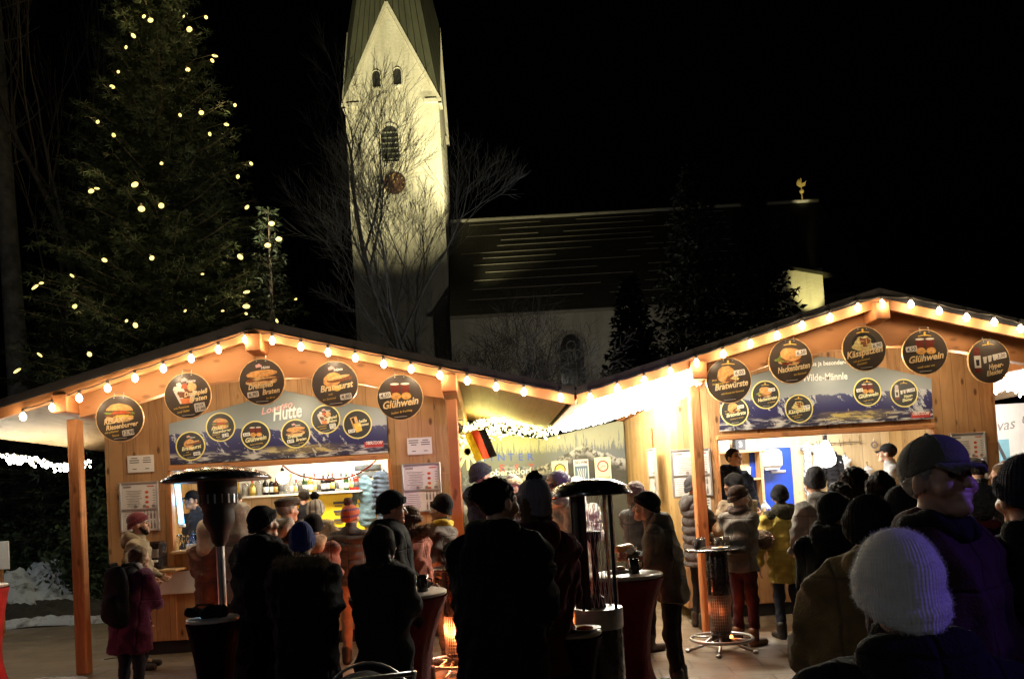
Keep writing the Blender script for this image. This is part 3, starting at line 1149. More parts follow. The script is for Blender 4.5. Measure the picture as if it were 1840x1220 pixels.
# ------------------------------------------------------------------ ground
def paving_mat():
    t = NT("paving")
    v = t.coord((1, 1, 1), rot=(0, 0, 0.12))
    b = t.n("TexBrick", offset=0.5)
    t.put(b.inputs["Vector"], v)
    b.inputs["Scale"].default_value = 1.0
    b.inputs["Brick Width"].default_value = 0.62
    b.inputs["Row Height"].default_value = 0.33
    b.inputs["Mortar Size"].default_value = 0.011
    b.inputs["Color1"].default_value = (0.26, 0.205, 0.15, 1)
    b.inputs["Color2"].default_value = (0.17, 0.135, 0.1, 1)
    b.inputs["Mortar"].default_value = (0.035, 0.028, 0.022, 1)
    n = t.noise(v, 2.2, 5)
    n2 = t.noise(v, 24, 4)
    c = t.mix(t.ramp(n, [(0.3, (0, 0, 0)), (0.8, (.8, .8, .8))]), b.outputs[0], (0.11, 0.085, 0.065))
    c = t.mix(t.math('MULTIPLY', n2, 0.5), c, (0.2, 0.16, 0.12))
    wet = t.ramp(n, [(0.34, (0.62, 0.62, 0.62)), (0.72, (0.26, 0.26, 0.26))])
    t.set(Base_Color=c, Roughness=wet)
    h = t.math('ADD', t.math('MULTIPLY', b.outputs["Fac"], -1.0), t.math('MULTIPLY', n2, 0.4))
    t.bump(h, 0.35, 0.006)
    return t.m


def sheet(name, x0, x1, y0, y1, z, m):
    o = MB().add([(x0, y0, z), (x1, y0, z), (x1, y1, z), (x0, y1, z)], [(0, 1, 2, 3)]).build(name, m)
    return tag(o, kind="structure")


earth = NT("earth")
_v = earth.coord()
earth.set(Base_Color=earth.mix(earth.noise(_v, 0.6, 6), (0.035, 0.03, 0.022), (0.09, 0.07, 0.05)), Roughness=0.95)
earth.bump(earth.noise(_v, 8, 6), 0.6, 0.05)
sheet("ground", -600, 600, -200, 900, 0.0, earth.m)
sheet("paving", -30, 30, -14, 12.8, 0.004, paving_mat())
M_["snow"] = None
t = NT("snow")
_v = t.coord()
_n = t.noise(_v, 4.5, 8, 0.65)
t.set(Base_Color=t.mix(t.ramp(_n, [(0.34, (0, 0, 0)), (0.5, (1, 1, 1))]), (0.12, 0.115, 0.11), (0.75, 0.78, 0.82)), Roughness=0.75)
t.bump(t.noise(_v, 30, 8, .7), 1.0, 0.06)
M_["snow"] = t.m


def heap(name, c, r, m, seed, label, cat, amp=.3, n=34):
    rs = np.random.RandomState(seed)
    ph = rs.rand(8, 3) * 6
    vs, fs = [], []
    for i in range(n + 1):
        for j in range(n + 1):
            u, w = i / n * 2 - 1, j / n * 2 - 1
            q = max(0.0, 1 - u * u - w * w * .9)
            x, y = u * r[0], w * r[1]
            hgt = q ** .7 * r[2]
            for k in range(8):
                hgt += q ** .5 * amp * r[2] * .3 * sin(x * (2 + k * 1.4) / r[0] * 2 + ph[k, 0]) * sin(y * (2 + k * 1.2) / r[1] * 2 + ph[k, 1])
            vs.append((x, y, max(hgt, -.02) if q > 0 else -.03))
    for i in range(n):
        for j in range(n):
            a = i * (n + 1) + j
            fs.append((a, a + n + 1, a + n + 2, a + 1))
    o = MB().add(vs, fs).build(name, m, None, True, loc=c)
    return tag(o, label, cat)


q = at(78, 1085, 15.2)
heap("snow_pile", (q.x, 15.2, 0.0), (1.25, 1.3, .82), M_["snow"], 3, "rough dirty heap of cleared snow beside the wooden post on the left", "snow pile")
M_["soil"] = plain("dark_soil", (0.03, 0.026, 0.02), 0.95, scale=4, bump=0.6)
heap("soil_mound", (at(90, 1120, 13.9).x, 13.95, 0.0), (1.5, .75, .26), M_["soil"], 5, "low dark mound of soil in front of the snow heap", "mound", .5)
heap("snow_strip", (at(75, 1130, 12.9).x, 13.05, 0.0), (1.5, .2, .12), M_["snow"], 9, "narrow strip of old snow along the edge of the paving", "snow", .4, 40)

heap("snow_patch", (at(85, 1214, 8.4).x, 8.4, 0.006), (.42, .16, .025), M_["snow"], 14, "thin patch of trodden snow on the paving at the lower left", "snow", .6, 30)
# ------------------------------------------------------------------ huts
Y_WALL, RIDGE_Z, SLOPE = 9.6, 3.6, 0.264
zu = lambda x: RIDGE_Z - SLOPE * abs(x)


def hut(name, label, XP, half, op, inner_y, counter_z, show_right_post):
    r = thing(name, label, "market hut", (XP, Y_WALL, 0))
    a, b = op
    L, R = half
    zt = lambda x: zu(x) - .005
    w = MB()
    w.prism([(L, .16), (a, .16), (a, zt(a)), (L, zt(L))], 0, .06)
    w.prism([(b, .16), (R, .16), (R, zt(R)), (b, zt(b))], 0, .06)
    w.prism([(a, 2.27), (b, 2.27), (b, zt(b)), (0, zt(0)), (a, zt(a))], 0, .06)
    w.prism([(a, .16), (b, .16), (b, counter_z - .02), (a, counter_z - .02)], 0, .06)
    w.build("front_wall", M_["boards_up"], r)
    # cover boards: corner posts, joint of the lower panel, beam over the opening
    MB().box(((a + b) / 2, -.012, 2.235), (b - a + .04, .1, .065), bev=.008).build("lintel", M_["beam_x"], r)
    for x0, x1 in ((L, a), (b, R)):
        MB().box(((x0 + x1) / 2, -.006, 1.08), (x1 - x0 - .02, .024, 1.83), bev=.004).build("lower_panel", M_["boards_up"], r)
    for x in (a - .02, b + .02):
        MB().box((x, -.02, (counter_z + 2.2) / 2), (.04, .05, 2.2 - counter_z), bev=.004).build("jamb", M_["post"], r)
    MB().box(((L + R) / 2, .05, .078), (R - L - .1, .06, .14)).build("base", M_["black_metal"], r)
    for x, sg in ((L, 1), (R, -1)):
        MB().box((x + sg * .03, 1.94, (zt(x) - .03) / 2 + .08), (.06, 3.74, zt(x) - .2)).build("side_wall", M_["boards_side"], r)
    MB().prism([(L + .065, .1), (R - .065, .1), (R - .065, zt(R) - .02), (0, zt(0) - .02), (L + .065, zt(L) - .02)], inner_y, inner_y + .05).build("back_wall", M_["pale_pine"], r)
    MB().box(((L + R) / 2, inner_y / 2 + .05, .27), (R - L - .14, inner_y - .1, .06)).build("floor_deck", M_["shelf"], r)
    MB().box(((a + b) / 2, .1, counter_z), (b - a - .004, .55, .035), bev=.008).build("counter", M_["shelf"], r)
    # roof
    for sg in (-1, 1):
        W = 3.42
        y0, y1 = -1.15, 3.9
        p = lambda x, dz: (sg * x, zu(x) + dz)
        MB().prism([p(0, .028), p(W, .028), p(W + .03, .11), p(0, .13)], y0 - .03, y1).build("roof_cover", M_["roofing"], r)
        MB().prism([p(0, .0), p(W - .02, .0), p(W - .02, .025), p(0, .025)], y0 + .05, y1 - .02).build("soffit", M_["soffit"], r)
        MB().prism([p(0.002, -.085), p(W, -.085), p(W, .026), p(0.002, .026)], y0 - .005, y0 + .045).build("barge_board", M_["beam_x"], r)
    bx = [0, .5, 1.08, 1.37, 1.73, 1.985]
    bz = [3.12, 3.10, 3.0, 2.92, 2.84, 2.79]
    poly = [(x, z) for x, z in zip(bx, bz)] + [(1.985, zu(1.985) - .004), (0, zu(0) - .004)]
    poly += [(-1.985, zu(1.985) - .004)] + [(-x, z) for x, z in list(zip(bx, bz))[:0:-1]]
    MB().prism(poly, -.96, -.85).build("gable_beam", M_["beam_x"], r)
    for x in (-2.07, 0, 2.07):
        wd = .17
        ztop = zu(abs(x) + wd / 2) - .006
        MB().box((x, 1.3 + (0 if x else -.02), ztop - .105), (wd, 5.02, .2), bev=.012).build("purlin", M_["beam_y"], r)
    for x in (-2.07, 2.07):
        if x > 0 and not show_right_post:
            continue
        MB().box((x, -.9, 1.39), (.125, .125, 2.77), bev=.012).build("post", M_["post"], r)
    return r


XL, XR = -2.40, 4.47
hut_l = hut("market_hut", "spruce snack hut with bottles on lit shelves in front of the church tower", XL, (-2.19, 1.99), (-1.40, 1.22), 2.5, 1.22, True)
hut_r = hut("market_hut", "spruce snack hut with blue panel and towels inside, white lit roof valley at its left", XR, (-2.06, 2.01), (-1.56, 1.16), 2.5, 1.12, False)

# ------------------------------------------------------------------ church
t = NT("church_plaster")
_v = t.coord()
_s = t.noise(t.coord((1.6, 1.6, .16)), 1.1, 6)
_c = t.mix(t.noise(_v, 0.5, 7), (0.5, 0.46, 0.38), (0.74, 0.7, 0.6))
_c = t.mix(t.math('MULTIPLY', t.ramp(_s, [(0.48, (0, 0, 0)), (0.68, (1, 1, 1))]), 0.5), _c, (0.36, 0.33, 0.26))
_c = t.mix(t.math('MULTIPLY', t.ramp(t.noise(_v, 0.24, 4), [(0.5, (0, 0, 0)), (0.56, (1, 1, 1))]), 0.25), _c, (0.42, 0.38, 0.3))
t.set(Base_Color=_c, Roughness=0.9)
t.bump(t.noise(_v, 5, 6), 0.5, 0.06)
M_["plaster"] = t.m
t = NT("tower_copper_roof")
_v = t.coord()
_sp = t.n("SeparateXYZ", i_0=_v)
_a = t.math('ARCTAN2', _sp.outputs[1], _sp.outputs[0])
_seam = t.ramp(t.math('FRACT', t.math('MULTIPLY', _a, 7.6)), [(0.0, (1, 1, 1)), (0.1, (0, 0, 0)), (0.9, (0, 0, 0)), (1.0, (1, 1, 1))])
_st = t.noise(t.coord((1.3, 1.3, .12)), 2.0, 5)
t.set(Base_Color=t.mix(_seam, t.mix(_st, (0.06, 0.065, 0.045), (0.2, 0.2, 0.14)), (0.02, 0.02, 0.015)), Roughness=0.6, Metallic=0.2)
t.bump(_seam, 0.6, 0.05)
M_["tower_roof"] = t.m
t = NT("nave_roof_tiles")
_v = t.coord()
_b = t.n("TexBrick")
t.put(_b.inputs["Vector"], t.coord((1, 1, 1), rot=(radians(90), 0, 0)))
_b.inputs["Scale"].default_value = 1.0
_b.inputs["Brick Width"].default_value = .5
_b.inputs["Row Height"].default_value = .42
_b.inputs["Mortar Size"].default_value = .02
_b.inputs["Color1"].default_value = (0.035, 0.032, 0.024, 1)
_b.inputs["Color2"].default_value = (0.06, 0.052, 0.04, 1)
_b.inputs["Mortar"].default_value = (0.012, 0.011, 0.01, 1)
t.set(Base_Color=t.mix(t.math('MULTIPLY', t.noise(_v, .35, 6), 0.8), _b.outputs[0], (0.03, 0.03, 0.022)), Roughness=0.7)
t.bump(_b.outputs["Fac"], -0.6, 0.05)
M_["nave_roof"] = t.m
M_["dark_opening"] = plain("dark_louvre", (0.02, 0.02, 0.018), 0.8)
M_["stone"] = plain("window_stone", (0.36, 0.33, 0.27), 0.85, scale=3, bump=.3)
M_["clock_red"] = plain("clock_face_red", (0.06, 0.026, 0.018), 0.7, var=.5, scale=3)
M_["gold"] = plain("gilt", (0.85, 0.62, 0.2), 0.5, 0.5)
M_["church_glass"] = plain("leaded_window", (0.03, 0.03, 0.03), 0.2)


def arch_poly(w, h, n=9, point=1.25):
    """Pointed-arch outline standing on z=0."""
    zs = h - w * .5 * point
    out = [(-w / 2, 0), (w / 2, 0), (w / 2, zs)]
    for k in range(1, n):
        u = k / n
        out.append((w / 2 * cos(u * pi / 2) ** .9, zs + (h - zs) * sin(u * pi / 2)))
    out.append((0, h))
    for k in range(n - 1, 0, -1):
        u = k / n
        out.append((-w / 2 * cos(u * pi / 2) ** .9, zs + (h - zs) * sin(u * pi / 2)))
    out.append((-w / 2, zs))
    return out


def ring_prism(mb, outer, inner, y0, y1):
    n = len(outer)
    vs = [(x, y, z) for y in (y0, y1) for P in (outer, inner) for x, z in P]
    fs = []
    for k in range(n):
        j = (k + 1) % n
        fs += [(k, j, n + j, n + k), (2 * n + j, 2 * n + k, 3 * n + k, 3 * n + j), (k, 2 * n + k, 2 * n + j, j), (n + j, 3 * n + j, 3 * n + k, n + k)]
    return mb.add(vs, fs)


TW, TZ, GZ = 7.3, 32.8, 40.5
tower_c = Vector((-5.5, 60 + TW / 2, 0))
ch = thing("church", "floodlit white church tower with steep gable and long dark nave behind the huts", "church", tower_c, radians(-2.0))
hw = TW / 2
tm = MB()
tm.box((0, 0, TZ / 2), (TW, TW, TZ))
for k in range(4):
    R = Matrix.Rotation(k * pi / 2, 3, 'Z')
    vs = [(-hw, -hw, TZ), (hw, -hw, TZ), (0, -hw, GZ), (-hw + .6, -hw + .5, TZ), (hw - .6, -hw + .5, TZ), (0, -hw + .5, GZ)]
    tm.add([R @ Vector(p) for p in vs], [(0, 1, 2), (5, 4, 3), (0, 2, 5, 3), (1, 4, 5, 2)])
tm.build("tower", M_["plaster"], ch)
# helm roof between the gables
rm = MB()
TOP = 60.0
for k in range(4):
    R = Matrix.Rotation(k * pi / 2, 3, 'Z')
    g0 = Vector((0, -hw - .22, GZ + .25))
    g1 = R @ g0
    cn = R @ Vector((-hw - .15, -hw - .15, TZ + .1))
    g2 = Matrix.Rotation((k - 1) * pi / 2, 3, 'Z') @ g0
    rm.add([g1, g2, cn, Vector((0, 0, TOP))], [(0, 2, 3), (2, 1, 3)])
rm.build("spire_roof", M_["tower_roof"], ch)
tr = MB()
for k in range(4):
    R = Matrix.Rotation(k * pi / 2, 3, 'Z')
    for sx in (-1, 1):
        a_, b_ = Vector((sx * (hw + .12), -hw - .12, TZ)), Vector((0, -hw - .12, GZ + .3))
        P = [R @ a_, R @ b_]
        tr.tube(P, .16, 4)
    tr.tube([R @ Vector((-hw - .25, -hw - .1, TZ)), R @ Vector((-hw + 1.1, -hw - .1, TZ))], .2, 4)
    tr.tube([R @ Vector((hw + .25, -hw - .1, TZ)), R @ Vector((hw - 1.1, -hw - .1, TZ))], .2, 4)
tr.build("gable_cornice", M_["plaster"], ch)


def church_window(cx, cz, w, h, y, louvre=True, name="window"):
    o = MB()
    out = [(cx + x * 1.22, cz - .12 + z * 1.1) for x, z in arch_poly(w, h)]
    inn = [(cx + x, cz + z) for x, z in arch_poly(w, h)]
    ring_prism(o, out, inn, y - .16, y + .1)
    f = o.build(name, M_["plaster"], ch)
    MB().prism(inn, y - .02, y - .012).build("louvre_opening", M_["dark_opening"], f)
    if louvre:
        l = MB()
        n = int(h / .42)
        for k in range(n):
            l.box((cx, y - .06, cz + .25 + k * .42), (w * .9, .06, .1), (0.5, 0, 0))
        l.build("louvre", M_["tower_roof"], f)


to_l = lambda px, py: (at(px, py, 60) - tower_c)
for px, py in ((680, 158), (718, 154)):
    p = to_l(px, py)
    church_window(p.x, p.z, .62, 1.35, -hw, False)
p = to_l(706, 292)
church_window(p.x, p.z, 1.35, 2.9, -hw)
p = to_l(712, 330)
cl = MB().disc(.86, -hw - .12, -hw - .01, 40, (p.x, p.z)).build("clock_face", M_["clock_red"], ch)
ck = MB()
for k in range(12):
    a_ = k * pi / 6
    ck.box((p.x + .7 * sin(a_), -hw - .13, p.z + .7 * cos(a_)), (.05, .02, .14), (0, a_, 0))
ck.box((p.x + .12, -hw - .15, p.z + .16), (.06, .02, .5), (0, .65, 0))
ck.box((p.x - .05, -hw - .14, p.z + .3), (.05, .02, .7), (0, -.15, 0))
ck.build("clock_hands", M_["gold"], cl)
# string course
# nave
NX0, NX1 = 3.75, 35.5          # in the church's frame
EY, RY, BY = -6.0, 1.0, 8.0
EZ, RZ = 15.2, 24.8
nv = MB()
nv.box(((NX0 + NX1) / 2, 1.0, EZ / 2), (NX1 - NX0, 13.4, EZ))
nv.build("nave_wall", M_["plaster"], ch)
rf = MB()
hip = 5.5
A = [(NX0, EY, EZ), (NX1 + .4, EY, EZ), (NX1 - hip + 4.6, RY, RZ), (NX0, RY, RZ), (NX0, BY, EZ), (NX1 + .4, BY, EZ)]
rf.add(A, [(0, 1, 2, 3), (3, 2, 5, 4), (1, 5, 2), (0, 3, 4), (0, 4, 5, 1)])
nr = rf.build("nave_roof", M_["nave_roof"], ch)
MB().tube([(NX0, RY, RZ + .1), (NX1 - hip + 4.6, RY, RZ + .1)], .16, 6).build("ridge_cap", M_["plaster"], nr)
MB().tube([(NX0, EY - .12, EZ - .05), (NX1 + .4, EY - .12, EZ - .05)], .13, 6).build("gutter", M_["stone"], nr)
rs_ = random.Random(4)
for k, u in enumerate((.95, .89, .82, .76, .7, .63, .57, .5, .42, .34, .25, .15)):
    y, z = EY + (RY - EY) * u, EZ + (RZ - EZ) * u
    x = NX0 + rs_.uniform(.5, 5)
    while x < NX1 - 12:
        g = MB()
        x2 = min(x + rs_.uniform(5, 14), NX1 - 9)
        g.tube([(x, y - .09, z + .03), (x2, y - .09, z + .03)], .026, 5)
        x = x2 + rs_.uniform(1, 6)
        g.build("snow_guard", M_["stone"], nr)
P = at(1035, 690, 57.6) - tower_c
wz = P.z
f = MB()
out = [(P.x + x * 1.35, wz - .3 + z * 1.16) for x, z in arch_poly(1.75, 3.7, 10, 1.7)]
inn = [(P.x + x, wz + z) for x, z in arch_poly(1.75, 3.7, 10, 1.7)]
ring_prism(f, out, inn, -5.98, -5.6)
fo = f.build("gothic_window", M_["stone"], ch)
MB().prism(inn, -5.72, -5.71).build("pane", M_["church_glass"], fo)
tc_ = MB()
for x in (-.29, .29):
    tc_.box((P.x + x, -5.78, wz + 1.15), (.07, .1, 2.3))
tc_.box((P.x, -5.78, wz + 1.1), (1.7, .08, .06))
for cx, cz, rr in ((-.44, 2.2, .36), (.44, 2.2, .36), (0, 2.85, .38), (0, 2.2, .3)):
    tc_.disc(rr, -5.82, -5.74, 18, (P.x + cx, wz + cz), r_in=rr - .07)
tc_.build("tracery", M_["stone"], fo)
x0, x1, y0 = 22.3, 25.0, 55.0
ax_ = MB()
ax_.box((x0 / 2 + x1 / 2 - tower_c.x, 56.6 - tower_c.y, 8.3), (x1 - x0, 3.2, 16.6))
an = ax_.build("choir_annex", M_["plaster"], ch)
q0, q1 = x0 - tower_c.x, x1 - tower_c.x
MB().add([(q0 - .3, y0 - .3 - tower_c.y, 16.9), (q1 + .9, y0 - .3 - tower_c.y, 16.0), (q1 + .2, 58.3 - tower_c.y, 17.8), (q0 - .3, 58.3 - tower_c.y, 18.3),
          (q0 - .3, y0 - .3 - tower_c.y, 16.7), (q1 + .9, y0 - .3 - tower_c.y, 15.8), (q1 + .2, 58.3 - tower_c.y, 16.6), (q0 - .3, 58.3 - tower_c.y, 16.6)],
         [(0, 1, 2, 3), (4, 7, 6, 5), (0, 4, 5, 1), (1, 5, 6, 2), (2, 6, 7, 3), (3, 7, 4, 0)]).build("roof", M_["nave_roof"], an)
wv = MB()
P = at(1436, 352, 64) - tower_c
wv.tube([(P.x, RY, RZ), (P.x, RY, RZ + .9)], .05, 6)
wv.ball((P.x, RY, RZ + .95), .2, 10, 7)
wv.tube([(P.x, RY, RZ + 1.1), (P.x, RY, RZ + 2.1)], .05, 5)
wv.prism([(P.x - .4, RZ + 1.55), (P.x - .1, RZ + 1.3), (P.x + .3, RZ + 1.4), (P.x + .45, RZ + 1.85), (P.x + .25, RZ + 1.7), (P.x, RZ + 1.65), (P.x - .15, RZ + 2.0), (P.x - .35, RZ + 1.9)], RY - .04, RY + .04)
wv.build("weathercock", M_["gold"], ch)

# ------------------------------------------------------------------ trees
def leaf_mat(name, a, b, scale=1.2):
    t = NT(name)
    v = t.coord()
    f = t.noise(v, scale, 5)
    t.set(Base_Color=t.mix(t.ramp(f, [(0.35, (0, 0, 0)), (0.68, (1, 1, 1))]), a, b), Roughness=0.6)
    t.p.inputs["Specular IOR Level"].default_value = 0.35
    return t.m


M_["fir"] = leaf_mat("fir_needles", (0.006, 0.012, 0.005), (0.034, 0.046, 0.028))
M_["spruce_dark"] = leaf_mat("dark_spruce_needles", (0.006, 0.009, 0.005), (0.014, 0.018, 0.01))
M_["hedge_leaf"] = leaf_mat("hedge_leaves", (0.02, 0.035, 0.015), (0.07, 0.1, 0.04))
M_["bark"] = plain("bark", (0.07, 0.055, 0.045), 0.95, scale=5, var=.4, bump=0.6)
M_["pale_bark"] = plain("pale_bark", (0.1, 0.09, 0.08), 0.9, scale=4, var=.5, bump=0.6)
M_["grey_bark"] = plain("grey_bark", (0.3, 0.29, 0.28), 0.9, scale=4, var=.4, bump=0.6)


def conifer(loc, h, r, label, m, seed, group=None, levels=40, per=10, cat="fir tree", name="fir_tree", z0=.04, tuft=1.0, stations=13, curve=.85, wid=.15, fan=1):
    rs = np.random.RandomState(seed)
    root = thing(name, label, cat, loc, 0, group)
    tr = MB().tube([(0, 0, 0), (0, 0, h * .5), (.02, .01, h * .98)], [h * .016, h * .009, .01], 8)
    br = MB()
    A, D, S, N = [], [], [], []
    for i in range(levels):
        z = h * (z0 + (1 - z0) * (i + rs.rand() * .6) / levels)
        u = z / h
        Lm = r * (1 - u) ** curve + .08
        n = max(4, int(per * (.55 + .5 * (1 - u))))
        a0 = rs.rand() * 6.3
        for k in range(n):
            az = a0 + 2 * pi * k / n + rs.randn() * .12
            L = Lm * (0.78 + .3 * rs.rand())
            d = np.array((cos(az), sin(az), 0))
            sd = np.array((-sin(az), cos(az), 0))
            sag = -.18 - .22 * (1 - u) + .9 * u ** 4
            pts = []
            for q in np.linspace(0, 1, 6):
                pts.append(d * L * q + np.array((0, 0, z + L * (sag * q + .22 * q * q))))
            br.tube([tuple(p) for p in pts], [max(.006, .012 * L) * (1 - .8 * q) for q in np.linspace(0, 1, 6)], 4, False)
            ns = max(4, int(stations * L / r) + 3)
            for q in np.linspace(.18, 1, ns):
                c = d * L * q + np.array((0, 0, z + L * (sag * q + .22 * q * q)))
                tw = L * .34 * (1.12 - q) + .1
                for sg in (-1, 1):
                    td = d * .72 + sd * sg * .75 + np.array((0, 0, -.12 + .2 * rs.randn()))
                    td /= np.linalg.norm(td)
                    nt = max(2, int(tw / ((.085 if fan == 1 else .055) * tuft)))
                    for e in range(nt):
                        A.append(c + td * tw * (e + .2 * rs.rand()) / nt)
                        D.append(td + rs.randn(3) * .42)
                        S.append((.07 + .06 * rs.rand()) * tuft * (1.35 if fan == 1 else 1))
                        nn = np.array((0, 0, 1.0)) + rs.randn(3) * .45
                        N.append(nn)
    A, D, S, N = np.array(A), np.array(D), np.array(S)[:, None], np.array(N)
    D /= np.linalg.norm(D, axis=1)[:, None]
    W = np.cross(D, N)
    W /= np.linalg.norm(W, axis=1)[:, None] + 1e-9
    U_ = np.cross(W, D)
    if fan > 1:
        rot_ = np.tile(np.linspace(-.75, .75, fan), len(A))[:, None]
        A, D, S, W, U_ = [np.repeat(q_, fan, 0) for q_ in (A, D, S, W, U_)]
        D, W = D * np.cos(rot_) + W * np.sin(rot_), W * np.cos(rot_) - D * np.sin(rot_)
        S = S * 1.15
    V = np.stack([A, A + D * S * .45 + W * S * wid + U_ * S * .05, A + D * S * 1.1, A + D * S * .45 - W * S * wid + U_ * S * .05], 1).reshape(-1, 3)
    Q = np.arange(len(A) * 4).reshape(-1, 4)
    tr.build("trunk", M_["bark"], root, True)
    br.build("limbs", M_["bark"], root, False, fixn=False)
    link("crown", npmesh("crown", V, Q), m, root, False)
    return root


def bare_tree(loc, h, label, m, seed, spread=.42, levels=6, trunk=.3, fork=.3, name="bare_tree", cat="tree", twigs=3, up=.25, r0=None, stems=1):
    rs = random.Random(seed)
    root = thing(name, label, cat, loc)
    tk, cr = MB(), MB()

    def grow(p, d, L, r, lv):
        pts, rad = [p], [r]
        n = 4 if lv > 1 else 3
        q = p.copy()
        dd = d.copy()
        for i in range(n):
            dd = (dd + Vector((rs.gauss(0, .1), rs.gauss(0, .1), rs.gauss(0, .06) + up * .12))).normalized()
            q = q + dd * L / n
            pts.append(q.copy())
            rad.append(r * (1 - .42 * (i + 1) / n))
        (tk if lv >= levels else cr).tube(pts, rad, 8 if lv >= levels else (5 if lv > 2 else 3), lv >= levels)
        if lv == 0:
            return
        kids = twigs + (1 if lv < levels else 2)
        for k in range(kids):
            t_ = fork + (1 - fork) * (k + rs.random() * .8) / kids
            i = min(n - 1, int(t_ * n))
            f_ = t_ * n - i
            b = pts[i].lerp(pts[i + 1], min(1, f_))
            ax = d.orthogonal().normalized()
            ax.rotate(Matrix.Rotation(rs.random() * 6.28, 3, d))
            nd = (d + ax * spread * 1.6 * (.6 + .7 * rs.random()) + Vector((0, 0, up))).normalized()
            grow(b, nd, L * (.52 + .25 * rs.random()) * (1.05 - .3 * t_ if lv == levels else 1), max(.007, rad[i] * .5), lv - 1)
        grow(pts[-1], (dd + Vector((0, 0, up * .4))).normalized(), L * .62, rad[-1] * .9, lv - 1)
    for s_ in range(stems):
        d0 = Vector((0, 0, 1)) if stems == 1 else Vector((rs.gauss(0, .3), rs.gauss(0, .3), 1)).normalized()
        grow(Vector((rs.gauss(0, .3) if stems > 1 else 0, 0, 0)), d0, h * fork_len(levels), r0 or h * .017, levels)
    tk.build("trunk", m, root, True)
    cr.build("crown", m, root, False, fixn=False)
    return root


def fork_len(l):
    return .46


def bush(loc, r, label, m, seed, n=9000, leaf=.07, name="evergreen_shrub", cat="shrub", group=None):
    rs = np.random.RandomState(seed)
    root = thing(name, label, cat, loc, 0, group)
    r = np.array(r)
    nb = 46
    c = rs.randn(nb, 3)
    c /= np.linalg.norm(c, axis=1)[:, None]
    c *= rs.rand(nb, 1) ** .4 * .8
    c[:, 2] = np.abs(c[:, 2])
    st = MB()
    for p in c:
        e = p * r
        st.tube([(0, 0, 0), (e[0] * .4, e[1] * .4, e[2] * .6), tuple(e)], [.03, .018, .006], 4, False)
    A = c[rs.randint(0, nb, n)] + rs.randn(n, 3) * .16
    A = A * r
    A[:, 2] = np.abs(A[:, 2])
    D = rs.randn(n, 3)
    D /= np.linalg.norm(D, axis=1)[:, None]
    W = np.cross(D, rs.randn(n, 3))
    W /= np.linalg.norm(W, axis=1)[:, None]
    S = leaf * (.6 + .8 * rs.rand(n, 1))
    V = np.stack([A, A + D * S + W * S * .45, A + D * S * 2, A + D * S - W * S * .45], 1).reshape(-1, 3)
    st.build("stems", M_["bark"], root, False, fixn=False)
    link("crown", npmesh("crown", V, np.arange(4 * n).reshape(n, 4)), m, root, False)
    return root


TREE_X, TREE_Y, TREE_H, TREE_R = at(305, 600, 19.0).x, 19.0, 16.4, 5.0
fir = conifer((TREE_X, TREE_Y, 0), TREE_H, TREE_R, "tall Christmas fir hung with white lights behind the left hut", M_["fir"], 7, levels=54, per=13, name="christmas_tree", cat="Christmas tree", curve=.95, tuft=1.25, stations=17, z0=.12, wid=.085, fan=3)
fir2 = conifer((at(490, 600, 14.6).x, 14.6, 0), at(492, 372, 14.6).z, .95, "small slender conifer with lights on its tip right of the Christmas fir", M_["fir"], 11, levels=34, per=8, cat="conifer", name="conifer", tuft=.7)
conifer((at(105, 500, 17.5).x, 17.5, 0), 6.2, 1.7, "short dark fir at the left foot of the Christmas fir", M_["fir"], 13, levels=26, per=9)
for i, (px, ty, Y, w, lb) in enumerate(((1130, 500, 38, 3.0, "dark spruce in front of the nave's gothic window"), (1240, 300, 43, 5.4, "tallest dark spruce hiding the middle of the nave roof"),
                                       (1352, 350, 41, 4.6, "dark spruce left of the lit choir roof"))):
    q = at(px, ty, Y)
    conifer((q.x, Y, 0), q.z, w, lb, M_["spruce_dark"], 30 + i, levels=40, per=13, name="spruce", cat="spruce", tuft=2.4, stations=12, wid=.3)
q = at(803, 640, 30)
bare_tree((q.x, 30, 0), 17.5, "bare broadleaved tree with fine twigs in front of the floodlit tower", M_["grey_bark"], 5, spread=.40, levels=6, twigs=2, fork=.42, r0=.26)
q = at(700, 640, 32)
bare_tree((q.x, 32, 0), 7.8, "bushy bare tree before the tower foot", M_["bark"], 12, spread=.5, levels=5, twigs=3, fork=.2, stems=4, r0=.075, up=.4)
q = at(930, 640, 28)
bare_tree((q.x, 28, 0), 8.6, "low tangled bare tree before the nave wall", M_["bark"], 21, spread=.65, levels=5, twigs=3, fork=.2, stems=3, r0=.09, up=.05)
q = at(600, 640, 24)
bare_tree((q.x, 24, 0), 6.4, "thin bare shrub behind the left hut roof", M_["bark"], 23, spread=.7, levels=4, twigs=3, fork=.2, stems=4, r0=.05, up=.05, name="bare_shrub", cat="shrub")
q = at(34, 640, 20.0)
tk = thing("tall_tree", "pale straight tree trunk at the far left edge", "tree", (q.x, 20.0, 0))
MB().tube([(0, 0, 0), (.02, 0, 2), (-.05, .05, 5), (-.15, 0, 9), (-.3, .1, 13), (-.4, .1, 18)], [.36, .3, .26, .22, .17, .08], 12).build("trunk", M_["pale_bark"], tk, True)
cr = MB()
rs_ = random.Random(8)
for k in range(14):
    z = rs_.uniform(10, 17)
    a_ = rs_.uniform(0, 6.28)
    L = rs_.uniform(.8, 2.4)
    cr.tube([(-.1, 0, z), (-.1 + L * .5 * cos(a_), L * .5 * sin(a_), z + L * .35), (-.1 + L * cos(a_), L * sin(a_), z + L * .9)], [.022, .012, .004], 5)
cr.build("limbs", M_["pale_bark"], tk)
q = at(135, 300, 20)
bare_tree((q.x, 20, 0), 17, "dim slim bare tree left of the Christmas fir", M_["bark"], 41, spread=.25, levels=4, twigs=2, fork=.5, r0=.16, up=.5)
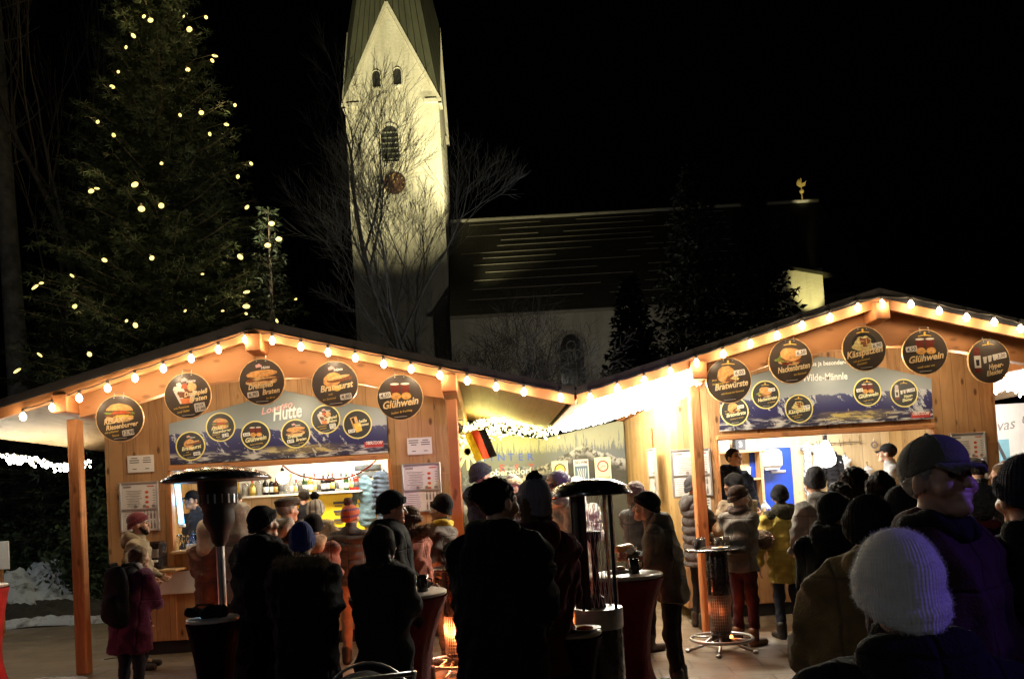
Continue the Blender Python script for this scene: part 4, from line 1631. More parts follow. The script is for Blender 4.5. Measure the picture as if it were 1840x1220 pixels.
for i, (px, py, Y, r, lb) in enumerate(((60, 900, 17.2, (1.7, 1.2, 2.1), "dark evergreen hedge shrub behind the snow heap"), (175, 900, 15.4, (1.1, 1.0, 2.5), "dark evergreen shrub beside the left hut's wall"),
                                       (-40, 900, 16.4, (1.4, 1.0, 1.9), "dark evergreen shrub at the left picture edge"))):
    bush((at(px, py, Y).x, Y, 0), r, lb, M_["hedge_leaf"], 50 + i)
# ------------------------------------------------------------------ string lights along the roof edges
M_["bulb"] = emit("lit_bulb", (1.0, 0.80, 0.52), 26, False)
M_["cable"] = plain("dark_cable", (0.03, 0.025, 0.02), 0.6)
M_["led"] = emit("lit_led", (1.0, 0.93, 0.72), 42, False)
M_["led_yellow"] = emit("lit_led_yellow", (1.0, 0.95, 0.40), 6, False)
M_["tree_bulb"] = emit("lit_tree_bulb", (1.0, 0.78, 0.22), 2.3, False)
WARM = (1.0, 0.73, 0.43)
bulb_mesh = MB().lathe([(.012, .0), (.014, -.02), (.027, -.035), (.033, -.055), (.028, -.078), (.016, -.094), (0, -.1)], 12).mesh("bulb")
sock_mesh = MB().lathe([(.013, .03), (.016, .028), (.016, -.012), (.0, -.014)], 8).mesh("socket")


def string(px, label, group, e):
    Yb = 8.395
    pts = [at(x, y - 8, Yb) for x, y in px]
    r = thing("string_lights", label, "string lights", pts[0], 0, group)
    o = pts[0]
    cab = []
    for a, b in zip(pts[:-1], pts[1:]):
        for u in (0, .25, .5, .75):
            p = a.lerp(b, u) - o
            p.z += .028 - .012 * sin(u * pi)
            p.y += .004
            cab.append(tuple(p))
    cab.append(tuple(pts[-1] - o))
    MB().tube(cab, .007, 5).build("cable", M_["cable"], r, True)
    for i, p in enumerate(pts):
        b = link("bulb", bulb_mesh if i else bulb_mesh, M_["bulb"] if not bulb_mesh.materials else None, r, True, p - o)
        link("socket", sock_mesh, M_["cable"] if not sock_mesh.materials else None, b, True)
        lamp("bulb_light", 'POINT', p + Vector((0, -.06, -.085)), e, WARM, .035)
    return r


string([(41, 747), (94, 731), (142, 714), (193, 696), (242, 678), (293, 661), (343, 643), (392, 627), (441, 609), (489, 611), (540, 622), (589, 632),
        (638, 642), (689, 653), (738, 662), (790, 673), (839, 683), (891, 694), (941, 703), (1007, 713)],
       "string of round warm bulbs along the gable edge of the bottle shelf hut", None, 3.5)
string([(1060, 713), (1109, 697), (1157, 682), (1204, 667), (1251, 651), (1299, 635), (1348, 617), (1396, 602), (1441, 584), (1491, 570), (1541, 552), (1584, 545), (1636, 546), (1687, 558),
        (1736, 570), (1786, 578), (1833, 590)],
       "string of round warm bulbs along the gable edge of the hut with the blue panel", None, 3.5)

# ------------------------------------------------------------------ light garlands under the eaves
led_ball = MB().ball((0, 0, 0), .017, 8, 6).mesh("led_bulb")
led_big = MB().ball((0, 0, 0), .024, 8, 6).mesh("led_bulb")


def garland(path, label, mat_, seed, drops=26, per=4, dl=.22, big=False, e=4.0, every=3, color=(1, .93, .72), jit=.03, extra=0):
    rs = random.Random(seed)
    r = thing("light_garland", label, "light garland", path[0])
    o = Vector(path[0])
    P = [Vector(p) - o for p in path]
    seg = [(b - a).length for a, b in zip(P[:-1], P[1:])]
    tot = sum(seg)

    def on(u):
        d = u * tot
        for a, b, l in zip(P[:-1], P[1:], seg):
            if d <= l:
                return a.lerp(b, d / l)
            d -= l
        return P[-1].copy()
    c = MB()
    c.tube([tuple(on(i / 40) + Vector((0, 0, .015 * sin(i * 1.7)))) for i in range(41)], .006, 5)
    me = led_big if big else led_ball
    me = me.copy()
    n = 0
    pts = []
    for i in range(drops):
        p = on((i + .5 + rs.uniform(-.2, .2)) / drops)
        k = rs.randint(max(1, per - 2), per)
        L = dl * k / per
        q = p + Vector((rs.uniform(-jit, jit), rs.uniform(-jit, jit), -L))
        c.tube([tuple(p), tuple(p.lerp(q, .5) + Vector((rs.uniform(-.01, .01), 0, 0))), tuple(q)], .003, 4)
        for j in range(k):
            if n < 100:
                t_ = p.lerp(q, (j + .7) / k) + Vector((rs.uniform(-jit, jit), rs.uniform(-jit, jit), 0))
                link("bulb", me, mat_ if not me.materials else None, r, True, t_)
                n += 1
        if i % every == 0:
            lamp("garland_light", 'POINT', o + p + Vector((0, -.05, -dl * .5)), e, color, .05)
    c.build("cable", M_["cable"], r, False, fixn=False)
    if extra:
        xb = MB()
        for i in range(extra):
            p = on(rs.random()) + Vector((rs.uniform(-jit, jit) * 1.5, rs.uniform(-jit, jit) * 1.5, -dl * rs.random() ** 1.5))
            xb.ball(tuple(p), rs.uniform(.007, .016), 6, 4)
        o_ = xb.build("small_bulbs", mat_, r, True, fixn=False)
        o_["kind"] = "stuff"
    return r


gA = at(1244, 664, 8.75)
gB = at(985, 748, 12.6)
mid = gA.lerp(gB, .3)
garland([gA, gA.lerp(gB, .35) + Vector((0, 0, -.02)), gA.lerp(gB, .7) + Vector((0, 0, -.03)), gB],
        "blazing white light garland climbing from the valley to the right hut's post", M_["led"], 2, 34, 4, .3, True, 46.0, 3, (1, .94, .74), extra=1500)
garland([at(1085, 718, 8.62), at(1150, 696, 8.62), at(1222, 674, 8.62)], "short bright light garland behind the roof edge at the right hut's post", M_["led"], 12, 22, 4, .22, True, 85.0, 4, (1, .95, .8), .04, extra=900)
garland([at(985, 752, 12.4), at(930, 742, 12.3), at(870, 755, 12.3), at(826, 768, 12.2)],
        "yellowish light garland along the top of the mountain picture wall", M_["led_yellow"], 3, 36, 4, .34, True, 12.0, 3, (1, .9, .24), .12, extra=700)
garland([at(-12, 814, 9.3), at(60, 822, 10.0), at(105, 834, 10.4), at(156, 826, 11.2)], "bright light garland under the outer left eave", M_["led"], 4, 30, 3, .1, False, 4.5, 4, (1, .86, .6), .05, extra=140)
garland([at(1786, 690, 9.7), at(1812, 676, 9.9), at(1845, 690, 10.2), at(1870, 680, 10.4)], "white light garland right of the right hut's corner board", M_["led"], 5, 24, 4, .16, False, 30.0, 3, (1, .95, .85), .06, extra=120)

# lights on the Christmas fir and the little conifer
tree_px = [(258, 30), (270, 35), (238, 63), (227, 84), (340, 53), (370, 30), (386, 100), (382, 109), (337, 124), (212, 129), (202, 156), (423, 189), (361, 201), (323, 206), (407, 223), (377, 240), (176, 218), (205, 242),
           (290, 293), (241, 330), (450, 293), (428, 316), (163, 342), (174, 338), (254, 373), (443, 372), (188, 467), (130, 495), (62, 515), (74, 508), (134, 550), (364, 492), (272, 462), (288, 368),
           (443, 524), (443, 549), (443, 563), (243, 582), (227, 576), (332, 558), (400, 558), (531, 537), (497, 575), (72, 637), (160, 635), (30, 665), (433, 460)]
tl = thing("tree_lights", "scattered white lamps on the boughs of the tall Christmas fir", "tree lights", (TREE_X, TREE_Y, 0))
tb = MB().ball((0, 0, -.02), (.058, .04, .04), 8, 6).mesh("bulb")
ts = MB().lathe([(.018, .05), (.02, .02), (.0, .0)], 6).mesh("clip")
rs_ = random.Random(3)
prev = None
cab = MB()
for i, (x, y) in enumerate(tree_px):
    best = None
    for Yq in np.arange(13.8, 19.0, .1):
        p = at(x, y, Yq)
        rr = TREE_R * max(0.02, 1 - p.z / TREE_H) ** .95
        dd = math.hypot(p.x - TREE_X, p.y - TREE_Y)
        if dd <= rr * .98 + .05:
            best = p
            break
    p = best if best is not None else at(x, y, 18.8)
    p = Vector(p)
    b = link("bulb", tb, M_["tree_bulb"] if not tb.materials else None, tl, True, p - Vector((TREE_X, TREE_Y, 0)))
    b.scale = [rs_.choice((.5, .75, 1.0, 1.2)) * rs_.uniform(.8, 1.3) for _ in range(3)]
    b.rotation_euler = (rs_.uniform(-.8, .8), rs_.uniform(-.8, .8), 0)
    link("clip", ts, M_["cable"] if not ts.materials else None, b, True)
    cab.tube([tuple(p - Vector((TREE_X, TREE_Y, -.03))), ((p.x - TREE_X) * .6, (p.y - TREE_Y) * .6, p.z - .05), ((p.x - TREE_X) * .2, (p.y - TREE_Y) * .2, p.z + .3)], .006, 4)
    if i % 2 == 0:
        lamp("tree_light", 'POINT', p + Vector((0, -.2, .14)), 8, (1, .78, .28), .04)
cab.build("cable", M_["cable"], tl, False)
tl2 = thing("tree_lights", "two white lamps near the tip of the little conifer", "tree lights", (fir2.location.x, fir2.location.y, 0))
cab = MB()
for x, y in ((501, 428), (481, 439), (488, 400)):
    p = at(x, y, 14.1)
    link("bulb", tb, None, tl2, True, p - tl2.location)
    cab.tube([tuple(p - tl2.location), (0, 0, p.z - .2)], .006, 4)
    lamp("tree_light", 'POINT', p + Vector((-.15, -.35, .25)), 60.0, (1, .9, .5), .04)
cab.build("cable", M_["cable"], tl2)

# lamps behind the gable beams that wash the banners
for XP in (XL, XR):
    for dx_, e in ((-1.1, 12), (0.1, 21), (1.1, 12)):
        lamp("banner_lamp", 'POINT', (XP + dx_, 8.86, 2.98 - abs(dx_) * .12), e, (1, .84, .56), .05)

# ------------------------------------------------------------------ banners and round dish signs
M_["sign_dark"] = plain("sign_dark", (0.075, 0.056, 0.046), 0.33, var=.25, scale=5)
M_["sign_dark_small"] = plain("sign_dark_small", (0.035, 0.036, 0.04), 0.5, var=.06)
M_["letter_cream"] = plain("letter_cream", (0.95, 0.72, 0.40), 0.6, var=.03)
M_["letter_yellow"] = plain("letter_yellow", (0.85, 0.55, 0.10), 0.6, var=.03)
M_["letter_pale"] = plain("letter_pale", (0.95, 0.9, 0.55), 0.6, var=.03)
M_["letter_white"] = plain("letter_white", (0.92, 0.92, 0.9), 0.6, var=.02)
M_["letter_pink"] = plain("letter_pink", (0.75, 0.42, 0.42), 0.6, var=.03)
M_["ring_yellow"] = plain("ring_yellow", (0.9, 0.82, 0.30), 0.5, var=.03)
M_["ring_dark"] = plain("ring_dark", (0.02, 0.018, 0.016), 0.4)
M_["bun"] = plain("bun", (0.72, 0.36, 0.12), 0.5, scale=30, var=.4)
M_["bread"] = plain("bread", (0.78, 0.46, 0.2), 0.5, scale=30, var=.4)
M_["meat"] = plain("meat", (0.22, 0.075, 0.03), 0.5, scale=70, var=.7)
M_["salad"] = plain("salad", (0.2, 0.27, 0.05), 0.5, scale=60, var=.7)
M_["tomato"] = plain("tomato", (0.62, 0.1, 0.03), 0.5, scale=40, var=.4)
M_["cheese"] = plain("cheese", (0.9, 0.6, 0.1), 0.5)
M_["noodle"] = plain("noodle", (0.8, 0.58, 0.25), 0.5, scale=90, var=.6)
M_["wine"] = plain("wine_red", (0.16, 0.03, 0.02), 0.3)
M_["foam"] = plain("pale_rim", (0.75, 0.7, 0.65), 0.4)
M_["orange"] = plain("orange_slice", (0.85, 0.38, 0.08), 0.5, scale=50, var=.4)
M_["cup_orange"] = plain("paper_cup", (0.85, 0.25, 0.08), 0.5)


def blob(rx, rz, cx, cz, seed, wob=.08, n=40, a0=0.0, a1=2 * pi, rot=0.0):
    rs = random.Random(seed)
    ph = [rs.uniform(0, 6.28) for _ in range(4)]
    pts = []
    for k in range(n):
        a = a0 + (a1 - a0) * k / n
        w = 1 + wob * (sin(3 * a + ph[0]) + .7 * sin(5 * a + ph[1]) + .6 * sin(9 * a + ph[2])) / 2
        x, z = rx * cos(a) * w, rz * sin(a) * w
        pts.append((cx + x * cos(rot) - z * sin(rot), cz + x * sin(rot) + z * cos(rot)))
    return pts


def dish(kind, R, y, parent, seed):
    """The printed dish picture, as flat shapes 1 mm above one another; R is the disc radius."""
    lay = [0]

    def put(nm, poly, m):
        lay[0] += 1
        MB().prism([(x * R, z * R) for x, z in poly], y - .0006 * lay[0], y).build(nm, M_[m], parent)
    if kind == 'burger':
        put("burger_bun", blob(.6, .2, 0, .02, seed, .05), 'bread')
        put("burger_salad", blob(.62, .12, .02, .2, seed + 1, .3), 'salad')
        put("burger_meat", blob(.58, .1, 0, .14, seed + 2, .2), 'meat')
        put("burger_tomato", blob(.42, .06, .06, .26, seed + 3, .3), 'tomato')
        put("burger_cheese", blob(.4, .05, .15, .1, seed + 5, .3), 'cheese')
        put("burger_top", blob(.58, .33, 0, .33, seed + 4, .04, 30, 0, pi), 'bun')
    elif kind == 'box':
        put("paper_box", [(-.62, .25), (.42, .2), (.2, -.35), (-.35, -.35)], 'foam')
        put("meat_slices", blob(.34, .25, -.12, .12, seed, .3), 'meat')
        put("salad_leaves", blob(.22, .2, -.36, .36, seed + 1, .4), 'foam')
        put("tomato_slice", blob(.14, .12, -.12, .42, seed + 2, .2), 'tomato')
        put("sauce_cup", blob(.2, .2, .2, .38, seed + 3, .15), 'bread')
        put("box_front", [(-.34, -.12), (.2, -.12), (.12, -.36), (-.26, -.36)], 'cup_orange')
    elif kind == 'baguette':
        put("lower_bread", blob(.72, .18, 0, .02, seed, .06, rot=.08), 'bread')
        put("pulled_meat", blob(.66, .16, .02, .16, seed + 1, .3, rot=.08), 'meat')
        put("cabbage", blob(.5, .05, .05, .15, seed + 2, .6, rot=.1), 'bread')
        put("upper_bread", blob(.7, .16, 0, .36, seed + 3, .06, rot=.1), 'bun')
    elif kind == 'sausage':
        put("roll", blob(.42, .3, -.1, .2, seed, .05, rot=.35), 'bun')
        put("sausage", blob(.58, .12, .22, .2, seed + 1, .04, rot=.12), 'meat')
        put("roll_edge", blob(.5, .07, .18, .28, seed + 2, .05, rot=.2), 'bread')
        put("mustard", blob(.17, .13, .08, -.2, seed + 3, .1), 'cheese')
    elif kind == 'wurst':
        put("roll", blob(.42, .38, -.1, .28, seed, .06, rot=.2), 'bun')
        put("sausages", blob(.3, .16, .16, .08, seed + 1, .3), 'meat')
        put("kraut", blob(.16, .12, .3, .12, seed + 2, .4), 'noodle')
    elif kind == 'roast':
        put("lower_roll", blob(.5, .17, -.1, -.02, seed, .06, rot=-.1), 'bread')
        put("salad_leaves", blob(.26, .17, -.4, .1, seed + 1, .4), 'salad')
        put("roast_slices", blob(.46, .14, .02, .08, seed + 2, .25, rot=-.1), 'meat')
        put("onion", blob(.25, .06, -.2, -.1, seed + 4, .4), 'wine')
        put("roll_top", blob(.5, .3, .02, .3, seed + 3, .05, rot=-.12), 'bun')
    elif kind == 'noodles':
        put("plate", blob(.58, .46, .02, .26, seed, .0), 'ring_dark')
        put("noodles", blob(.48, .36, -.02, .2, seed + 1, .2), 'noodle')
        put("fried_onions", blob(.24, .2, .06, .32, seed + 2, .4), 'meat')
        for k in range(7):
            a = k * .9
            put("noodle_strand", blob(.16, .018, -.04 + .28 * cos(a), .16 + .2 * sin(a), seed + 9 + k, .2, 14, rot=a * 1.7), 'bread')
    elif kind == 'wine':
        for sx in (-.22, .24):
            put("mug", [(sx - .2, .62), (sx + .2, .62), (sx + .17, .1), (sx - .17, .1)], 'wine')
            put("mug_rim", blob(.2, .05, sx, .6, seed, 0, 24), 'foam')
        for sx in (-.18, .28):
            put("orange_slice", blob(.22, .16, sx, .05, seed, .03, 24), 'orange')
            put("orange_heart", blob(.15, .11, sx, .05, seed, .05, 24), 'bun')
    elif kind == 'bottle':
        put("bottle", [(-.72, .6), (-.66, .66), (-.48, .66), (-.42, .6), (-.4, -.5), (-.74, -.5)], 'wine')
        put("bottle_label", [(-.73, .28), (-.41, .28), (-.41, -.28), (-.73, -.28)], 'foam')
        put("label_mark", [(-.66, .1), (-.48, .1), (-.5, -.18), (-.64, -.18)], 'ring_dark')
        for k in range(3):
            x = -.2 + .24 * k
            put("shot_glass", [(x - .1, .2 + .04 * k), (x + .1, .22 + .04 * k), (x + .06, -.08 + .05 * k), (x - .06, -.1 + .05 * k)], 'foam')
    elif kind == 'fries':
        put("bag", [(-.55, .5), (-.05, .62), (.2, -.2), (-.25, -.55)], 'bread')
        put("bag_print", [(-.45, .45), (-.25, .52), (-.15, .1), (-.3, .05)], 'ring_dark')
        put("slush", [(-.3, .0), (.25, .1), (.35, -.5), (-.1, -.65)], 'cheese')
    return y - .0006 * (lay[0] + 2)


SIGN_LINES = {
    'L1': ('burger', [("RELAX", -.27, -.2, .3, .9), ("Riesenburger", .08, -.42, .27, 1.42)], [("mit pikanter", -.36, -.62, .13, .62), ("Sauce", -.2, -.78, .13, .3)], ("12,90", .35, -.64), None),
    'L2': ('box', [("Drehspieß", .36, .0, .27, 1.05), ("Braten", .45, -.26, .27, .8)], [("mit Pommes", -.3, -.56, .13, .68), ("und Salat", -.22, -.74, .13, .55)], ("BOX 15,90", .52, -.56), "hut"),
    'L3': ('baguette', [("Drehspieß", -.06, -.28, .28, 1.15), ("Braten", .4, -.54, .28, .8)], [("im Brot", .38, -.76, .12, .4)], ("6,90", -.4, -.56), "hut"),
    'L4': ('sausage', [("Bratwurst", .06, -.26, .36, 1.5)], [("mit", -.22, -.5, .13, .2), ("im Semmel", -.28, -.7, .13, .6)], ("4,80", .46, -.6), "hut"),
    'L5': ('wine', [("Glühwein", .0, -.42, .42, 1.6)], [("lecker & fruchtig", .05, -.7, .14, .95)], ("4,50", -.66, .1), None),
    'R1': ('wurst', [("Bratwürste", .1, -.34, .36, 1.55)], [("Drei", -.66, .0, .11, .22), ("Nürnberger", -.46, -.16, .11, .6), ("mit Kraut im Semmel", .14, -.58, .11, 1.05)], ("6,00", .5, .34), "leaf"),
    'R2': ('roast', [("Nackenbraten", .12, -.44, .33, 1.55)], [("im Semmel", .4, -.64, .13, .6)], ("6,50", .5, .36), "leaf"),
    'R3': ('noodles', [("Kässpatzen", -.02, -.3, .38, 1.75)], [("mit gerösteten", -.2, -.56, .12, .8), ("Zwiebeln", -.2, -.72, .12, .5)], ("6,90", .6, .1), "leaf"),
    'R4': ('wine', [("Glühwein", .02, -.4, .38, 1.6)], [("weiß oder rot", .02, -.7, .13, .8)], ("4,50", -.62, .16), "leaf"),
    'R5': ('bottle', [("Hyper-", .3, -.34, .28, .75), ("Elexier", .2, -.64, .28, .85)], [], ("3,00", .6, .2), "leaf"),
    'L6': ('fries', [("heiße", .42, .12, .3, .62), ("Pommes", .46, -.14, .26, .8)], [], ("5,50", -.45, -.5), None),
}


def face(code, R, y, parent, small=False):
    pic, big, sm, price, mark = SIGN_LINES[code]
    y1 = dish(pic, R, y, parent, len(code) + ord(code[0]) + ord(code[1]))
    b = MB()
    for s, x, z, h, w in big:
        put_text(b, s, h * R * 1.12, x * R, z * R, y1, .13, .32, .028, w * R)
    b.build("lettering", M_["letter_cream"] if not small else M_["letter_pale"], parent, fixn=False)
    if sm:
        b = MB()
        for s, x, z, h, w in sm:
            put_text(b, s, h * R, x * R, z * R, y1, .13, .2, .012, w * R)
        b.build("small_lettering", M_["letter_yellow"], parent, fixn=False)
    s, x, z = price
    w, h = (.24, .2) if len(s) > 6 else (.26, .13)
    ca, sa = cos(.12), sin(.12)
    pl = MB().prism([(x * R + (u * ca - v * sa) * R, z * R + (u * sa + v * ca) * R) for u, v in
                     ((-w, -h * .7), (-w * .9, -h), (w * .9, -h), (w, -h * .7), (w, h * .7), (w * .9, h), (-w * .9, h), (-w, h * .7))], y1 - .0012, y1).build("price_tag", M_["foam"] if not small else M_["letter_white"], parent)
    b = MB()
    if len(s) > 6:
        put_text(b, s.split()[0], .17 * R, x * R - .01 * R, z * R + .03 * R, y1 - .0018, .12, .1, .012)
        put_text(b, s.split()[1], .19 * R, x * R + .01 * R, z * R - .15 * R, y1 - .0018, .12, .1, .012)
    else:
        put_text(b, s, .24 * R, x * R, z * R - .08 * R, y1 - .0018, .12, .15, .012)
    b.build("price", M_["print"], pl, fixn=False)
    if mark == "hut":
        b = MB()
        put_text(b, "Hütte", .17 * R, .18 * R, .58 * R, y1, .1, .3, .014)
        b.build("hut_name", M_["letter_white"], parent, fixn=False)
        b = MB()
        b.prism([((x * .12 - .12) * R, (z * .1 + .72) * R) for x, z in ((-1, -1), (1, -.6), (1.3, 0), (.2, .9), (-.4, .5), (-1.2, .2))], y1 - .0004, y1)
        b.build("hut_mark", M_["letter_pink"], parent)
    elif mark == "leaf":
        b = MB()
        for sg in (-1, 1):
            b.prism([(sg * .02 * R, .76 * R), (sg * .3 * R, .72 * R), (sg * .3 * R, .75 * R), (sg * .05 * R, .8 * R)], y1 - .0004, y1)
        b.prism([(-.02 * R, .74 * R), (.03 * R, .74 * R), (.05 * R, .9 * R), (0, .94 * R), (-.05 * R, .88 * R)], y1 - .0004, y1)
        b.build("emblem", M_["letter_yellow"], parent)
    if sm:
        MB().prism([(-.28 * R, -.9 * R), (.28 * R, -.87 * R), (.28 * R, -.855 * R), (-.28 * R, -.885 * R)], y1 - .0004, y1).build("small_print", M_["letter_white"], parent)


what = {'L1': "burger", 'L2': "meat and salad in a paper box", 'L3': "meat filled baguette", 'L4': "sausage in a roll with mustard", 'L5': "two mugs and orange slices",
        'R1': "small sausages in a roll", 'R2': "roast pork roll", 'R3': "plate of cheese noodles", 'R4': "two mugs and orange slices", 'R5': "red bottle and shot glasses"}
where = {'L': "on the left hut's gable", 'R': "on the right hut's gable"}
for code, px, py in (('L1', 216, 752), ('L2', 338, 711), ('L3', 471, 686), ('L4', 602, 690), ('L5', 719, 714), ('R1', 1309, 684), ('R2', 1420, 649), ('R3', 1552, 627), ('R4', 1661, 633), ('R5', 1776, 649)):
    p = at(px, py, 8.59)
    s = thing("round_sign", "dark round sign picturing %s %s" % (what[code], where[code[0]]), "sign", p, 0, "round dish signs hung on the gable beams")
    MB().disc(.251, -.012, .012, 56).build("board", M_["sign_dark"], s)
    MB().disc(.254, -.014, .006, 56, r_in=.247).build("rim", M_["bread"], s)
    face(code, .245, -.0125, s)
    rq = random.Random(px)
    s.rotation_euler = (rq.uniform(-.03, .05), rq.uniform(-.035, .035), rq.uniform(-.07, .07))
    hk = MB()
    for sx in (-.05, .05):
        hk.tube([(sx, -.008, .236), (sx, .0, .285)], .003, 5)
        hk.ball((sx, -.016, .225), (.007, .004, .007), 8, 5)
    hk.tube([(-.05, .0, .285), (.05, 0, .285)], .003, 5)
    hk.build("hangers", M_["steel"], s, fixn=False)


def panorama(name, seed, z0, z1):
    """Printed mountain panorama: grey-green sky, blue ridges, snow fields and a golden valley."""
    t = NT(name)
    tc = t.n("TexCoord")
    sp = t.n("SeparateXYZ", i_0=tc.outputs["Object"])
    x, z = sp.outputs[0], sp.outputs[2]
    h = t.math('DIVIDE', t.math('SUBTRACT', z, z0), z1 - z0)
    v = t.n("CombineXYZ", i_0=t.math('ADD', x, seed), i_2=t.math('MULTIPLY', z, .55)).outputs[0]
    n1 = t.noise(v, 2.2, 7, .6)
    n2 = t.noise(t.n("CombineXYZ", i_0=t.math('ADD', x, seed + 5)).outputs[0], 1.7, 7, .62)
    n3 = t.noise(t.n("CombineXYZ", i_0=t.math('MULTIPLY', x, 3.0), i_1=seed, i_2=t.math('MULTIPLY', z, 14.0)).outputs[0], 1.5, 6, .65)
    zig = t.math('MULTIPLY', t.math('SUBTRACT', t.noise(t.n("CombineXYZ", i_0=x, i_1=seed + 2).outputs[0], 5.0, 3), .5), 1.2)
    ns = t.noise(t.n("CombineXYZ", i_0=t.math('ADD', t.math('MULTIPLY', x, 7.0), t.math('MULTIPLY', z, 5.0)), i_1=seed, i_2=t.math('SUBTRACT', t.math('MULTIPLY', z, 2.2), t.math('MULTIPLY', x, 2.4))).outputs[0], 1.6, 7, .72)
    skyc = t.ramp(h, [(.36, (.42, .46, .52)), (.55, (.28, .33, .37)), (.75, (.2, .235, .24)), (1.0, (.15, .17, .165))])
    ridge = t.math('ADD', t.math('MULTIPLY', n2, .42), .24)
    below = t.ramp(t.math('SUBTRACT', ridge, h), [(.0, (0, 0, 0)), (.012, (1, 1, 1))])
    rock = t.ramp(h, [(0, (.03, .03, .06)), (.25, (.03, .03, .14)), (.5, (.06, .075, .2))])
    snow = t.ramp(t.math('ADD', t.math('ADD', n1, t.math('MULTIPLY', t.math('SUBTRACT', ridge, h), -.35)), t.math('MULTIPLY', t.math('SUBTRACT', ns, .5), 2.0)), [(.56, (0, 0, 0)), (.6, (1, 1, 1))])
    mt = t.mix(t.math('MULTIPLY', snow, .75), rock, (.72, .76, .82))
    low = t.ramp(t.math('SUBTRACT', .17, h), [(0, (0, 0, 0)), (.06, (1, 1, 1))])
    st = t.ramp(n3, [(.48, (0, 0, 0)), (.58, (1, 1, 1))])
    mt = t.mix(t.math('MULTIPLY', low, st), mt, (.62, .62, .62))
    gx = t.ramp(t.math('SUBTRACT', .55, t.math('ABSOLUTE', t.math('SUBTRACT', x, .2))), [(0, (0, 0, 0)), (.35, (1, 1, 1))])
    gz = t.ramp(t.math('SUBTRACT', .08, t.math('ABSOLUTE', t.math('SUBTRACT', h, .12))), [(0, (0, 0, 0)), (.05, (1, 1, 1))])
    mt = t.mix(t.math('MULTIPLY', t.math('MULTIPLY', gx, gz), t.math('ADD', st, .25)), mt, (.62, .5, .16))
    t.set(Base_Color=t.mix(below, skyc, mt), Roughness=.42)
    return t.m


def banner(XP, px_poly, seed, label, discs, texts, red):
    c = at(sum(p[0] for p in px_poly) / len(px_poly), px_poly[0][1], 9.54)
    pts = [at(x, y, 9.54) for x, y in px_poly]
    z0 = pts[0].z
    o = thing("mountain_banner", label, "banner", (XP, 9.54, z0))
    poly = [(p.x - XP, max(0.0, p.z - z0)) for p in pts]
    MB().prism(poly, 0, .014).build("print", panorama("panorama_%d" % seed, seed * 3.7, 0, max(z for _, z in poly)), o)
    for code, x, y in discs:
        p = at(x, y, 9.53)
        d = MB().disc(.165, -.003, 0, 44).build("dish_disc", M_["sign_dark_small"], o)
        d.location = (p.x - XP, -.001, p.z - z0)
        MB().disc(.178, -.0045, 0, 44, r_in=.163).build("disc_ring", M_["ring_yellow"], d)
        tmp = d
        # everything printed on the disc stays in one sub-part per colour
        face_flat(code, .16, -.0035, d)
    for s, x, y, px_h, px_w, m, sh, rot in texts:
        p = at(x, y, 9.53)
        b = MB()
        put_text(b, s, px_h / 1400 * 9.53 * 1.3, p.x - XP, p.z - z0, -.003, rot, sh, .02, px_w / 1400 * 9.53)
        b.build("lettering", m, o, fixn=False)
    x0, y0, x1, y1 = red
    a_, b_ = at(x0, y1, 9.53), at(x1, y0, 9.53)
    tg = MB().prism([(a_.x - XP, a_.z - z0), (b_.x - XP, a_.z - z0), (b_.x - XP, b_.z - z0), (a_.x - XP, b_.z - z0)], -.004, 0).build("town_badge", M_["print_red"], o)
    b = MB()
    put_text(b, "OBERSTDORF", .055, (a_.x + b_.x) / 2 - XP, a_.z - z0 + .035, -.005, 0.0, .2, .02, (b_.x - a_.x) * .88)
    b.build("badge_lettering", M_["letter_white"], tg, fixn=False)
    # small logo on top of the banner
    return o


def face_flat(code, R, y, d):
    """Same print as the big signs, gathered by colour so that the disc keeps few sub-parts."""
    tmp = bpy.data.objects.new("collector", None)
    COL.objects.link(tmp)
    face(code, R, y, tmp, True)
    by = {}
    kids = [o for o in list(COL.objects) if o.parent == tmp]
    kids += [o for k in kids for o in list(COL.objects) if o.parent == k]
    for o in kids:
        m = o.data.materials[0]
        mb = by.setdefault(m.name, (MB(), m))[0]
        mb.add([v.co for v in o.data.vertices], [p.vertices for p in o.data.polygons])
    for o in kids:
        bpy.data.objects.remove(o)
    bpy.data.objects.remove(tmp)
    nm = {"letter_pale": "lettering", "letter_yellow": "small_lettering", "letter_white": "price_tag", "dark_print": "price"}
    for k, (mb, m) in by.items():
        mb.build(nm.get(k, "printed_" + k), m, d, fixn=False)


banner(XL, [(306, 835), (697, 813), (694, 736), (543, 709), (512, 702), (303, 762)], 1, "mountain panorama banner with six dish discs and the word Hütte above the left counter",
       [('L4', 342, 801), ('L1', 396, 767), ('L5', 459, 782), ('L3', 531, 779), ('L2', 585, 753), ('L6', 642, 762)],
       [("Hütte", 516, 752, 27, 52, M_["letter_white"], .3, .1), ("Loretto", 497, 738, 13, 58, M_["letter_pink"], .4, .2)], (655, 792, 689, 804))
banner(XR, [(1293, 775), (1677, 752), (1673, 680), (1520, 646), (1475, 640), (1296, 690)], 2, "mountain panorama banner with five dish discs above the right counter",
       [('R1', 1320, 739), ('R2', 1376, 709), ('R3', 1436, 734), ('R4', 1559, 704), ('R5', 1625, 706)],
       [("Wilde-Männle", 1483, 683, 14, 84, M_["letter_white"], .05, .0), ("Haus ja besonder-", 1484, 656, 9, 76, M_["letter_white"], .1, .0)], (1638, 739, 1672, 751))
lg = MB()
for px, XP in ((517, XL),):
    pass

# ------------------------------------------------------------------ menu boards and notes on the walls
M_["menu_print_grey"] = plain("grey_print", (0.25, 0.22, 0.22), 0.7)


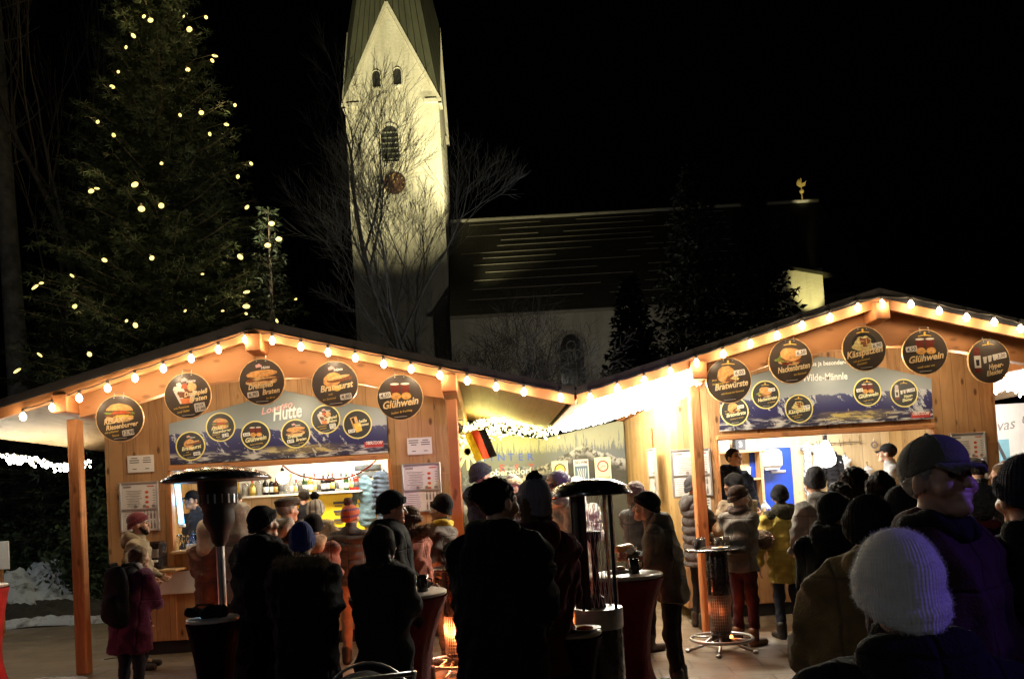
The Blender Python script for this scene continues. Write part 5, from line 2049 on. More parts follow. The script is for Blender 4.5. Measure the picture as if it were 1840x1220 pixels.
def menu(corners, Y, label, seed, lower=True, rz=0.0, name="menu_board", group="framed menus on the hut walls"):
    x0, y0, x1, y1 = corners
    c = at((x0 + x1) / 2, (y0 + y1) / 2, Y)
    w, h = (x1 - x0) / 1400 * Y, (y1 - y0) / 1400 * Y
    if rz:
        w = rz[1]
    o = thing(name, label, "menu", c, rz[0] if rz else 0, group)
    MB().box((0, .005, 0), (w - .02, .02, h - .02)).build("sheet", M_["paper"], o)
    f = MB()
    for sx in (-1, 1):
        f.box((sx * (w / 2 - .012), -.004, 0), (.024, .04, h), bev=.004)
    for z in ([-.5, .5] + ([-.05] if lower else [])):
        f.box((0, -.004, z * (h - .026)), (w - .05, .038, .022), bev=.004)
    f.build("frame", M_["alu"], o)
    rs = random.Random(seed)
    p, rd = MB(), MB()
    y = -.0062
    zt = h / 2 - .06
    p.box((-w * .3, y, zt), (w * .2, .001, .02))
    rd.box((w * .3, y, zt), (w * .18, .001, .014))
    for k in range(7):
        z = zt - .05 - k * (h * .46 / 9)
        p.box((-w * .12 - rs.uniform(0, .02), y, z), (w * rs.uniform(.3, .42), .001, .007))
        p.box((-w * .12, y, z - .014), (w * rs.uniform(.2, .36), .001, .004))
        p.box((w * .38, y, z), (w * .06, .001, .008))
    for k in range(4):
        rd.disc(.017, y - .001, y, 12, (w * .2, zt - .07 - k * h * .1), sx=1.3)
    if lower:
        for k in range(3):
            p.disc(.022, y - .001, y, 14, (-w * .1 + k * w * .23, h * .0 + .0 + h * .0))
        for r_ in (0, 1):
            for k in range(4):
                bx, bz = w * .12 + k * w * .085, -h * (.25 + r_ * .2)
                p.prism([(bx - .011, bz), (bx + .011, bz), (bx + .011, bz + .055), (bx + .004, bz + .075), (bx + .004, bz + .1), (bx - .004, bz + .1), (bx - .004, bz + .075), (bx - .011, bz + .055)], y - .001, y)
        for k in range(8):
            p.box((-w * .22, y, -h * .14 - k * h * .04), (w * rs.uniform(.25, .4), .001, .006))
    p.build("print", M_["menu_print_grey"], o)
    rd.build("dish_pictures", M_["tomato"], o)
    return o


menu((217, 866, 285, 954), 9.57, "framed menu behind the man in the maroon beanie", 1)
menu((723, 832, 793, 920), 9.57, "framed menu on the left hut's right wall boards", 2)
menu((1206, 806, 1279, 893), 9.57, "framed menu behind the post of the right hut", 3)
menu((1708, 776, 1774, 862), 9.57, "framed menu right of the capped man", 4)
menu((1163, 805, 1184, 897), 10.6, "narrow framed menu on the right hut's side wall", 5, rz=(-pi / 2, .42))
bpy.context.view_layer.update()


def note(corners, Y, label, seed, name="paper_note"):
    x0, y0, x1, y1 = corners
    c = at((x0 + x1) / 2, (y0 + y1) / 2, Y)
    w, h = (x1 - x0) / 1400 * Y, (y1 - y0) / 1400 * Y
    o = thing(name, label, "paper note", c)
    MB().box((0, 0, 0), (w, .004, h)).build("sheet", M_["paper"], o)
    b = MB()
    rs = random.Random(seed)
    for sx in (-1, 1):
        for k in range(3):
            b.box((sx * w * .24, -.0026, h * (.34 - .13 * k)), (w * rs.uniform(.22, .4), .001, .010))
        b.box((sx * w * .24, -.0026, -h * .3), (w * .16, .001, .009))
    b.build("print", M_["print"], o)


note((230, 818, 276, 848), 9.573, "white two column note above the left framed menu", 1)
note((732, 786, 776, 816), 9.573, "white two column note above the framed menu on the left hut's right wall", 2)
note((1252, 893, 1278, 930), 9.573, "small white sheet below the framed menu behind the right post", 3)

# shelf with dispenser on the left hut
p = at(301, 1023, 9.45)
o = thing("wall_shelf", "little wooden shelf with white panel on the left hut's front", "shelf", (p.x, 9.4, p.z))
MB().box((0, 0, 0), (.36, .34, .03), bev=.005).build("board", M_["shelf"], o)
MB().box((.09, .166, -.17), (.5, .012, .27), bev=.004).build("panel", M_["white_plastic"], o)
MB().box((-.02, .08, -.07), (.04, .16, .1)).build("bracket", M_["shelf"], o)
p2 = at(283, 995, 9.4)
o = thing("napkin_dispenser", "black napkin dispenser on the little wooden shelf", "dispenser", (p2.x, 9.4, p.z + .016))
MB().box((0, 0, .165), (.17, .18, .33), bev=.03).build("housing", M_["black_gloss"], o)
MB().box((0, -.094, .19), (.1, .012, .1), bev=.004).build("front_window", M_["steel"], o)
MB().box((0, -.1, .1), (.09, .03, .03), bev=.01).build("napkin", M_["paper"], o)

# ------------------------------------------------------------------ left hut inside: shelf, bottles, lamps, clothes
lx = lambda px, py, Y: at(px, py, Y)
INY = 11.95
q0, q1 = at(470, 892, INY), at(642, 883, INY)
sh = thing("bottle_shelf", "long white shelf of spirits over the yellow panel in the left hut", "shelf", ((q0.x + q1.x) / 2, INY, q0.z))
wd = 2.05
MB().box((-.22, 0, 0), (wd, .28, .03), bev=.004).build("shelf_board", M_["white_board"], sh)
MB().box((-.22, .135, .36), (wd, .012, .7)).build("back_panel", M_["white_board"], sh)
MB().box((.2, .05, -.36), (1.2, .02, .66)).build("lower_panel", M_["yellow_panel"], sh)
g = MB()
for k in range(4):
    for j in range(2):
        g.box((.42 + j * .19, .03, -.16 - k * .13), (.15, .008, .035))
        g.box((.42 + j * .19, .03, -.205 - k * .13), (.11, .008, .014))
g.build("printed_bars", M_["print"], sh)
sh_z = q0.z + .016
bp = {'wine': [(.036, 0), (.037, .01), (.037, .17), (.03, .2), (.015, .235), (.014, .3), (.0, .301)],
      'spirit': [(.04, 0), (.042, .01), (.042, .16), (.036, .18), (.015, .2), (.014, .25), (0, .251)],
      'flask': [(.05, 0), (.052, .01), (.05, .1), (.04, .15), (.016, .18), (.015, .23), (0, .231)],
      'jar': [(.055, 0), (.056, .01), (.056, .2), (.05, .215), (.03, .22), (0, .221)]}
cols = [("clear", (.75, .75, .72)), ("dark green", (.02, .06, .02)), ("amber", (.5, .18, .03)), ("black", (.012, .012, .014)), ("dark brown", (.06, .025, .01)), ("yellow", (.75, .55, .1)), ("red", (.4, .03, .02))]
seq = [(425, 'jar', 5), (441, 'jar', 0), (455, 'flask', 5), (466, 'jar', 0), (478, 'spirit', 3), (488, 'spirit', 3), (497, 'spirit', 4), (507, 'spirit', 0), (516, 'jar', 0), (524, 'wine', 0), (532, 'flask', 0), (540, 'spirit', 0), (549, 'wine', 1), (558, 'spirit', 5), (566, 'wine', 0), (575, 'spirit', 0),
       (583, 'spirit', 3), (591, 'wine', 3), (599, 'spirit', 3), (607, 'wine', 0), (615, 'spirit', 0), (624, 'wine', 1), (634, 'flask', 6), (641, 'spirit', 6)]
rs_ = random.Random(2)
caps = [M_["print"], M_["gold"], M_["print_red"], M_["white_plastic"]]
names = {'wine': "slim wine bottle", 'spirit': "spirit bottle", 'flask': "round flask bottle", 'jar': "tall glass jar"}
for i, (px, k, ci) in enumerate(seq):
    p = at(px, 880, INY - .04)
    sc = rs_.uniform(.9, 1.12)
    lbl = "%s %s on the lit shelf, number %d from its left end" % (cols[ci][0], names[k], i + 1)
    b = thing("bottle" if k != 'jar' else "jar", lbl, "bottle", (p.x, INY - rs_.uniform(.02, .08), sh_z), 0, "bottles on the left hut's lit shelf")
    pr = [(r * 1.0, z * sc) for r, z in bp[k]]
    gm = glass("glass_" + cols[ci][0].replace(" ", "_"), cols[ci][1], .06, .75 if ci in (0, 5) else .25)
    MB().lathe(pr, 14).build("body", gm, b, radians(50))
    top = pr[-1][1]
    MB().lathe([(.017, top - .05), (.0175, top + .004), (0, top + .006)], 10).build("cap", caps[i % 4], b, radians(50))
    rr = pr[2][0] + .0015
    if k != 'jar':
        MB().lathe([(rr - .002, .04 * sc), (rr, .041 * sc), (rr, .12 * sc), (rr - .002, .121 * sc)], 14).build("label", [M_["paper"], M_["print"], M_["gold"], M_["paper"]][(i * 7) % 4], b, True)
p = at(508, 858, 10.7)
M_["globe"] = emit("lit_globe", (1.0, .93, .75), 7, False)
o = thing("globe_lamp", "round glowing globe lamp over the left hut's counter", "lamp", p)
MB().ball((0, 0, 0), .085, 20, 12).build("globe", M_["globe"], o, True)
MB().tube([(0, 0, .08), (0, 0, 1.0 - .25)], .006, 6).build("cord", M_["cable"], o)
MB().lathe([(.02, .13), (.03, .08), (.0, .079)], 12).build("holder", M_["black_metal"], o)
lamp("globe_light", 'POINT', p + Vector((0, -.14, -.06)), 22, (1, .84, .6), .08)
lamp("hut_light", 'AREA', (XL + .3, 11.2, 2.72), 95,  (1, .86, .6), .1, (XL + .3, 11.5, 1.2), size=(1.4, .3))
lamp("hut_light", 'POINT', (XL + .55, 11.55, 2.5), 30, (1, .95, .82), .08)
o = thing("cable_swag", "orange cable looping under the left hut's lintel", "cable", at(508, 836, 9.75))
P0 = at(508, 836, 9.75)
MB().tube([tuple(at(x, y, 9.75) - P0) for x, y in ((508, 836), (522, 847), (540, 855), (565, 860), (595, 862), (622, 859), (645, 850), (664, 838), (678, 824))], .01, 6).build("cord", plain("orange_cord", (.7, .14, .04), .5), o, True)
# blue tube lamp and side window bay
p = at(322, 905, 9.82)
M_["tube"] = emit("lit_blue_tube", (.12, .55, 1.0), 9, False)
o = thing("tube_lamp", "glowing blue tube lamp upright in the left hut's window", "lamp", p)
MB().tube([(-.02, 0, .36), (.02, 0, -.24)], .03, 12).build("tube", M_["tube"], o, True)
MB().box((-.025, .0, .40), (.07, .07, .06), bev=.01).build("top_cap", M_["white_plastic"], o)
MB().box((.025, .0, -.27), (.07, .07, .05), bev=.01).build("bottom_cap", M_["white_plastic"], o)
lamp("tube_light", 'POINT', p + Vector((.08, -.06, .05)), 7, (.2, .6, 1.0), .06)
for i, px in enumerate((329, 337, 346, 356, 362, 372)):
    q = at(px, 965, 9.86)
    b = thing("wine_glass", "stemmed glass %s beside the blue tube lamp" % ("nearest the post", "second from the post", "third from the post", "fourth from the post", "fifth from the post", "farthest from the post")[i], "glass", (q.x, 9.72, 1.238), 0, "glasses on the left counter")
    MB().lathe([(.03, 0), (.031, .003), (.004, .008), (.004, .075), (.03, .11), (.034, .15), (.03, .185), (.028, .184), (.031, .15), (.026, .113), (0, .082)], 14).build("goblet", glass("clear_glass", (.95, .97, 1), .02, 1.0), b, True)
q = at(347, 972, 9.6)
b = thing("napkin_stack", "pile of white napkins on the left counter's end", "napkins", (q.x, 9.62, 1.238))
m = MB()
for k in range(5):
    m.box((rs_.uniform(-.03, .03), rs_.uniform(-.02, .02), .008 + k * .014), (.17, .14, .011), (0, 0, rs_.uniform(-.6, .6)), bev=.004)
m.build("napkins", M_["paper"], b)
q = at(367, 925, 10.3)
b = thing("blue_bottle", "small blue glass bottle behind the stemmed glasses", "bottle", (q.x, 9.86, 1.238))
MB().lathe([(.035, 0), (.036, .1), (.014, .14), (.014, .2), (0, .2)], 14).build("body", glass("glass_blue", (.05, .2, .8), .05, .6), b, True)
MB().lathe([(.018, .2), (.018, .225), (0, .226)], 10).build("cap", M_["print"], b)
# white rear partition on the right, hanging jackets
q = at(665, 890, 11.9)
M_["jacket_teal"] = fabric("teal_cloth", (0.12, 0.2, 0.26))
M_["jacket_navy"] = fabric("navy_cloth", (0.05, 0.07, 0.11))


def hung(name, loc, w, h, d, m, label, seed, cat="jacket", puff=None, tilt=0.0, sleeves=True):
    o = thing(name, label, cat, loc, tilt)
    s = SDF(.03)
    s.cap((0, 0, -.04), (0, 0, -h), w * .22, w * .36, sq=((0, 1, 0), d))
    s.cap((-w * .3, 0, -.09), (w * .3, 0, -.09), w * .14, sq=((0, 1, 0), d * 1.5))
    if sleeves:
        for sx in (-1, 1):
            s.cap((sx * w * .34, 0, -.1), (sx * w * .46, -.01, -h * .75), w * .12, w * .09)
    link("cloth", s.mesh("cloth", .014, fold=.014, fold_f=20, seed=seed, puff=puff), m, o, True)
    MB().tube([(0, .03, .03), (0, -.01, .04), (0, -.01, -.02)], .006, 5).build("loop", M_["steel"], o)
    return o


q = at(655, 872, 11.8)
hung("hanging_jacket", (q.x - .02, 12.0, q.z + .12), .42, .62, .3, M_["jacket_teal"], "pale teal jacket hanging in the left hut's right corner", 3)
q = at(686, 880, 11.7)
hung("hanging_jacket", (q.x, 11.85, q.z + .3), .34, .75, .4, M_["jacket_navy"], "dark quilted jacket hanging at the right jamb of the left hut", 4, puff=.07)
b = thing("folded_blankets", "dark rolled blankets on a board in the left hut's right corner", "blanket", (at(657, 848, 11.85).x, 12.1, at(657, 858, 11.85).z))
for z in (.05, .16):
    MB().tube([(-.2, 0, z), (.2, 0, z)], [.05, .052], 12).build("blanket", fabric("grey_blanket", (.08, .09, .1)), b, True)
MB().box((0, 0, -.02), (.46, .2, .025)).build("board", M_["shelf"], b)

# ------------------------------------------------------------------ right hut inside
RYB = 12.0
q = at(1388, 850, RYB)
o = thing("blue_board", "bright blue back panel behind the right hut's counter", "panel", (q.x, 12.05, q.z))
MB().box((0, 0, -.28), (.66, .03, 1.35), bev=.006).build("panel", M_["blue_panel"], o)
MB().box((.1, -.03, .02), (.24, .03, .045), bev=.015).build("handle_bar", M_["white_plastic"], o)
q = at(1384, 825, 11.9)
o = thing("towel_dispenser", "white paper towel dispenser on the blue panel", "dispenser", (q.x, 11.9, q.z))
MB().box((0, 0, 0), (.34, .2, .3), bev=.05).build("housing", M_["white_plastic"], o)
MB().box((0, -.103, -.02), (.016, .01, .07)).build("slot", M_["blue_panel"], o)
MB().box((0, -.02, -.152), (.22, .1, .02)).build("towel_edge", M_["paper"], o)
q = at(1330, 850, 11.9)
o = thing("storage_shelf", "open wooden cupboard beside the seller in the right hut", "cupboard", (q.x - .05, 11.95, q.z))
m = MB()
m.box((.36, 0, -.2), (.04, .3, 1.1))
m.box((-.3, 0, -.2), (.04, .3, 1.1))
m.box((.03, 0, .33), (.8, .32, .04), bev=.005)
m.box((.03, 0, -.1), (.64, .28, .03))
m.build("frame", M_["shelf"], o)
MB().box((.03, .13, -.2), (.62, .02, 1.04)).build("back", M_["pale_pine"], o)
for i, (px, c, lb) in enumerate(((1300, M_["white_plastic"], "white carton with black print on top of the wooden cupboard"), (1330, M_["print"], "black tin with a number on top of the wooden cupboard"))):
    q2 = at(px, 800, 11.85)
    b = thing("carton" if i == 0 else "tin", lb, "box", (q2.x, 11.9, q.z + .352))
    MB().box((0, 0, .09), (.17, .14, .18), bev=.01).build("box", c, b)
    t_ = MB()
    put_text(t_, "30" if i == 0 else "3", .12, 0, .05, -.0715, 0, 0, .02)
    t_.build("number", M_["print"] if i == 0 else M_["letter_white"], b, fixn=False)
b = thing("paper_cup", "white cup on the middle board of the wooden cupboard", "cup", (at(1347, 840, 11.8).x, 11.88, q.z - .083))
MB().lathe([(.03, 0), (.042, .15), (.038, .15), (.028, .01), (0, .01)], 14).build("cup", M_["white_plastic"], b, True)
MB().lathe([(.045, .15), (.046, .165), (.0, .167)], 14).build("lid", M_["white_plastic"], b, True)
q = at(1484, 815, 11.0)
M_["shade_lit"] = emit("lit_shade", (1.0, .96, .88), 7, False)
o = thing("pendant_lamp", "glaring pear shaped pendant lamp in the right hut", "lamp", q)
MB().lathe([(.03, .19), (.06, .14), (.11, .02), (.135, -.08), (.12, -.15), (.06, -.19), (0, -.2)], 24).build("shade", M_["shade_lit"], o, True)
MB().lathe([(.006, .6), (.006, .3), (.03, .28), (.032, .19), (0, .185)], 12).build("holder", M_["black_metal"], o, True)
lamp("pendant_light", 'POINT', q + Vector((0, -.2, -.15)), 26, (1, .95, .85), .1)
lamp("hut_light", 'AREA', (XR - .2, 11.0, 2.7), 120, (1, .95, .84), .1, (XR - .2, 11.4, 1.2), size=(1.6, .3))
M_["towel_stripe"] = knit("striped_towel", (.7, .72, .74), (.05, .05, .06), 0, 30)
M_["cloth_white"] = fabric("white_cloth", (.6, .64, .68))
q = at(1452, 800, 11.95)
hung("hanging_towel", (q.x, 12.0, q.z + .05), .28, .75, .3, M_["towel_stripe"], "black and white striped towel hanging left of the pendant lamp", 6, "towel", sleeves=False)
hung("hanging_towel", (q.x + .17, 12.02, q.z + .02), .26, .6, .3, M_["cloth_white"], "pale cloth hanging beside the striped towel", 7, "towel", sleeves=False)
q = at(1505, 830, 11.95)
hung("hanging_apron", (q.x - .05, 12.0, q.z + .16), .34, .55, .3, fabric("black_apron", (.02, .02, .024)), "black apron hanging behind the pendant lamp", 8, "apron")
hung("hanging_apron", (q.x + .14, 11.98, q.z + .1), .24, .5, .3, M_["cloth_white"], "white apron hanging right of the pendant lamp", 9, "apron", sleeves=False)
q = at(1562, 850, 11.95)
hung("hanging_cloth", (q.x, 12.0, q.z + .14), .2, .3, .3, M_["cloth_white"], "grey cloth on a hook right of the aprons", 10, "cloth", sleeves=False)
q = at(1488, 800, 12.02)
b = thing("hook_rail", "wire hook rail above the aprons", "hook rail", (q.x, 12.05, q.z + .03))
m = MB().tube([(-.3, 0, 0), (.55, 0, 0)], .008, 5)
for k in range(6):
    m.tube([(-.28 + k * .16, 0, .06), (-.28 + k * .16, -.02, -.05), (-.28 + k * .16, -.05, -.03)], .005, 4)
m.build("rail", M_["steel"], b)
q = at(1573, 799, 12.0)
b = thing("tape_ring", "round grey ring hanging on the right hut's back boards", "ring", (q.x, 12.04, q.z))
MB().disc(.055, -.02, .0, 24, r_in=.035).build("ring", M_["menu_print_grey"], b)
MB().tube([(0, 0, .05), (0, 0, .09)], .004, 5).build("nail", M_["steel"], b)
q = at(1495, 870, 10.6)
b = thing("hot_plate", "steel serving counter unit with white dishes under the pendant lamp", "serving unit", (q.x, 10.4, 1.12))
MB().box((0, 0, .12), (.55, .4, .24), bev=.02).build("housing", M_["steel"], b)
m = MB()
for k in range(3):
    m.lathe([(.05, 0), (.08, .03), (.085, .045), (.07, .03), (0, .012)], 16, (-.16 + k * .16, 0, .241))
m.build("dishes", M_["white_plastic"], b, True)
q = at(1373, 890, 10.9)
b = thing("lantern", "white lantern standing before the blue panel", "lantern", (q.x, 10.9, 1.0))
MB().box((0, 0, .02), (.14, .14, .04), bev=.008).build("foot", M_["white_plastic"], b)
m = MB()
for sx in (-1, 1):
    for sy in (-1, 1):
        m.box((sx * .055, sy * .055, .16), (.014, .014, .24))
m.build("bars", M_["white_plastic"], b)
MB().lathe([(.085, .28), (.07, .31), (.03, .36), (.02, .39), (0, .4)], 4).build("roof", M_["white_plastic"], b)
MB().lathe([(.03, .04), (.03, .16), (0, .165)], 12).build("candle", M_["foam"], b, True)
b = thing("prep_table", "steel worktop behind the right counter", "worktop", (XR - .5, 10.75, 0.3))
MB().box((0, 0, .68), (2.2, .5, .04), bev=.01).build("top", M_["steel"], b)
for sx in (-1, 1):
    for sy in (-1, 1):
        MB().box((sx * 1.05, sy * .2, .33), (.04, .04, .66)).build("leg", M_["steel"], b)

# ------------------------------------------------------------------ valley between the huts: picture wall, flag, posters
def winter_print():
    t = NT("winter_picture")
    tc = t.n("TexCoord")
    sp = t.n("SeparateXYZ", i_0=tc.outputs["Object"])
    x, z = sp.outputs[0], sp.outputs[2]
    skyc = t.ramp(z, [(1.5, (.13, .15, .16)), (2.6, (.17, .19, .16))])
    n = t.noise(t.n("CombineXYZ", i_0=x).outputs[0], 2.6, 7, .6)
    n5 = t.noise(t.n("CombineXYZ", i_0=t.math('ADD', x, 9.0)).outputs[0], 1.5, 7, .6)
    nn = t.noise(tc.outputs["Object"], 9, 6, .65)
    peak = t.math('SUBTRACT', 2.46, t.math('MULTIPLY', t.math('ABSOLUTE', t.math('SUBTRACT', x, .7)), .42))
    far = t.math('SUBTRACT', 2.2, t.math('MULTIPLY', t.math('ABSOLUTE', t.math('SUBTRACT', x, -.55)), .2))
    fb = t.ramp(t.math('SUBTRACT', t.math('ADD', far, t.math('MULTIPLY', t.math('SUBTRACT', n5, .5), .35)), z), [(0, (0, 0, 0)), (.01, (1, 1, 1))])
    c = t.mix(fb, skyc, t.mix(t.ramp(nn, [(.45, (0, 0, 0)), (.55, (1, 1, 1))]), (.07, .09, .12), (.22, .24, .27)))
    ridge = t.math('SUBTRACT', t.math('ADD', peak, t.math('MULTIPLY', t.math('SUBTRACT', n, .5), .3)), z)
    near = t.ramp(ridge, [(0, (0, 0, 0)), (.01, (1, 1, 1))])
    sn = t.math('MULTIPLY', t.ramp(t.math('SUBTRACT', .22, ridge), [(0, (0, 0, 0)), (.15, (1, 1, 1))]), t.ramp(nn, [(.45, (0, 0, 0)), (.52, (1, 1, 1))]))
    rock = t.mix(sn, t.mix(nn, (.022, .024, .016), (.07, .065, .045)), (.4, .4, .38))
    c = t.mix(near, c, rock)
    spike = t.noise(t.n("CombineXYZ", i_0=t.math('MULTIPLY', x, 7.0), i_2=t.math('MULTIPLY', z, .5)).outputs[0], 1.6, 6, .75)
    icicle = t.math('ADD', 2.34, t.math('MULTIPLY', t.math('ABSOLUTE', t.math('SUBTRACT', spike, .5)), 2.6))
    ic = t.ramp(t.math('SUBTRACT', z, icicle), [(0, (0, 0, 0)), (.012, (1, 1, 1))])
    c = t.mix(ic, c, (.36, .37, .24))
    t.set(Base_Color=c, Roughness=.55)
    return t.m


BX0, BX1 = XL + 2.0, XR - 2.07
wm = thing("picture_wall", "printed winter mountain picture wall between the two huts", "picture wall", ((BX0 + BX1) / 2, 13.1, 0))
hwid = (BX1 - BX0) / 2 - .01
MB().prism([(-hwid, .1), (hwid, .1), (hwid, 2.85), (0, 2.6), (-hwid, 2.85)], 0, .05).build("printed_wall", winter_print(), wm)
t1, t2, t3 = MB(), MB(), MB()
for s, x0, x1, py, mb, sz in (("WINTER", 866, 953, 822, t1, .17), ("FEST", 876, 955, 841, t2, .17)):
    n = len(s)
    for i, ch_ in enumerate(s):
        p = at(x0 + (x1 - x0) * i / (n - 1), py - (x1 - x0) * i / (n - 1) * .02, 13.09)
        put_text(mb, ch_, sz, p.x - wm.location.x, p.z - .06, -.003, 0, 0, .004)
p = at(905, 845, 13.09)
put_text(t3, "oberstdorf", .16, p.x - wm.location.x + .12, p.z - .08, -.003, 0, 0, .006)
t1.build("lettering", M_["blue_panel"], wm, fixn=False)
t2.build("red_lettering", M_["print_red"], wm, fixn=False)
t3.build("white_lettering", M_["letter_white"], wm, fixn=False)
fl = MB()
p = at(850, 800, 13.09)
for k in range(6):
    fl.box((p.x - wm.location.x - .1, -.003, p.z - .1), (.05, .004, .62), (0, k * pi / 6, 0))
fl.build("snowflake", M_["letter_pale"], wm)


def poster(c, label, bg_, kind, seed):
    x0, y0, x1, y1 = c
    Y = 13.05
    p = at((x0 + x1) / 2, (y0 + y1) / 2, Y)
    w, h = (x1 - x0) / 1400 * Y, (y1 - y0) / 1400 * Y
    o = thing("poster", label, "poster", p, 0, "posters on the picture wall")
    MB().box((0, 0, 0), (w, .02, h)).build("sheet", bg_, o)
    b = MB()
    if kind == 'ring':
        MB().disc(w * .36, -.013, -.0101, 28, (0, h * .12), r_in=w * .28).build("ring", M_["print"], o)
        MB().disc(w * .3, -.0125, -.0101, 28, (0, h * .1), r_in=w * .1).build("emblem", M_["cheese"], o)
        b.box((0, -.0115, -h * .32), (w * .7, .002, h * .08))
        b.build("print", M_["print"], o)
    elif kind == 'ski':
        put_text(b, "SKI-WM", h * .2, 0, h * .3, -.0115, 0, 0, .02, w * .8)
        b.build("lettering", M_["print"], o, fixn=False)
        MB().box((0, -.0115, -h * .12), (w * .86, .002, h * .66)).build("picture", plain("poster_blue", (.1, .17, .26), .6), o)
        c_ = MB()
        for k in range(5):
            c_.tube([(-w * .3 + k * w * .12, -.014, -h * .35), (-w * .2 + k * w * .12, -.014, -h * .1), (-w * .26 + k * w * .14, -.014, h * .1)], .006, 4)
        c_.build("ski_tracks", M_["letter_white"], o)
    else:
        MB().disc(w * .36, -.013, -.0101, 28, (0, h * .14), r_in=w * .27).build("ring", M_["print_red"], o)
        MB().disc(w * .24, -.0125, -.0101, 24, (0, h * .12)).build("emblem", M_["letter_pale"], o)
        m = MB().tube([(-w * .18, -.014, h * .06), (0, -.014, h * .16), (w * .16, -.014, h * .1)], .008, 4)
        m.build("figure", M_["print"], o)
        put_text(b, "LANGLAUF", h * .16, 0, -h * .38, -.0115, 0, 0, .02, w * .8)
        b.build("lettering", M_["print_red"], o, fixn=False)


poster((992, 828, 1021, 868), "cream poster with a black and yellow ring on the picture wall", M_["letter_pale"], 'ring', 1)
poster((1031, 825, 1058, 866), "blue ski poster in the middle of the three posters", M_["paper"], 'ski', 2)
poster((1069, 821, 1098, 866), "cream poster with a red ring at the right end of the posters", M_["letter_pale"], 'red', 3)
# flag
P0 = at(851, 778, 11.6)
fg = thing("flag", "black red and gold flag hanging aslant in front of the picture wall", "flag", P0)
nx, nz = 12, 20
cols3 = [fabric("flag_gold", (.85, .6, .03)), fabric("flag_red", (.62, .07, .02)), fabric("flag_black", (.015, .015, .015))]
for b_ in range(3):
    vs, fs = [], []
    for j in range(nz + 1):
        for i in range(5):
            u = (b_ + i / 4) / 3
            w_ = j / nz
            x = u * .32 + w_ * .15 - .14
            z = -w_ * .42 + u * .06
            y = .035 * sin(u * 9 + w_ * 2) + .02 * sin(w_ * 7 + u * 3)
            vs.append((x, y, z))
    for j in range(nz):
        for i in range(4):
            a_ = j * 5 + i
            fs.append((a_, a_ + 1, a_ + 6, a_ + 5))
    fo = MB().add(vs, fs).build(("gold_stripe", "red_stripe", "black_stripe")[b_], cols3[b_], fg, True)
    sm_ = fo.modifiers.new("thickness", 'SOLIDIFY')
    sm_.thickness = .004
MB().tube([(-.2, 0, -.02), (.26, 0, .1)], .009, 6).build("pole", M_["shelf"], fg)
# stage lamp fixture
for px, py, lb in ((822, 768, "small black stage lamp high on the left hut's side wall"), (1160, 719, "small black stage lamp under the bright valley roof")):
    P0 = at(px, py, 10.2)
    o = thing("stage_spotlight", lb, "spotlight", P0)
    MB().lathe([(.035, -.07), (.06, -.05), (.065, .07), (.05, .07), (.0, .04)], 16).build("can", M_["black_metal"], o, radians(40), rot=(radians(70), 0, radians(-30)))
    MB().tube([(-.075, 0, 0), (-.075, 0, .1), (.075, 0, .1), (.075, 0, 0)], .008, 5).build("bracket", M_["black_metal"], o)
    MB().tube([(0, 0, .1), (0, 0, .19)], .01, 6).build("mount", M_["black_metal"], o)
q = at(1153, 828, 11.2)
b = thing("wooden_shutter", "narrow dark shutter board on the right hut's side wall", "shutter", (XR - 2.09, 11.1, q.z))
MB().box((0, 0, 0), (.03, .3, .9), bev=.005).build("board", M_["post"], b)
MB().box((-.012, -.1, 0), (.02, .03, .1), bev=.005).build("latch", M_["black_metal"], b)
# right passage: white wall with handwriting
q = at(1815, 780, 12.0)
o = thing("white_banner", "brightly lit white wall with grey handwriting at the right edge", "banner", (q.x + .9, 11.8, 0))
MB().box((0, 0, 1.4), (2.9, .04, 2.5)).build("sheet", M_["paper"], o)
for s, px, py, sz, rt in (("vas", 1808, 772, .24, .12), ("ü", 1842, 760, .24, .1), ("Th", 1834, 872, .17, .0), ("ora", 1824, 828, .06, 0)):
    p = at(px, py, 11.77)
    b = MB()
    put_text(b, s, sz, p.x - o.location.x, p.z, -.022, rt, .35, .004)
    b.build("handwriting", M_["menu_print_grey"], o, fixn=False)
q = at(1806, 818, 11.7)
b = thing("wall_poster", "small blue poster with a slanting black bar at the right hut's edge", "poster", (q.x, 11.74, q.z))
MB().box((0, 0, 0), (.2, .02, .5)).build("sheet", plain("poster_sky", (.2, .42, .55), .6), b)
MB().box((-.04, -.013, .08), (.05, .006, .3), (0, -.4, 0)).build("bar", M_["print"], b)
MB().disc(.05, -.013, -.0105, 20, (-.02, -.13)).build("figure", M_["meat"], b)
lamp("passage_light", 'POINT', at(1830, 700, 10.6), 60, (1, .96, .88), .1)

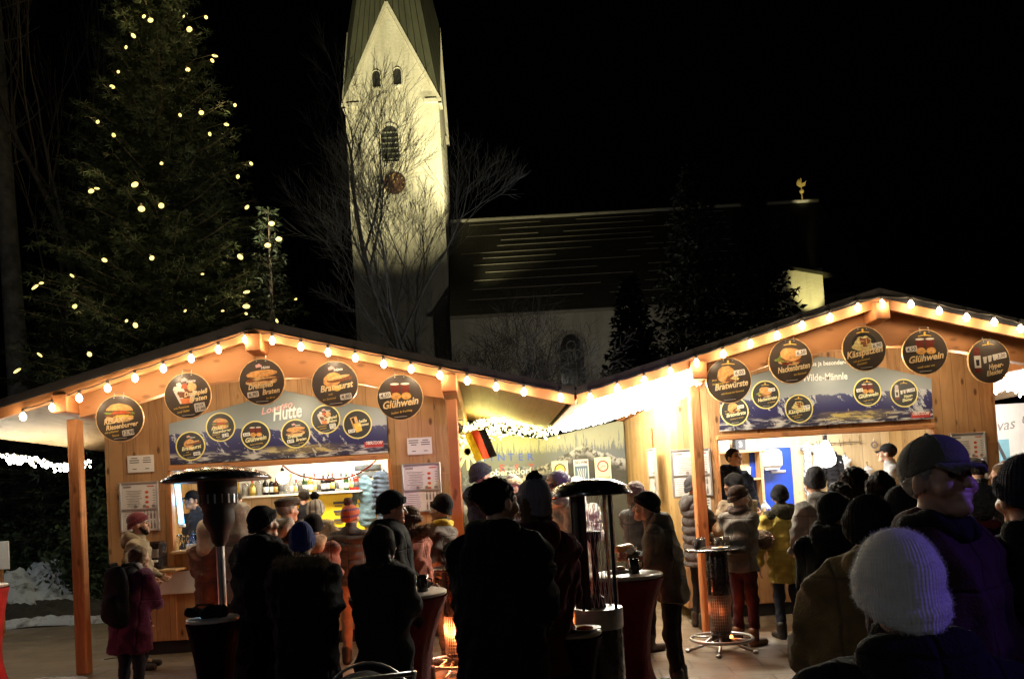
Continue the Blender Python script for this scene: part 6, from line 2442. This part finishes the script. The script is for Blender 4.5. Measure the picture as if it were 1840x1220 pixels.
# ------------------------------------------------------------------ heaters and tables
def mushroom(px, Y, label, topz):
    q = at(px, 900, Y)
    o = thing("patio_heater", label, "patio heater", (q.x, Y, 0), 0)
    MB().lathe([(.415, topz - .115), (.42, topz - .11), (.36, topz - .06), (.22, topz - .02), (.1, topz), (0, topz + .006), ], 40).build("reflector", M_["black_gloss"], o, True)
    MB().lathe([(.405, topz - .118), (.3, topz - .085), (.14, topz - .06), (0, topz - .05)], 40).build("reflector_inside", plain("reflector_inside", (.16, .09, .07), .4, .7), o, True)
    MB().lathe([(.15, topz - .06), (.15, topz - .2), (.145, topz - .21), (.145, topz - .3), (.125, topz - .33), (.12, topz - .36), (.12, topz - .44), (.09, topz - .5), (.075, topz - .52), (.06, topz - .6), (.035, topz - .63), (.03, topz - .64)], 24).build("burner", M_["black_metal"], o, radians(35))
    g_ = MB()
    for k in range(18):
        a = k * pi / 9
        g_.box((.153 * cos(a), .153 * sin(a), topz - .26), (.004, .012, .07), (0, 0, a))
    g_.build("burner_grille", M_["steel"], o)
    MB().lathe([(.033, topz - .62), (.033, .78), (0, .779)], 16).build("pole", M_["steel"], o, radians(40))
    MB().lathe([(.2, .04), (.21, .06), (.21, .74), (.16, .79), (.035, .8)], 28).build("tank_housing", M_["black_gloss"], o, radians(35))
    MB().lathe([(.26, 0), (.26, .03), (.2, .045), (0, .046)], 28).build("base", M_["black_metal"], o, radians(35))
    return o


mushroom(392, 6.25, "tall mushroom patio heater with wide dark hat in front of the left counter", 2.03)
q = at(1062, 900, 5.0)
o = thing("patio_heater", "stout domed patio heater with mesh sides beside the eating man", "patio heater", (q.x, 5.0, 0), .25)
tz = 1.735
MB().lathe([(.265, tz - .105), (.268, tz - .098), (.24, tz - .05), (.17, tz - .015), (.08, tz), (0, tz + .003)], 40).build("dome", M_["black_gloss"], o, True)
MB().lathe([(.26, tz - .105), (.2, tz - .09), (.0, tz - .09)], 40).build("dome_underside", M_["black_metal"], o, True)
MB().lathe([(.148, 0.0), (.155, .02), (.155, .79), (.14, .8), (0, .8)], 32).build("tank_housing", M_["black_gloss"], o, radians(35))
MB().lathe([(.158, .79), (.16, .8), (.16, .905), (.157, .915), (0, .916)], 32).build("band", M_["steel"], o, radians(35))
pst = MB()
for k in range(4):
    a = k * pi / 2 + .55
    pst.tube([(.145 * cos(a), .145 * sin(a), .9), (.145 * cos(a), .145 * sin(a), tz - .09)], .011, 8)
pst.build("frame_posts", M_["black_metal"], o)
mesh_ = MB()
for k in range(30):
    for sg in (-1, 1):
        pts = []
        for j in range(9):
            a = 2 * pi * k / 30 + sg * j * .09 + (.0)
            if not (.5 < ((a + 6.283) % 6.283) < 4.0 or True):
                continue
            pts.append((.136 * cos(a), .136 * sin(a), .93 + j * (tz - .09 - .93) / 8))
        mesh_.tube(pts, .0017, 3, False)
mesh_.build("wire_guard", M_["alu"], o, False, fixn=False)
pl = MB()
for i in range(7):
    a0, a1 = pi * .98 + i * .14, pi * .98 + (i + 1) * .14
    P_ = [(.14 * cos(a), .14 * sin(a)) for a in (a0, a1)]
    pl.add([(P_[0][0], P_[0][1], .92), (P_[1][0], P_[1][1], .92), (P_[1][0], P_[1][1], tz - .1), (P_[0][0], P_[0][1], tz - .1)], [(0, 1, 2, 3)])
po = pl.build("side_panel", M_["black_metal"], o)
po.modifiers.new("thickness", 'SOLIDIFY').thickness = .006
MB().lathe([(.06, .92), (.05, .98), (.022, 1.0), (.022, 1.32), (.05, 1.36), (.05, 1.4), (0, 1.41)], 18).build("burner", M_["black_metal"], o, radians(35))
MB().tube([(.07, -.05, .93), (.072, -.05, 1.6)], .007, 6).build("gas_pipe", plain("copper", (.75, .3, .12), .3, 1.0), o)

M_["red_cloth"] = fabric("red_stretch_cloth", (.15, .008, .01), 200, .2)
M_["table_top"] = plain("pale_table_top", (.5, .46, .42), .35)


def bar_table(px, Y, top, label, m, waist=.16, R=.36, lx_=0.0):
    q = at(px, 1000, Y)
    o = thing("bar_table", label, "bar table", (q.x, Y, 0))
    MB().lathe([(R - .01, top - .03), (R, top - .022), (R, top - .006), (R - .008, top), (0, top)], 44).build("table_top", M_["table_top"], o, radians(40))
    pr = []
    for k in range(25):
        u = k / 24
        z = top - .034 - u * (top - .06)
        r = waist + (R + .004 - waist) * abs(1 - u / .58) ** 1.9 if u < .58 else waist + (.3 - waist) * ((u - .58) / .42) ** 1.9
        pr.append((r, z))
    n = 56
    vs, fs = [], []
    for i, (r, z) in enumerate(pr):
        u = i / 24
        for k in range(n):
            a = 2 * pi * k / n
            w_ = 1 + .035 * sin(4 * a) * sin(u * pi) + .012 * sin(16 * a + u * 3)
            sc = 1 + (.22 * max(0, (u - .7) / .3) ** 1.5 * cos(4 * a) ** 3)
            vs.append((r * cos(a) * w_ * sc, r * sin(a) * w_ * sc, z))
    for i in range(len(pr) - 1):
        for k in range(n):
            j = (k + 1) % n
            fs.append((i * n + k, i * n + j, (i + 1) * n + j, (i + 1) * n + k))
    MB().add(vs, fs).build("stretch_cover", m, o, True)
    MB().lathe([(.03, .05), (.03, top - .04)], 12).build("column", M_["steel"], o)
    f = MB()
    for k in range(4):
        a = k * pi / 2
        f.box((.17 * cos(a), .17 * sin(a), .03), (.3, .05, .03), (0, 0, a), bev=.008)
    f.build("foot", M_["steel"], o)
    return o


bt1 = bar_table(712, 5.35, 1.05, "bar table with dark red stretch cover glowing from behind", M_["red_cloth"], .19, .33)
bt2 = bar_table(1120, 5.75, 1.04, "bar table with red stretch cover in front of the eating man", M_["red_cloth"], .155, .28)
bt3 = bar_table(378, 5.2, .98, "bar table in near black cover under the mushroom heater", fabric("dark_stretch_cloth", (.02, .006, .007), 200, .2), .1, .165)
bt4 = bar_table(-40, 7.4, 1.12, "bar table in bright red cover at the left picture edge", fabric("bright_red_cloth", (.6, .03, .03), 200, .3), .16, .235)
lamp("red_table_light", 'POINT', (at(-60, 1090, 6.6).x, 6.5, .8), 9, (1, .25, .18), .1)  # red point light in front of the leftmost bar table
q = at(372, 1098, 5.2)
b = thing("dark_bag", "flat black bag lying on the near black bar table", "bag", (q.x, 5.2, .982))
s = SDF(.03).cap((-.1, 0, .035), (.1, 0, .03), .05, .045, sq=((0, 0, 1), .7)).cap((.02, -.05, .03), (.1, -.02, .04), .05)
s.cut((0, 0, .002), (0, 0, -1))
link("bag_body", s.mesh("bag_body", .01, fold=.01, fold_f=30, seed=4), M_["black_cloth"], b, True)
MB().tube([(-.1, 0, .05), (-.04, -.05, .09), (.05, -.05, .085), (.1, 0, .05)], .007, 6).build("strap", M_["boot"], b, True)
M_["ir"] = emit("glowing_heater_rod", (1.0, .22, .04), 14, False)


def heated_table(px, Y, label):
    q = at(px, 1000, Y)
    o = thing("heated_bar_table", label, "heater table", (q.x, Y, 0), .2, "chrome footed heater tables")
    MB().lathe([(.285, 1.0), (.3, 1.005), (.3, 1.022), (.29, 1.03), (0, 1.03)], 44).build("table_top", M_["black_gloss"], o, radians(40))
    MB().lathe([(.105, .56), (.11, .565), (.11, .98), (.1, 1.0)], 28).build("column", M_["black_gloss"], o, radians(35))
    MB().lathe([(.088, .22), (.088, .56)], 24).build("inner_tube", plain("heater_inside", (.2, .17, .15), .4, .8), o, True)
    g_ = MB()
    for k in range(30):
        a = k * 2 * pi / 30
        g_.tube([(.106 * cos(a), .106 * sin(a), .215), (.106 * cos(a), .106 * sin(a), .565)], .0034, 4)
    for k in range(12):
        z = .22 + k * .031
        g_.tube([(.106 * cos(a), .106 * sin(a), z) for a in np.linspace(0, 2 * pi, 25)], .003, 4, False)
    g_.build("heater_grille", M_["steel"], o, False, fixn=False)
    MB().lathe([(.1, .09), (.1, .21), (.09, .215)], 24).build("control_box", M_["black_gloss"], o, radians(35))
    MB().ball((.06, -.085, .15), (.02, .012, .02), 10, 6).build("glowing_lamp", M_["ir"], o, True)
    t_ = MB().tube([(.3 * cos(a), .3 * sin(a), .13) for a in np.linspace(0, 2 * pi, 41)], .016, 8, False)
    for k in range(4):
        a = k * pi / 2 + .7
        t_.tube([(.1 * cos(a), .1 * sin(a), .13), (.3 * cos(a), .3 * sin(a), .13)], .011, 6)
    t_.build("foot_ring", M_["steel"], o, True)
    for k in range(5):
        a = k * 2 * pi / 5 + .35
        l = MB().tube([(.07 * cos(a), .07 * sin(a), .16), (.2 * cos(a), .2 * sin(a), .06), (.33 * cos(a), .33 * sin(a), .025)], [.017, .016, .014], 8)
        l.ball((.34 * cos(a), .34 * sin(a), .02), (.03, .03, .02), 10, 6)
        l.build("foot", M_["steel"], o, True)
    return o


ht = heated_table(1287, 7.75, "heater table with chrome foot ring in front of the right post")
ht2 = heated_table(812, 7.45, "heater table glowing orange behind the dark couple")
for o_, e in ((ht, 0.8), (ht2, 24)):
    p = o_.location
    for a in (0.5, 2.6, 4.7):
        lamp("heater_glow", 'POINT', (p.x + .2 * cos(a), p.y + .2 * sin(a), .42), e, (1, .2, .05), .06)
el = MB().tube([(0, 0, .25), (0, 0, .54)], .03, 10)
el.build("heating_rod", M_["ir"], ht2, True)
# infrared panel lamps under the roofs
lamp("roof_heater", 'SPOT', (XL + 2.0, 8.2, 2.55), 26, (1, .22, .12), .1, (-1.0, 7.2, 1.0), 75, .6)
lamp("roof_heater", 'SPOT', (XR - 2.5, 8.0, 2.6), 60, (1, .28, .08), .1, (2.3, 8.4, .6), 60, .6)
for x, y, lb, rr in ((XL + 1.8, 8.55, "small heater lamp under the left hut's beam beside its right post", .06),):
    pass


def mug(loc, label, m, h=.1, r=.04, group=None, rz=0.0, name="mug"):
    b = thing(name, label, "mug", loc, rz, group)
    MB().lathe([(r * .86, 0), (r * .9, .004), (r, h), (r * .92, h), (r * .84, .012), (0, .01)], 18).build("cup", m, b, True)
    MB().tube([(r * .9, 0, h * .8), (r * 1.5, 0, h * .72), (r * 1.55, 0, h * .4), (r * .9, 0, h * .22)], .007, 6).build("handle", m, b, True)
    MB().lathe([(r * .93, h * .84), (0, h * .845)], 18).build("drink", M_["wine"], b)
    return b


clear = glass("mug_glass", (.9, .9, .92), .03, .9)
dark_mug = plain("dark_glazed_mug", (.02, .02, .025), .2, coat=.5)
p = ht.location
for dx, dy, lb, m in ((-.2, -.1, "clear glass mug at the left rim of the chrome heater table", clear), (-.12, .08, "glass mug with a straw near the left rim of the chrome heater table", clear), (.02, -.06, "clear glass mug left of the middle of the chrome heater table", clear), (.12, .06, "clear glass mug right of the middle of the chrome heater table", clear)):
    mug((p.x + dx, p.y + dy, 1.031), lb, m, .1, .045, "glass mugs on the heater table", dx * 20)
b = thing("straw", "black straw standing in a glass mug on the heater table", "straw", (p.x - .12, p.y + .08, 1.045))
MB().tube([(0, 0, 0), (-.015, 0, .2)], .0035, 6).build("stem", M_["print"], b)
MB().tube([(-.015, 0, .2), (-.03, 0, .225)], .0036, 6).build("bent_tip", M_["print"], b)
b = thing("plate", "small pale plate on the heater table", "plate", (p.x - .02, p.y - .2, 1.031))
MB().lathe([(.045, 0), (.08, .012), (.078, .015), (.04, .006), (0, .006)], 24).build("dish", M_["white_plastic"], b, True)
MB().ball((0, 0, .012), (.04, .03, .012), 10, 6).build("leftovers", M_["bread"], b, True)
q = at(760, 1050, 5.35)
mug((q.x, 5.3, 1.051), "dark mug on the glowing red bar table", dark_mug, .11, .042)
q = at(1137, 1018, 5.75)
mug((q.x, 5.7, 1.041), "dark mug on the red bar table in front of the eating man", dark_mug, .11, .042)
q = at(1110, 1010, 5.85)
b = thing("snack_tray", "pale snack tray beside the mug on the red bar table", "tray", (q.x, 5.8, 1.041))
MB().box((0, 0, .012), (.15, .1, .022), bev=.01).build("tray", M_["paper"], b)
MB().ball((0, 0, .03), (.05, .03, .022), 10, 6).build("snack", M_["bread"], b, True)
q = at(1046, 1084, 4.7)
bt5 = bar_table(1020, 4.55, .86, "low dark bar table beside the domed heater", fabric("dark_stretch_cloth", (.02, .006, .007), 200, .2), .1, .17)
b = thing("plate", "white plate on the low dark table beside the domed heater", "plate", (at(1048, 1080, 4.5).x, 4.5, .862))
MB().lathe([(.05, 0), (.095, .014), (.092, .018), (.045, .007), (0, .007)], 24).build("dish", M_["white_plastic"], b, True)
MB().ball((0, 0, .014), (.05, .035, .016), 10, 6).build("bread", M_["tomato"], b, True)
# pushchair among the front guests
q = at(650, 1190, 4.1)
b = thing("pushchair", "black pushchair with thin steel handle arcs among the dark guests", "pushchair", (q.x, 4.15, 0), .3)
s = SDF(.03)
s.ell((0, 0, .62), (.2, .26, .16)).ell((0, -.12, .5), (.15, .25, .12), sub=True)
link("canopy", s.mesh("canopy", .014, fold=.006, seed=2), M_["black_cloth"], b, True)
m = MB()
for sx in (-1, 1):
    m.tube([(sx * .22, .3, .14), (sx * .23, .05, .5), (sx * .22, -.25, .8), (sx * .18, -.36, .82)], .011, 8)
    m.tube([(sx * .22, -.3, .14), (sx * .23, .05, .5)], .011, 8)
m.tube([(.23 * cos(a), -.12 + .1 * sin(a), .62 + .21 * sin(a)) for a in np.linspace(0, pi, 17)], .008, 6)
m.tube([(-.18, -.36, .82), (.18, -.36, .82)], .013, 8)
m.build("frame", M_["steel"], b, True)
for sx in (-1, 1):
    for sy in (-1, 1):
        w_ = MB().tube([(sx * .24, sy * .3 + .1 * cos(a), .12 + .1 * sin(a)) for a in np.linspace(0, 2 * pi, 25)], .018, 8, False)
        w_.tube([(sx * .22, sy * .3, .12), (sx * .26, sy * .3, .12)], .02, 8)
        w_.build("wheel", M_["black_plastic"], b, True)
# sign post at the far left edge
q = at(4, 985, 12.0)
b = thing("info_board", "small pale board on a post at the left picture edge", "notice board", (q.x - .05, 12.0, 0))
MB().box((0, 0, 1.22), (.3, .03, .42), bev=.006).build("board", M_["paper"], b)
MB().box((0, .03, .6), (.06, .04, 1.2)).build("post", M_["post"], b)
# ------------------------------------------------------------------ the guests and sellers
F = lambda n, c, **k: fabric(n, c, seams=n.startswith("coat_") or n.startswith("yoke"), **k)
blk = F("coat_black", (.012, .012, .014))
blk2 = F("coat_soft_black", (.02, .019, .02))
navy = F("coat_navy", (.02, .026, .05))
maroon = F("coat_maroon", (.14, .012, .03))
purple = F("coat_purple", (.085, .012, .05))
beige = F("coat_beige", (.3, .25, .17))
rose = F("coat_rose", (.24, .11, .09))
rosebrown = F("coat_rosebrown", (.19, .095, .07))
greyp = F("coat_grey_puffer", (.09, .085, .09))
olive = F("coat_olive", (.11, .1, .08))
brown = F("coat_brown", (.2, .13, .05))
mustard = F("coat_mustard", (.42, .33, .07))
darkolive = F("yoke_dark", (.05, .045, .03))
lightgrey = F("coat_light_grey", (.22, .2, .18))
charcoal = F("coat_charcoal", (.075, .07, .072))
pink = F("coat_orange_pink", (.4, .12, .08))
wine_t = F("trousers_wine", (.045, .015, .02))
cream_t = F("trousers_cream", (.3, .2, .15))
denim = F("trousers_dark_denim", (.03, .035, .05))
k_blk = knit("knit_black", (.013, .013, .015))
k_dk = knit("knit_dark_brown", (.035, .022, .016))
k_mar = knit("knit_maroon", (.13, .02, .03))
k_blue = knit("knit_blue", (.018, .035, .2))
k_grey = knit("knit_grey", (.22, .22, .23))
k_greyp = knit("knit_grey_lilac", (.17, .16, .2))
k_white = knit("knit_white", (.78, .77, .76), rib=170)
k_str = knit("knit_striped", (.6, .55, .48), (.1, .07, .06))
k_band = knit("knit_banded", (.5, .12, .05), (.12, .06, .2), 90)
k_pom = F("pom_dark", (.03, .028, .03), bump=.6)
k_pomr = F("pom_rust", (.12, .06, .05), bump=.6)
hd, hb, hg, hw_ = M_["hair_dark"], M_["hair_brown"], M_["hair_grey"], M_["hair_white"]
cap_m = fabric("cap_dark", (.12, .115, .105), 220, .2)

# -- left hut, sellers and customers
person("man in maroon beanie and beige hooded jacket at the little wall shelf", 245, 917, 8.75, -80, (0, -5), 0, ('pocket', 'pocket'), beige, .8, hat=('beanie', k_mar), hood='down', beard=hd, legs=denim, fine=True, seed=1)
pp = person("person in purple coat with black backpack in front of the left wall", 226, 980, 7.0, -20, (-12, -15), 14, ('low', 'hold'), purple, .66, 1.25, hair=('bob', hb), hood='down', hood_m=F("hood_grey", (.2, .18, .17)), legs=denim, seed=2, flare=.05)
person("child in rose coat with cream hood up at the left counter", 370, 934, 8.55, -10, (0, -5), 0, ('low', 'low'), rosebrown, .45, .95, hood='up', hood_m=F("hood_cream", (.55, .47, .36)), legs=rosebrown, seed=3)
person("seller in black cap bending behind the blue tube lamp", 362, 880, 10.6, 150, (0, -18), 12, ('low', 'low'), charcoal, .9, hat=('cap', k_blk), hair=('short', hd), fine=True, floor=.3, seed=4)
person("smiling seller with glasses and dark tied hair in the left hut", 428, 882, 10.7, 170, (10, -8), 6, ('low', 'low'), F("shirt_dark", (.05, .05, .06)), .9, .9, hair=('short', hd), glasses=True, fine=True, floor=.3, seed=5, tone=(.58, .34, .25))
person("dark haired seller turned away under the bottle shelf", 546, 876, 10.9, 20, (0, 0), 0, ('low', 'low'), F("shirt_black", (.02, .02, .022)), .9, .9, hair=('short', hd), floor=.3, seed=6, nofine=True)
person("person with grey fur hood at the counter before the smiling seller", 428, 903, 8.5, 5, (0, 0), 4, ('low', 'low'), lightgrey, .75, hood='up', hood_m=F("hood_greyfur", (.26, .24, .21)), fur=(M_["fur_cream"], 'face'), seed=7)
person("person in flat cap and grey coat at the left counter", 508, 888, 7.9, -25, (-20, -5), 3, ('low', 'low'), lightgrey, .75, 1.05, hat=('flat', F("tweed", (.06, .05, .04))), hair=('short', hg), hood='down', hood_m=F("collar_pale", (.5, .48, .44)), seed=8)
person("person in pale striped bobble hat at the counter", 565, 884, 8.7, 5, (0, 0), 0, ('low', 'low'), F("coat_tan", (.36, .25, .17)), .75, hat=('beanie', k_str, k_pom), fur=(M_["fur_cream"], 'hood'), seed=9)
person("person in dark beanie and rose coat with pale hood", 560, 920, 7.3, 8, (18, -5), 5, ('low', 'low'), rose, .7, 1.12, hat=('beanie', k_blk), hood='down', hood_m=F("hood_tan", (.5, .32, .2)), seed=10)
person("person in banded bobble hat, grey quilted jacket and cream trousers", 627, 894, 8.3, -8, (-15, -5), 0, ('pocket', 'low'), greyp, .93, 1.08, .085, legs=cream_t, hat=('beanie', k_band, k_pomr), hair=('short', hb), seed=11, fold=.006)
# -- dark guests in front of the left hut
person("dark silhouetted man in black beanie right of the mushroom heater", 462, 905, 5.75, -30, (-12, -12), 3, ('low', 'hold'), blk, .42, 1.42, hat=('beanie', k_blk), hood='down', seed=12, fine=True)
person("person in royal blue beanie with fur trimmed hood seen from behind", 541, 942, 5.35, 4, (-4, -5), 2, ('low', 'low'), blk, .4, 1.42, hat=('tall', k_blue), fur=(M_["fur_tan"], 'hood'), seed=13, fine=True)
person("tall man in black beanie seen in right profile by the red table", 692, 878, 6.1, -82, (4, 2), 2, ('low', 'low'), blk, .45, 1.35, hat=('beanie', k_blk), hood='down', seed=14, fine=True, hair=('short', hd))
person("hooded person in black coat with pale fur edge before the tall man", 679, 946, 5.0, -25, (-15, -6), 2, ('low', 'low'), blk2, .4, 1.3, hood='up', hair=('long', hd), fur=(M_["fur_brown"], 'neck'), seed=15)
pw = person("woman in fur headband and orange pink jacket drinking at the red table", 742, 902, 7.0, 62, (10, -10), 4, ('hold', 'eat'), pink, .8, 1.08, hat=('band', M_["fur_brown"]), hair=('bob', hb), fur=(M_["fur_brown"], 'hood'), seed=16, fine=True)
person("person in black hat with yellow scarf beside the left hut's right post", 793, 890, 7.9, 70, (0, -4), 0, ('low', 'low'), F("coat_grey_brown", (.12, .1, .09)), .75, hat=('tall', k_blk), scarf=F("scarf_yellow", (.6, .4, .04)), seed=17)
person("dark haired person with bun in black coat, nearest of the dark couple", 884, 853, 3.85, -22, (-30, -4), 3, ('low', 'low'), blk, .4, 1.32, hair=('bun', hd), hood='down', fur=(F("fur_black", (.02, .017, .015)), 'neck'), seed=18, fine=True)
person("person in lilac grey bobble hat and dark red jacket, hind one of the dark couple", 955, 847, 4.5, 12, (25, -6), 2, ('low', 'low'), F("coat_dark_red", (.10, .008, .022)), .7, 1.2, hat=('tall', k_greyp, k_pom), hood='down', hair=('long', hb), seed=19, fine=True)
# -- valley between the huts
person("person in dark beanie with white stripe under the flag", 860, 828, 8.9, -70, (0, -5), 0, ('low', 'low'), navy, .75, hat=('beanie', knit("knit_dark_line", (.03, .035, .05), (.03, .035, .06), 60)), hood='down', seed=20)
person("blond person with cream headband behind the dark couple", 921, 848, 9.2, 150, (20, 0), 0, ('low', 'low'), charcoal, .75, hair=('bob', M_["hair_white"]), hat=('band', F("band_cream", (.55, .5, .3))), seed=21, nofine=True)
person("person in black hat and white hood left of the white haired woman", 975, 852, 9.4, -150, (0, 0), 0, ('low', 'low'), lightgrey, .75, hat=('beanie', k_blk), hood='down', hood_m=F("hood_white", (.7, .68, .62)), seed=22, nofine=True)
person("white haired woman with glasses behind the domed heater", 1008, 846, 7.6, 120, (10, -8), 3, ('low', 'low'), F("coat_stone", (.42, .4, .36)), .75, hair=('curly', hw_), glasses=True, scarf=F("scarf_white", (.7, .68, .62)), fine=True, seed=23)
person("person in white hood right of the white haired woman", 1035, 858, 9.0, 0, (0, 0), 0, ('low', 'low'), F("coat_ivory", (.6, .57, .5)), .75, hood='up', hood_m=F("hood_ivory", (.7, .67, .6)), seed=24)
person("brown haired woman with glasses behind the eating man", 1140, 862, 8.0, -60, (-10, -5), 0, ('low', 'low'), charcoal, .75, .95, hair=('bob', hb), glasses=True, seed=25)
pe = person("eating man in black beanie and olive grey jacket bent over the red table", 1196, 878, 6.4, 68, (0, -22), 14, ((.05, .26, 1.27), (-.07, .30, 1.25)), olive, .82, 1.16, hat=('beanie', k_blk), hood='down', fine=True, seed=26, legs=M_["black_cloth"])
pm = person("man in grey hooded puffer holding out a mug behind the right post", 1243, 840, 9.05, -82, (0, -3), 0, ('low', (.0, .42, 1.17)), charcoal, .78, 1.1, .1, hat=('beanie', knit("knit_charcoal", (.05, .05, .055))), hood='down', fine=True, seed=27, fold=.006, hgt=1.76)
# -- right hut
person("dark haired seller in navy jacket looking down in the right hut", 1312, 803, 10.15, 195, (6, -16), 4, ('low', 'low'), navy, .8, 1.05, hair=('short', hd), hood='down', fine=True, floor=.3, seed=28, tone=(.5, .3, .21))
person("man in black beanie and beige jacket at the right counter", 1322, 847, 8.7, 20, (15, -8), 3, ('low', 'low'), beige, .75, 1.1, hat=('beanie', k_blk), hood='down', hood_m=F("hood_brown", (.08, .06, .05)), seed=29)
pg = person("woman in brown beanie, patterned grey jacket and wine trousers with arms folded", 1324, 880, 7.95, -55, (-30, 0), 0, ('cross', 'cross'), F("coat_grey_green", (.13, .125, .11)), .86, 1.06, hat=('beanie', k_dk), scarf=F("scarf_brown", (.06, .045, .04)), legs=wine_t, boots=plain("boot_brown", (.16, .08, .04), .6), fine=True, seed=30, hgt=1.62)
person("person in mustard jacket with dark shoulders seen from behind", 1402, 868, 8.15, 2, (-12, -6), 2, ('down', 'hold'), mustard, .70, 1.16, hat=('beanie', k_blk), yoke=darkolive, legs=denim, seed=31, fine=True, hood='down', hood_m=darkolive)
person("person in grey cap with pale collar at the right counter", 1466, 842, 7.6, 10, (-8, -4), 2, ('low', 'low'), F("coat_ash", (.22, .2, .18)), .75, 1.05, hat=('tall', F("hat_dark_grey", (.05, .05, .055))), hood='down', hood_m=lightgrey, seed=32)
person("bare headed dark haired guest in the queue at the right counter", 1533, 840, 6.3, 6, (0, 0), 0, ('low', 'low'), blk2, .75, 1.05, hair=('curly', hd), seed=33)
person("dark haired guest in the queue, close left of the capped man", 1581, 842, 6.0, 0, (-20, 0), 0, ('low', 'low'), charcoal, .75, hair=('bob', hd), seed=34)
person("seller in dark cap and grey apron at the right end of the right hut", 1606, 795, 10.6, 60, (0, -15), 6, ('low', 'low'), F("apron_grey", (.3, .3, .3)), .85, 1.0, hat=('cap', k_blk), hair=('short', hd), floor=.3, seed=35)
person("dark guest in black beanie and black coat left of the tan hood", 1492, 880, 4.5, -38, (-20, -14), 4, ('low', 'low'), blk, .6, 1.2, hat=('beanie', k_blk), hood='down', seed=36, fine=True, elbow_out=.5)
person("person with black hat, tan hood and brown jacket, elbow stuck out on the left", 1565, 882, 2.75, -12, (-15, -10), 4, ((-.16, .26, .95), 'low'), brown, .6, 1.42, hat=('beanie', k_blk), hood='down', hood_m=F("hood_ochre", (.2, .13, .05)), seed=37, fine=True, elbow_out=1.2)
person("grey curly haired person right of the capped man", 1757, 868, 4.6, -25, (-20, -5), 2, ('low', 'low'), blk2, .7, 1.1, hair=('curly', hg), scarf=F("scarf_red", (.3, .04, .03)), seed=38)
person("distant dark haired guest before the right menu board", 1756, 820, 7.9, 0, (0, 0), 0, ('low', 'low'), charcoal, .75, hair=('short', hd), seed=39)
person("dark guest in black cap at the right picture edge", 1838, 826, 2.9, -6, (5, -4), 0, ('low', 'low'), blk, .65, 1.15, hat=('tall', knit("knit_navy", (.015, .015, .035))), hood='down', seed=40, fine=True)
person("pale faced guest in dark coat beyond the right hut's corner", 1800, 830, 8.8, 60, (0, 0), 0, ('low', 'low'), charcoal, .75, hair=('bob', hb), seed=41)
person("dark guest with black hair bun in the queue right of the grey cap", 1508, 862, 5.6, 10, (-10, 0), 0, ('low', 'low'), blk, .6, 1.2, hair=('bun', hd), hood='down', seed=44)
person("dark guest in charcoal beanie hidden behind the tan hood and the capped man", 1618, 868, 4.1, -15, (-12, -5), 0, ('low', 'low'), blk2, .6, 1.2, hat=('beanie', knit("knit_soot", (.025, .025, .028))), hood='down', seed=45)
# -- nearest guests
person("big man in dark baseball cap and maroon jacket facing the viewer", 1648, 783, 2.38, 208, (-14, -12), 3, ('low', (.12, .24, 1.02)), F("coat_plum", (.05, .02, .028)), .6, 1.25, hat=('cap', cap_m), hair=('short', hg), scarf=blk, fine=True, seed=42, tone=(.42, .25, .19))
person("person in white knitted beanie and black coat nearest to the viewer", 1612, 945, 1.6, -3, (0, 4), 0, ('low', 'low'), blk, .6, 1.12, hat=('beanie', k_white), hood='down', fine=True, seed=43, deep=.032)
# backpack of the purple coat, drink and food in hands
W = pp['W']
s = pp['s']
c = pp['U']((-.02, -.22, 1.2))
b = thing("backpack", "black backpack worn on the purple coat", "backpack", W @ Vector(c), radians(-20))
k = SDF(.04)
k.cap((0, .02, .12), (0, .0, -.16), .125, .14, sq=((0, 1, 0), .5))
k.cap((0, -.06, -.1), (0, -.05, -.16), .09, .1, sq=((0, 1, 0), .5))
link("bag_body", k.mesh("bag_body", .012, fold=.008, seed=2), M_["black_cloth"], b, True)
for sx in (-1, 1):
    MB().tube([(sx * .09, .03, -.16), (sx * .15, .12, -.05), (sx * .14, .2, .12), (sx * .1, .12, .25), (sx * .07, .02, .24)], .016, 8).build("strap", M_["black_cloth"], b, True)
(h0, f0), (h1, f1) = pe['hands']
m = (h0 + h1) / 2
b = thing("bread_roll", "filled roll in paper held by the eating man", "food", m + Vector((-.02, -.03, .03)), .6)
k = SDF(.02).cap((-.06, 0, .02), (.06, 0, .03), .045, .04, sq=((0, 0, 1), .8))
link("roll", k.mesh("roll", .008, fold=.003, seed=3), M_["bun"], b, True)
k = SDF(.02).cap((-.02, 0, -.03), (.05, 0, .0), .05, .055)
link("paper_wrap", k.mesh("paper_wrap", .008, fold=.01, fold_f=50, seed=4), M_["paper"], b, True)
h1, f1 = pm['hands'][1]
mug(tuple(h1 + Vector((.02, -.01, -.05))), "glass mug held out by the man behind the right post", clear, .1, .04)
h1, f1 = pw['hands'][0]
mug(tuple(h1 + Vector((0, -.01, -.05))), "dark mug in the hand of the woman in the orange pink jacket", dark_mug, .1, .038)
# fluffy muff on the folded arms
for i in (0, 1):
    pass
h1 = (pg['hands'][0][0] + pg['hands'][1][0]) / 2
b = thing("fur_muff", "brown fur muff in the folded arms of the woman in wine trousers", "muff", h1 + Vector((0, 0, .0)), -.9)
k = SDF(.03).cap((-.09, .02, .02), (.09, .02, -.01), .085, .09)
link("fur", k.mesh("fur", .009, fuzz=.012, seed=6), M_["fur_brown"], b, False)
MB().lathe([(.04, 0), (.04, .01), (.03, .012)], 14).build("cuff", M_["fur_brown"], b, True, loc=(.1, .02, 0), rot=(0, pi / 2, 0))
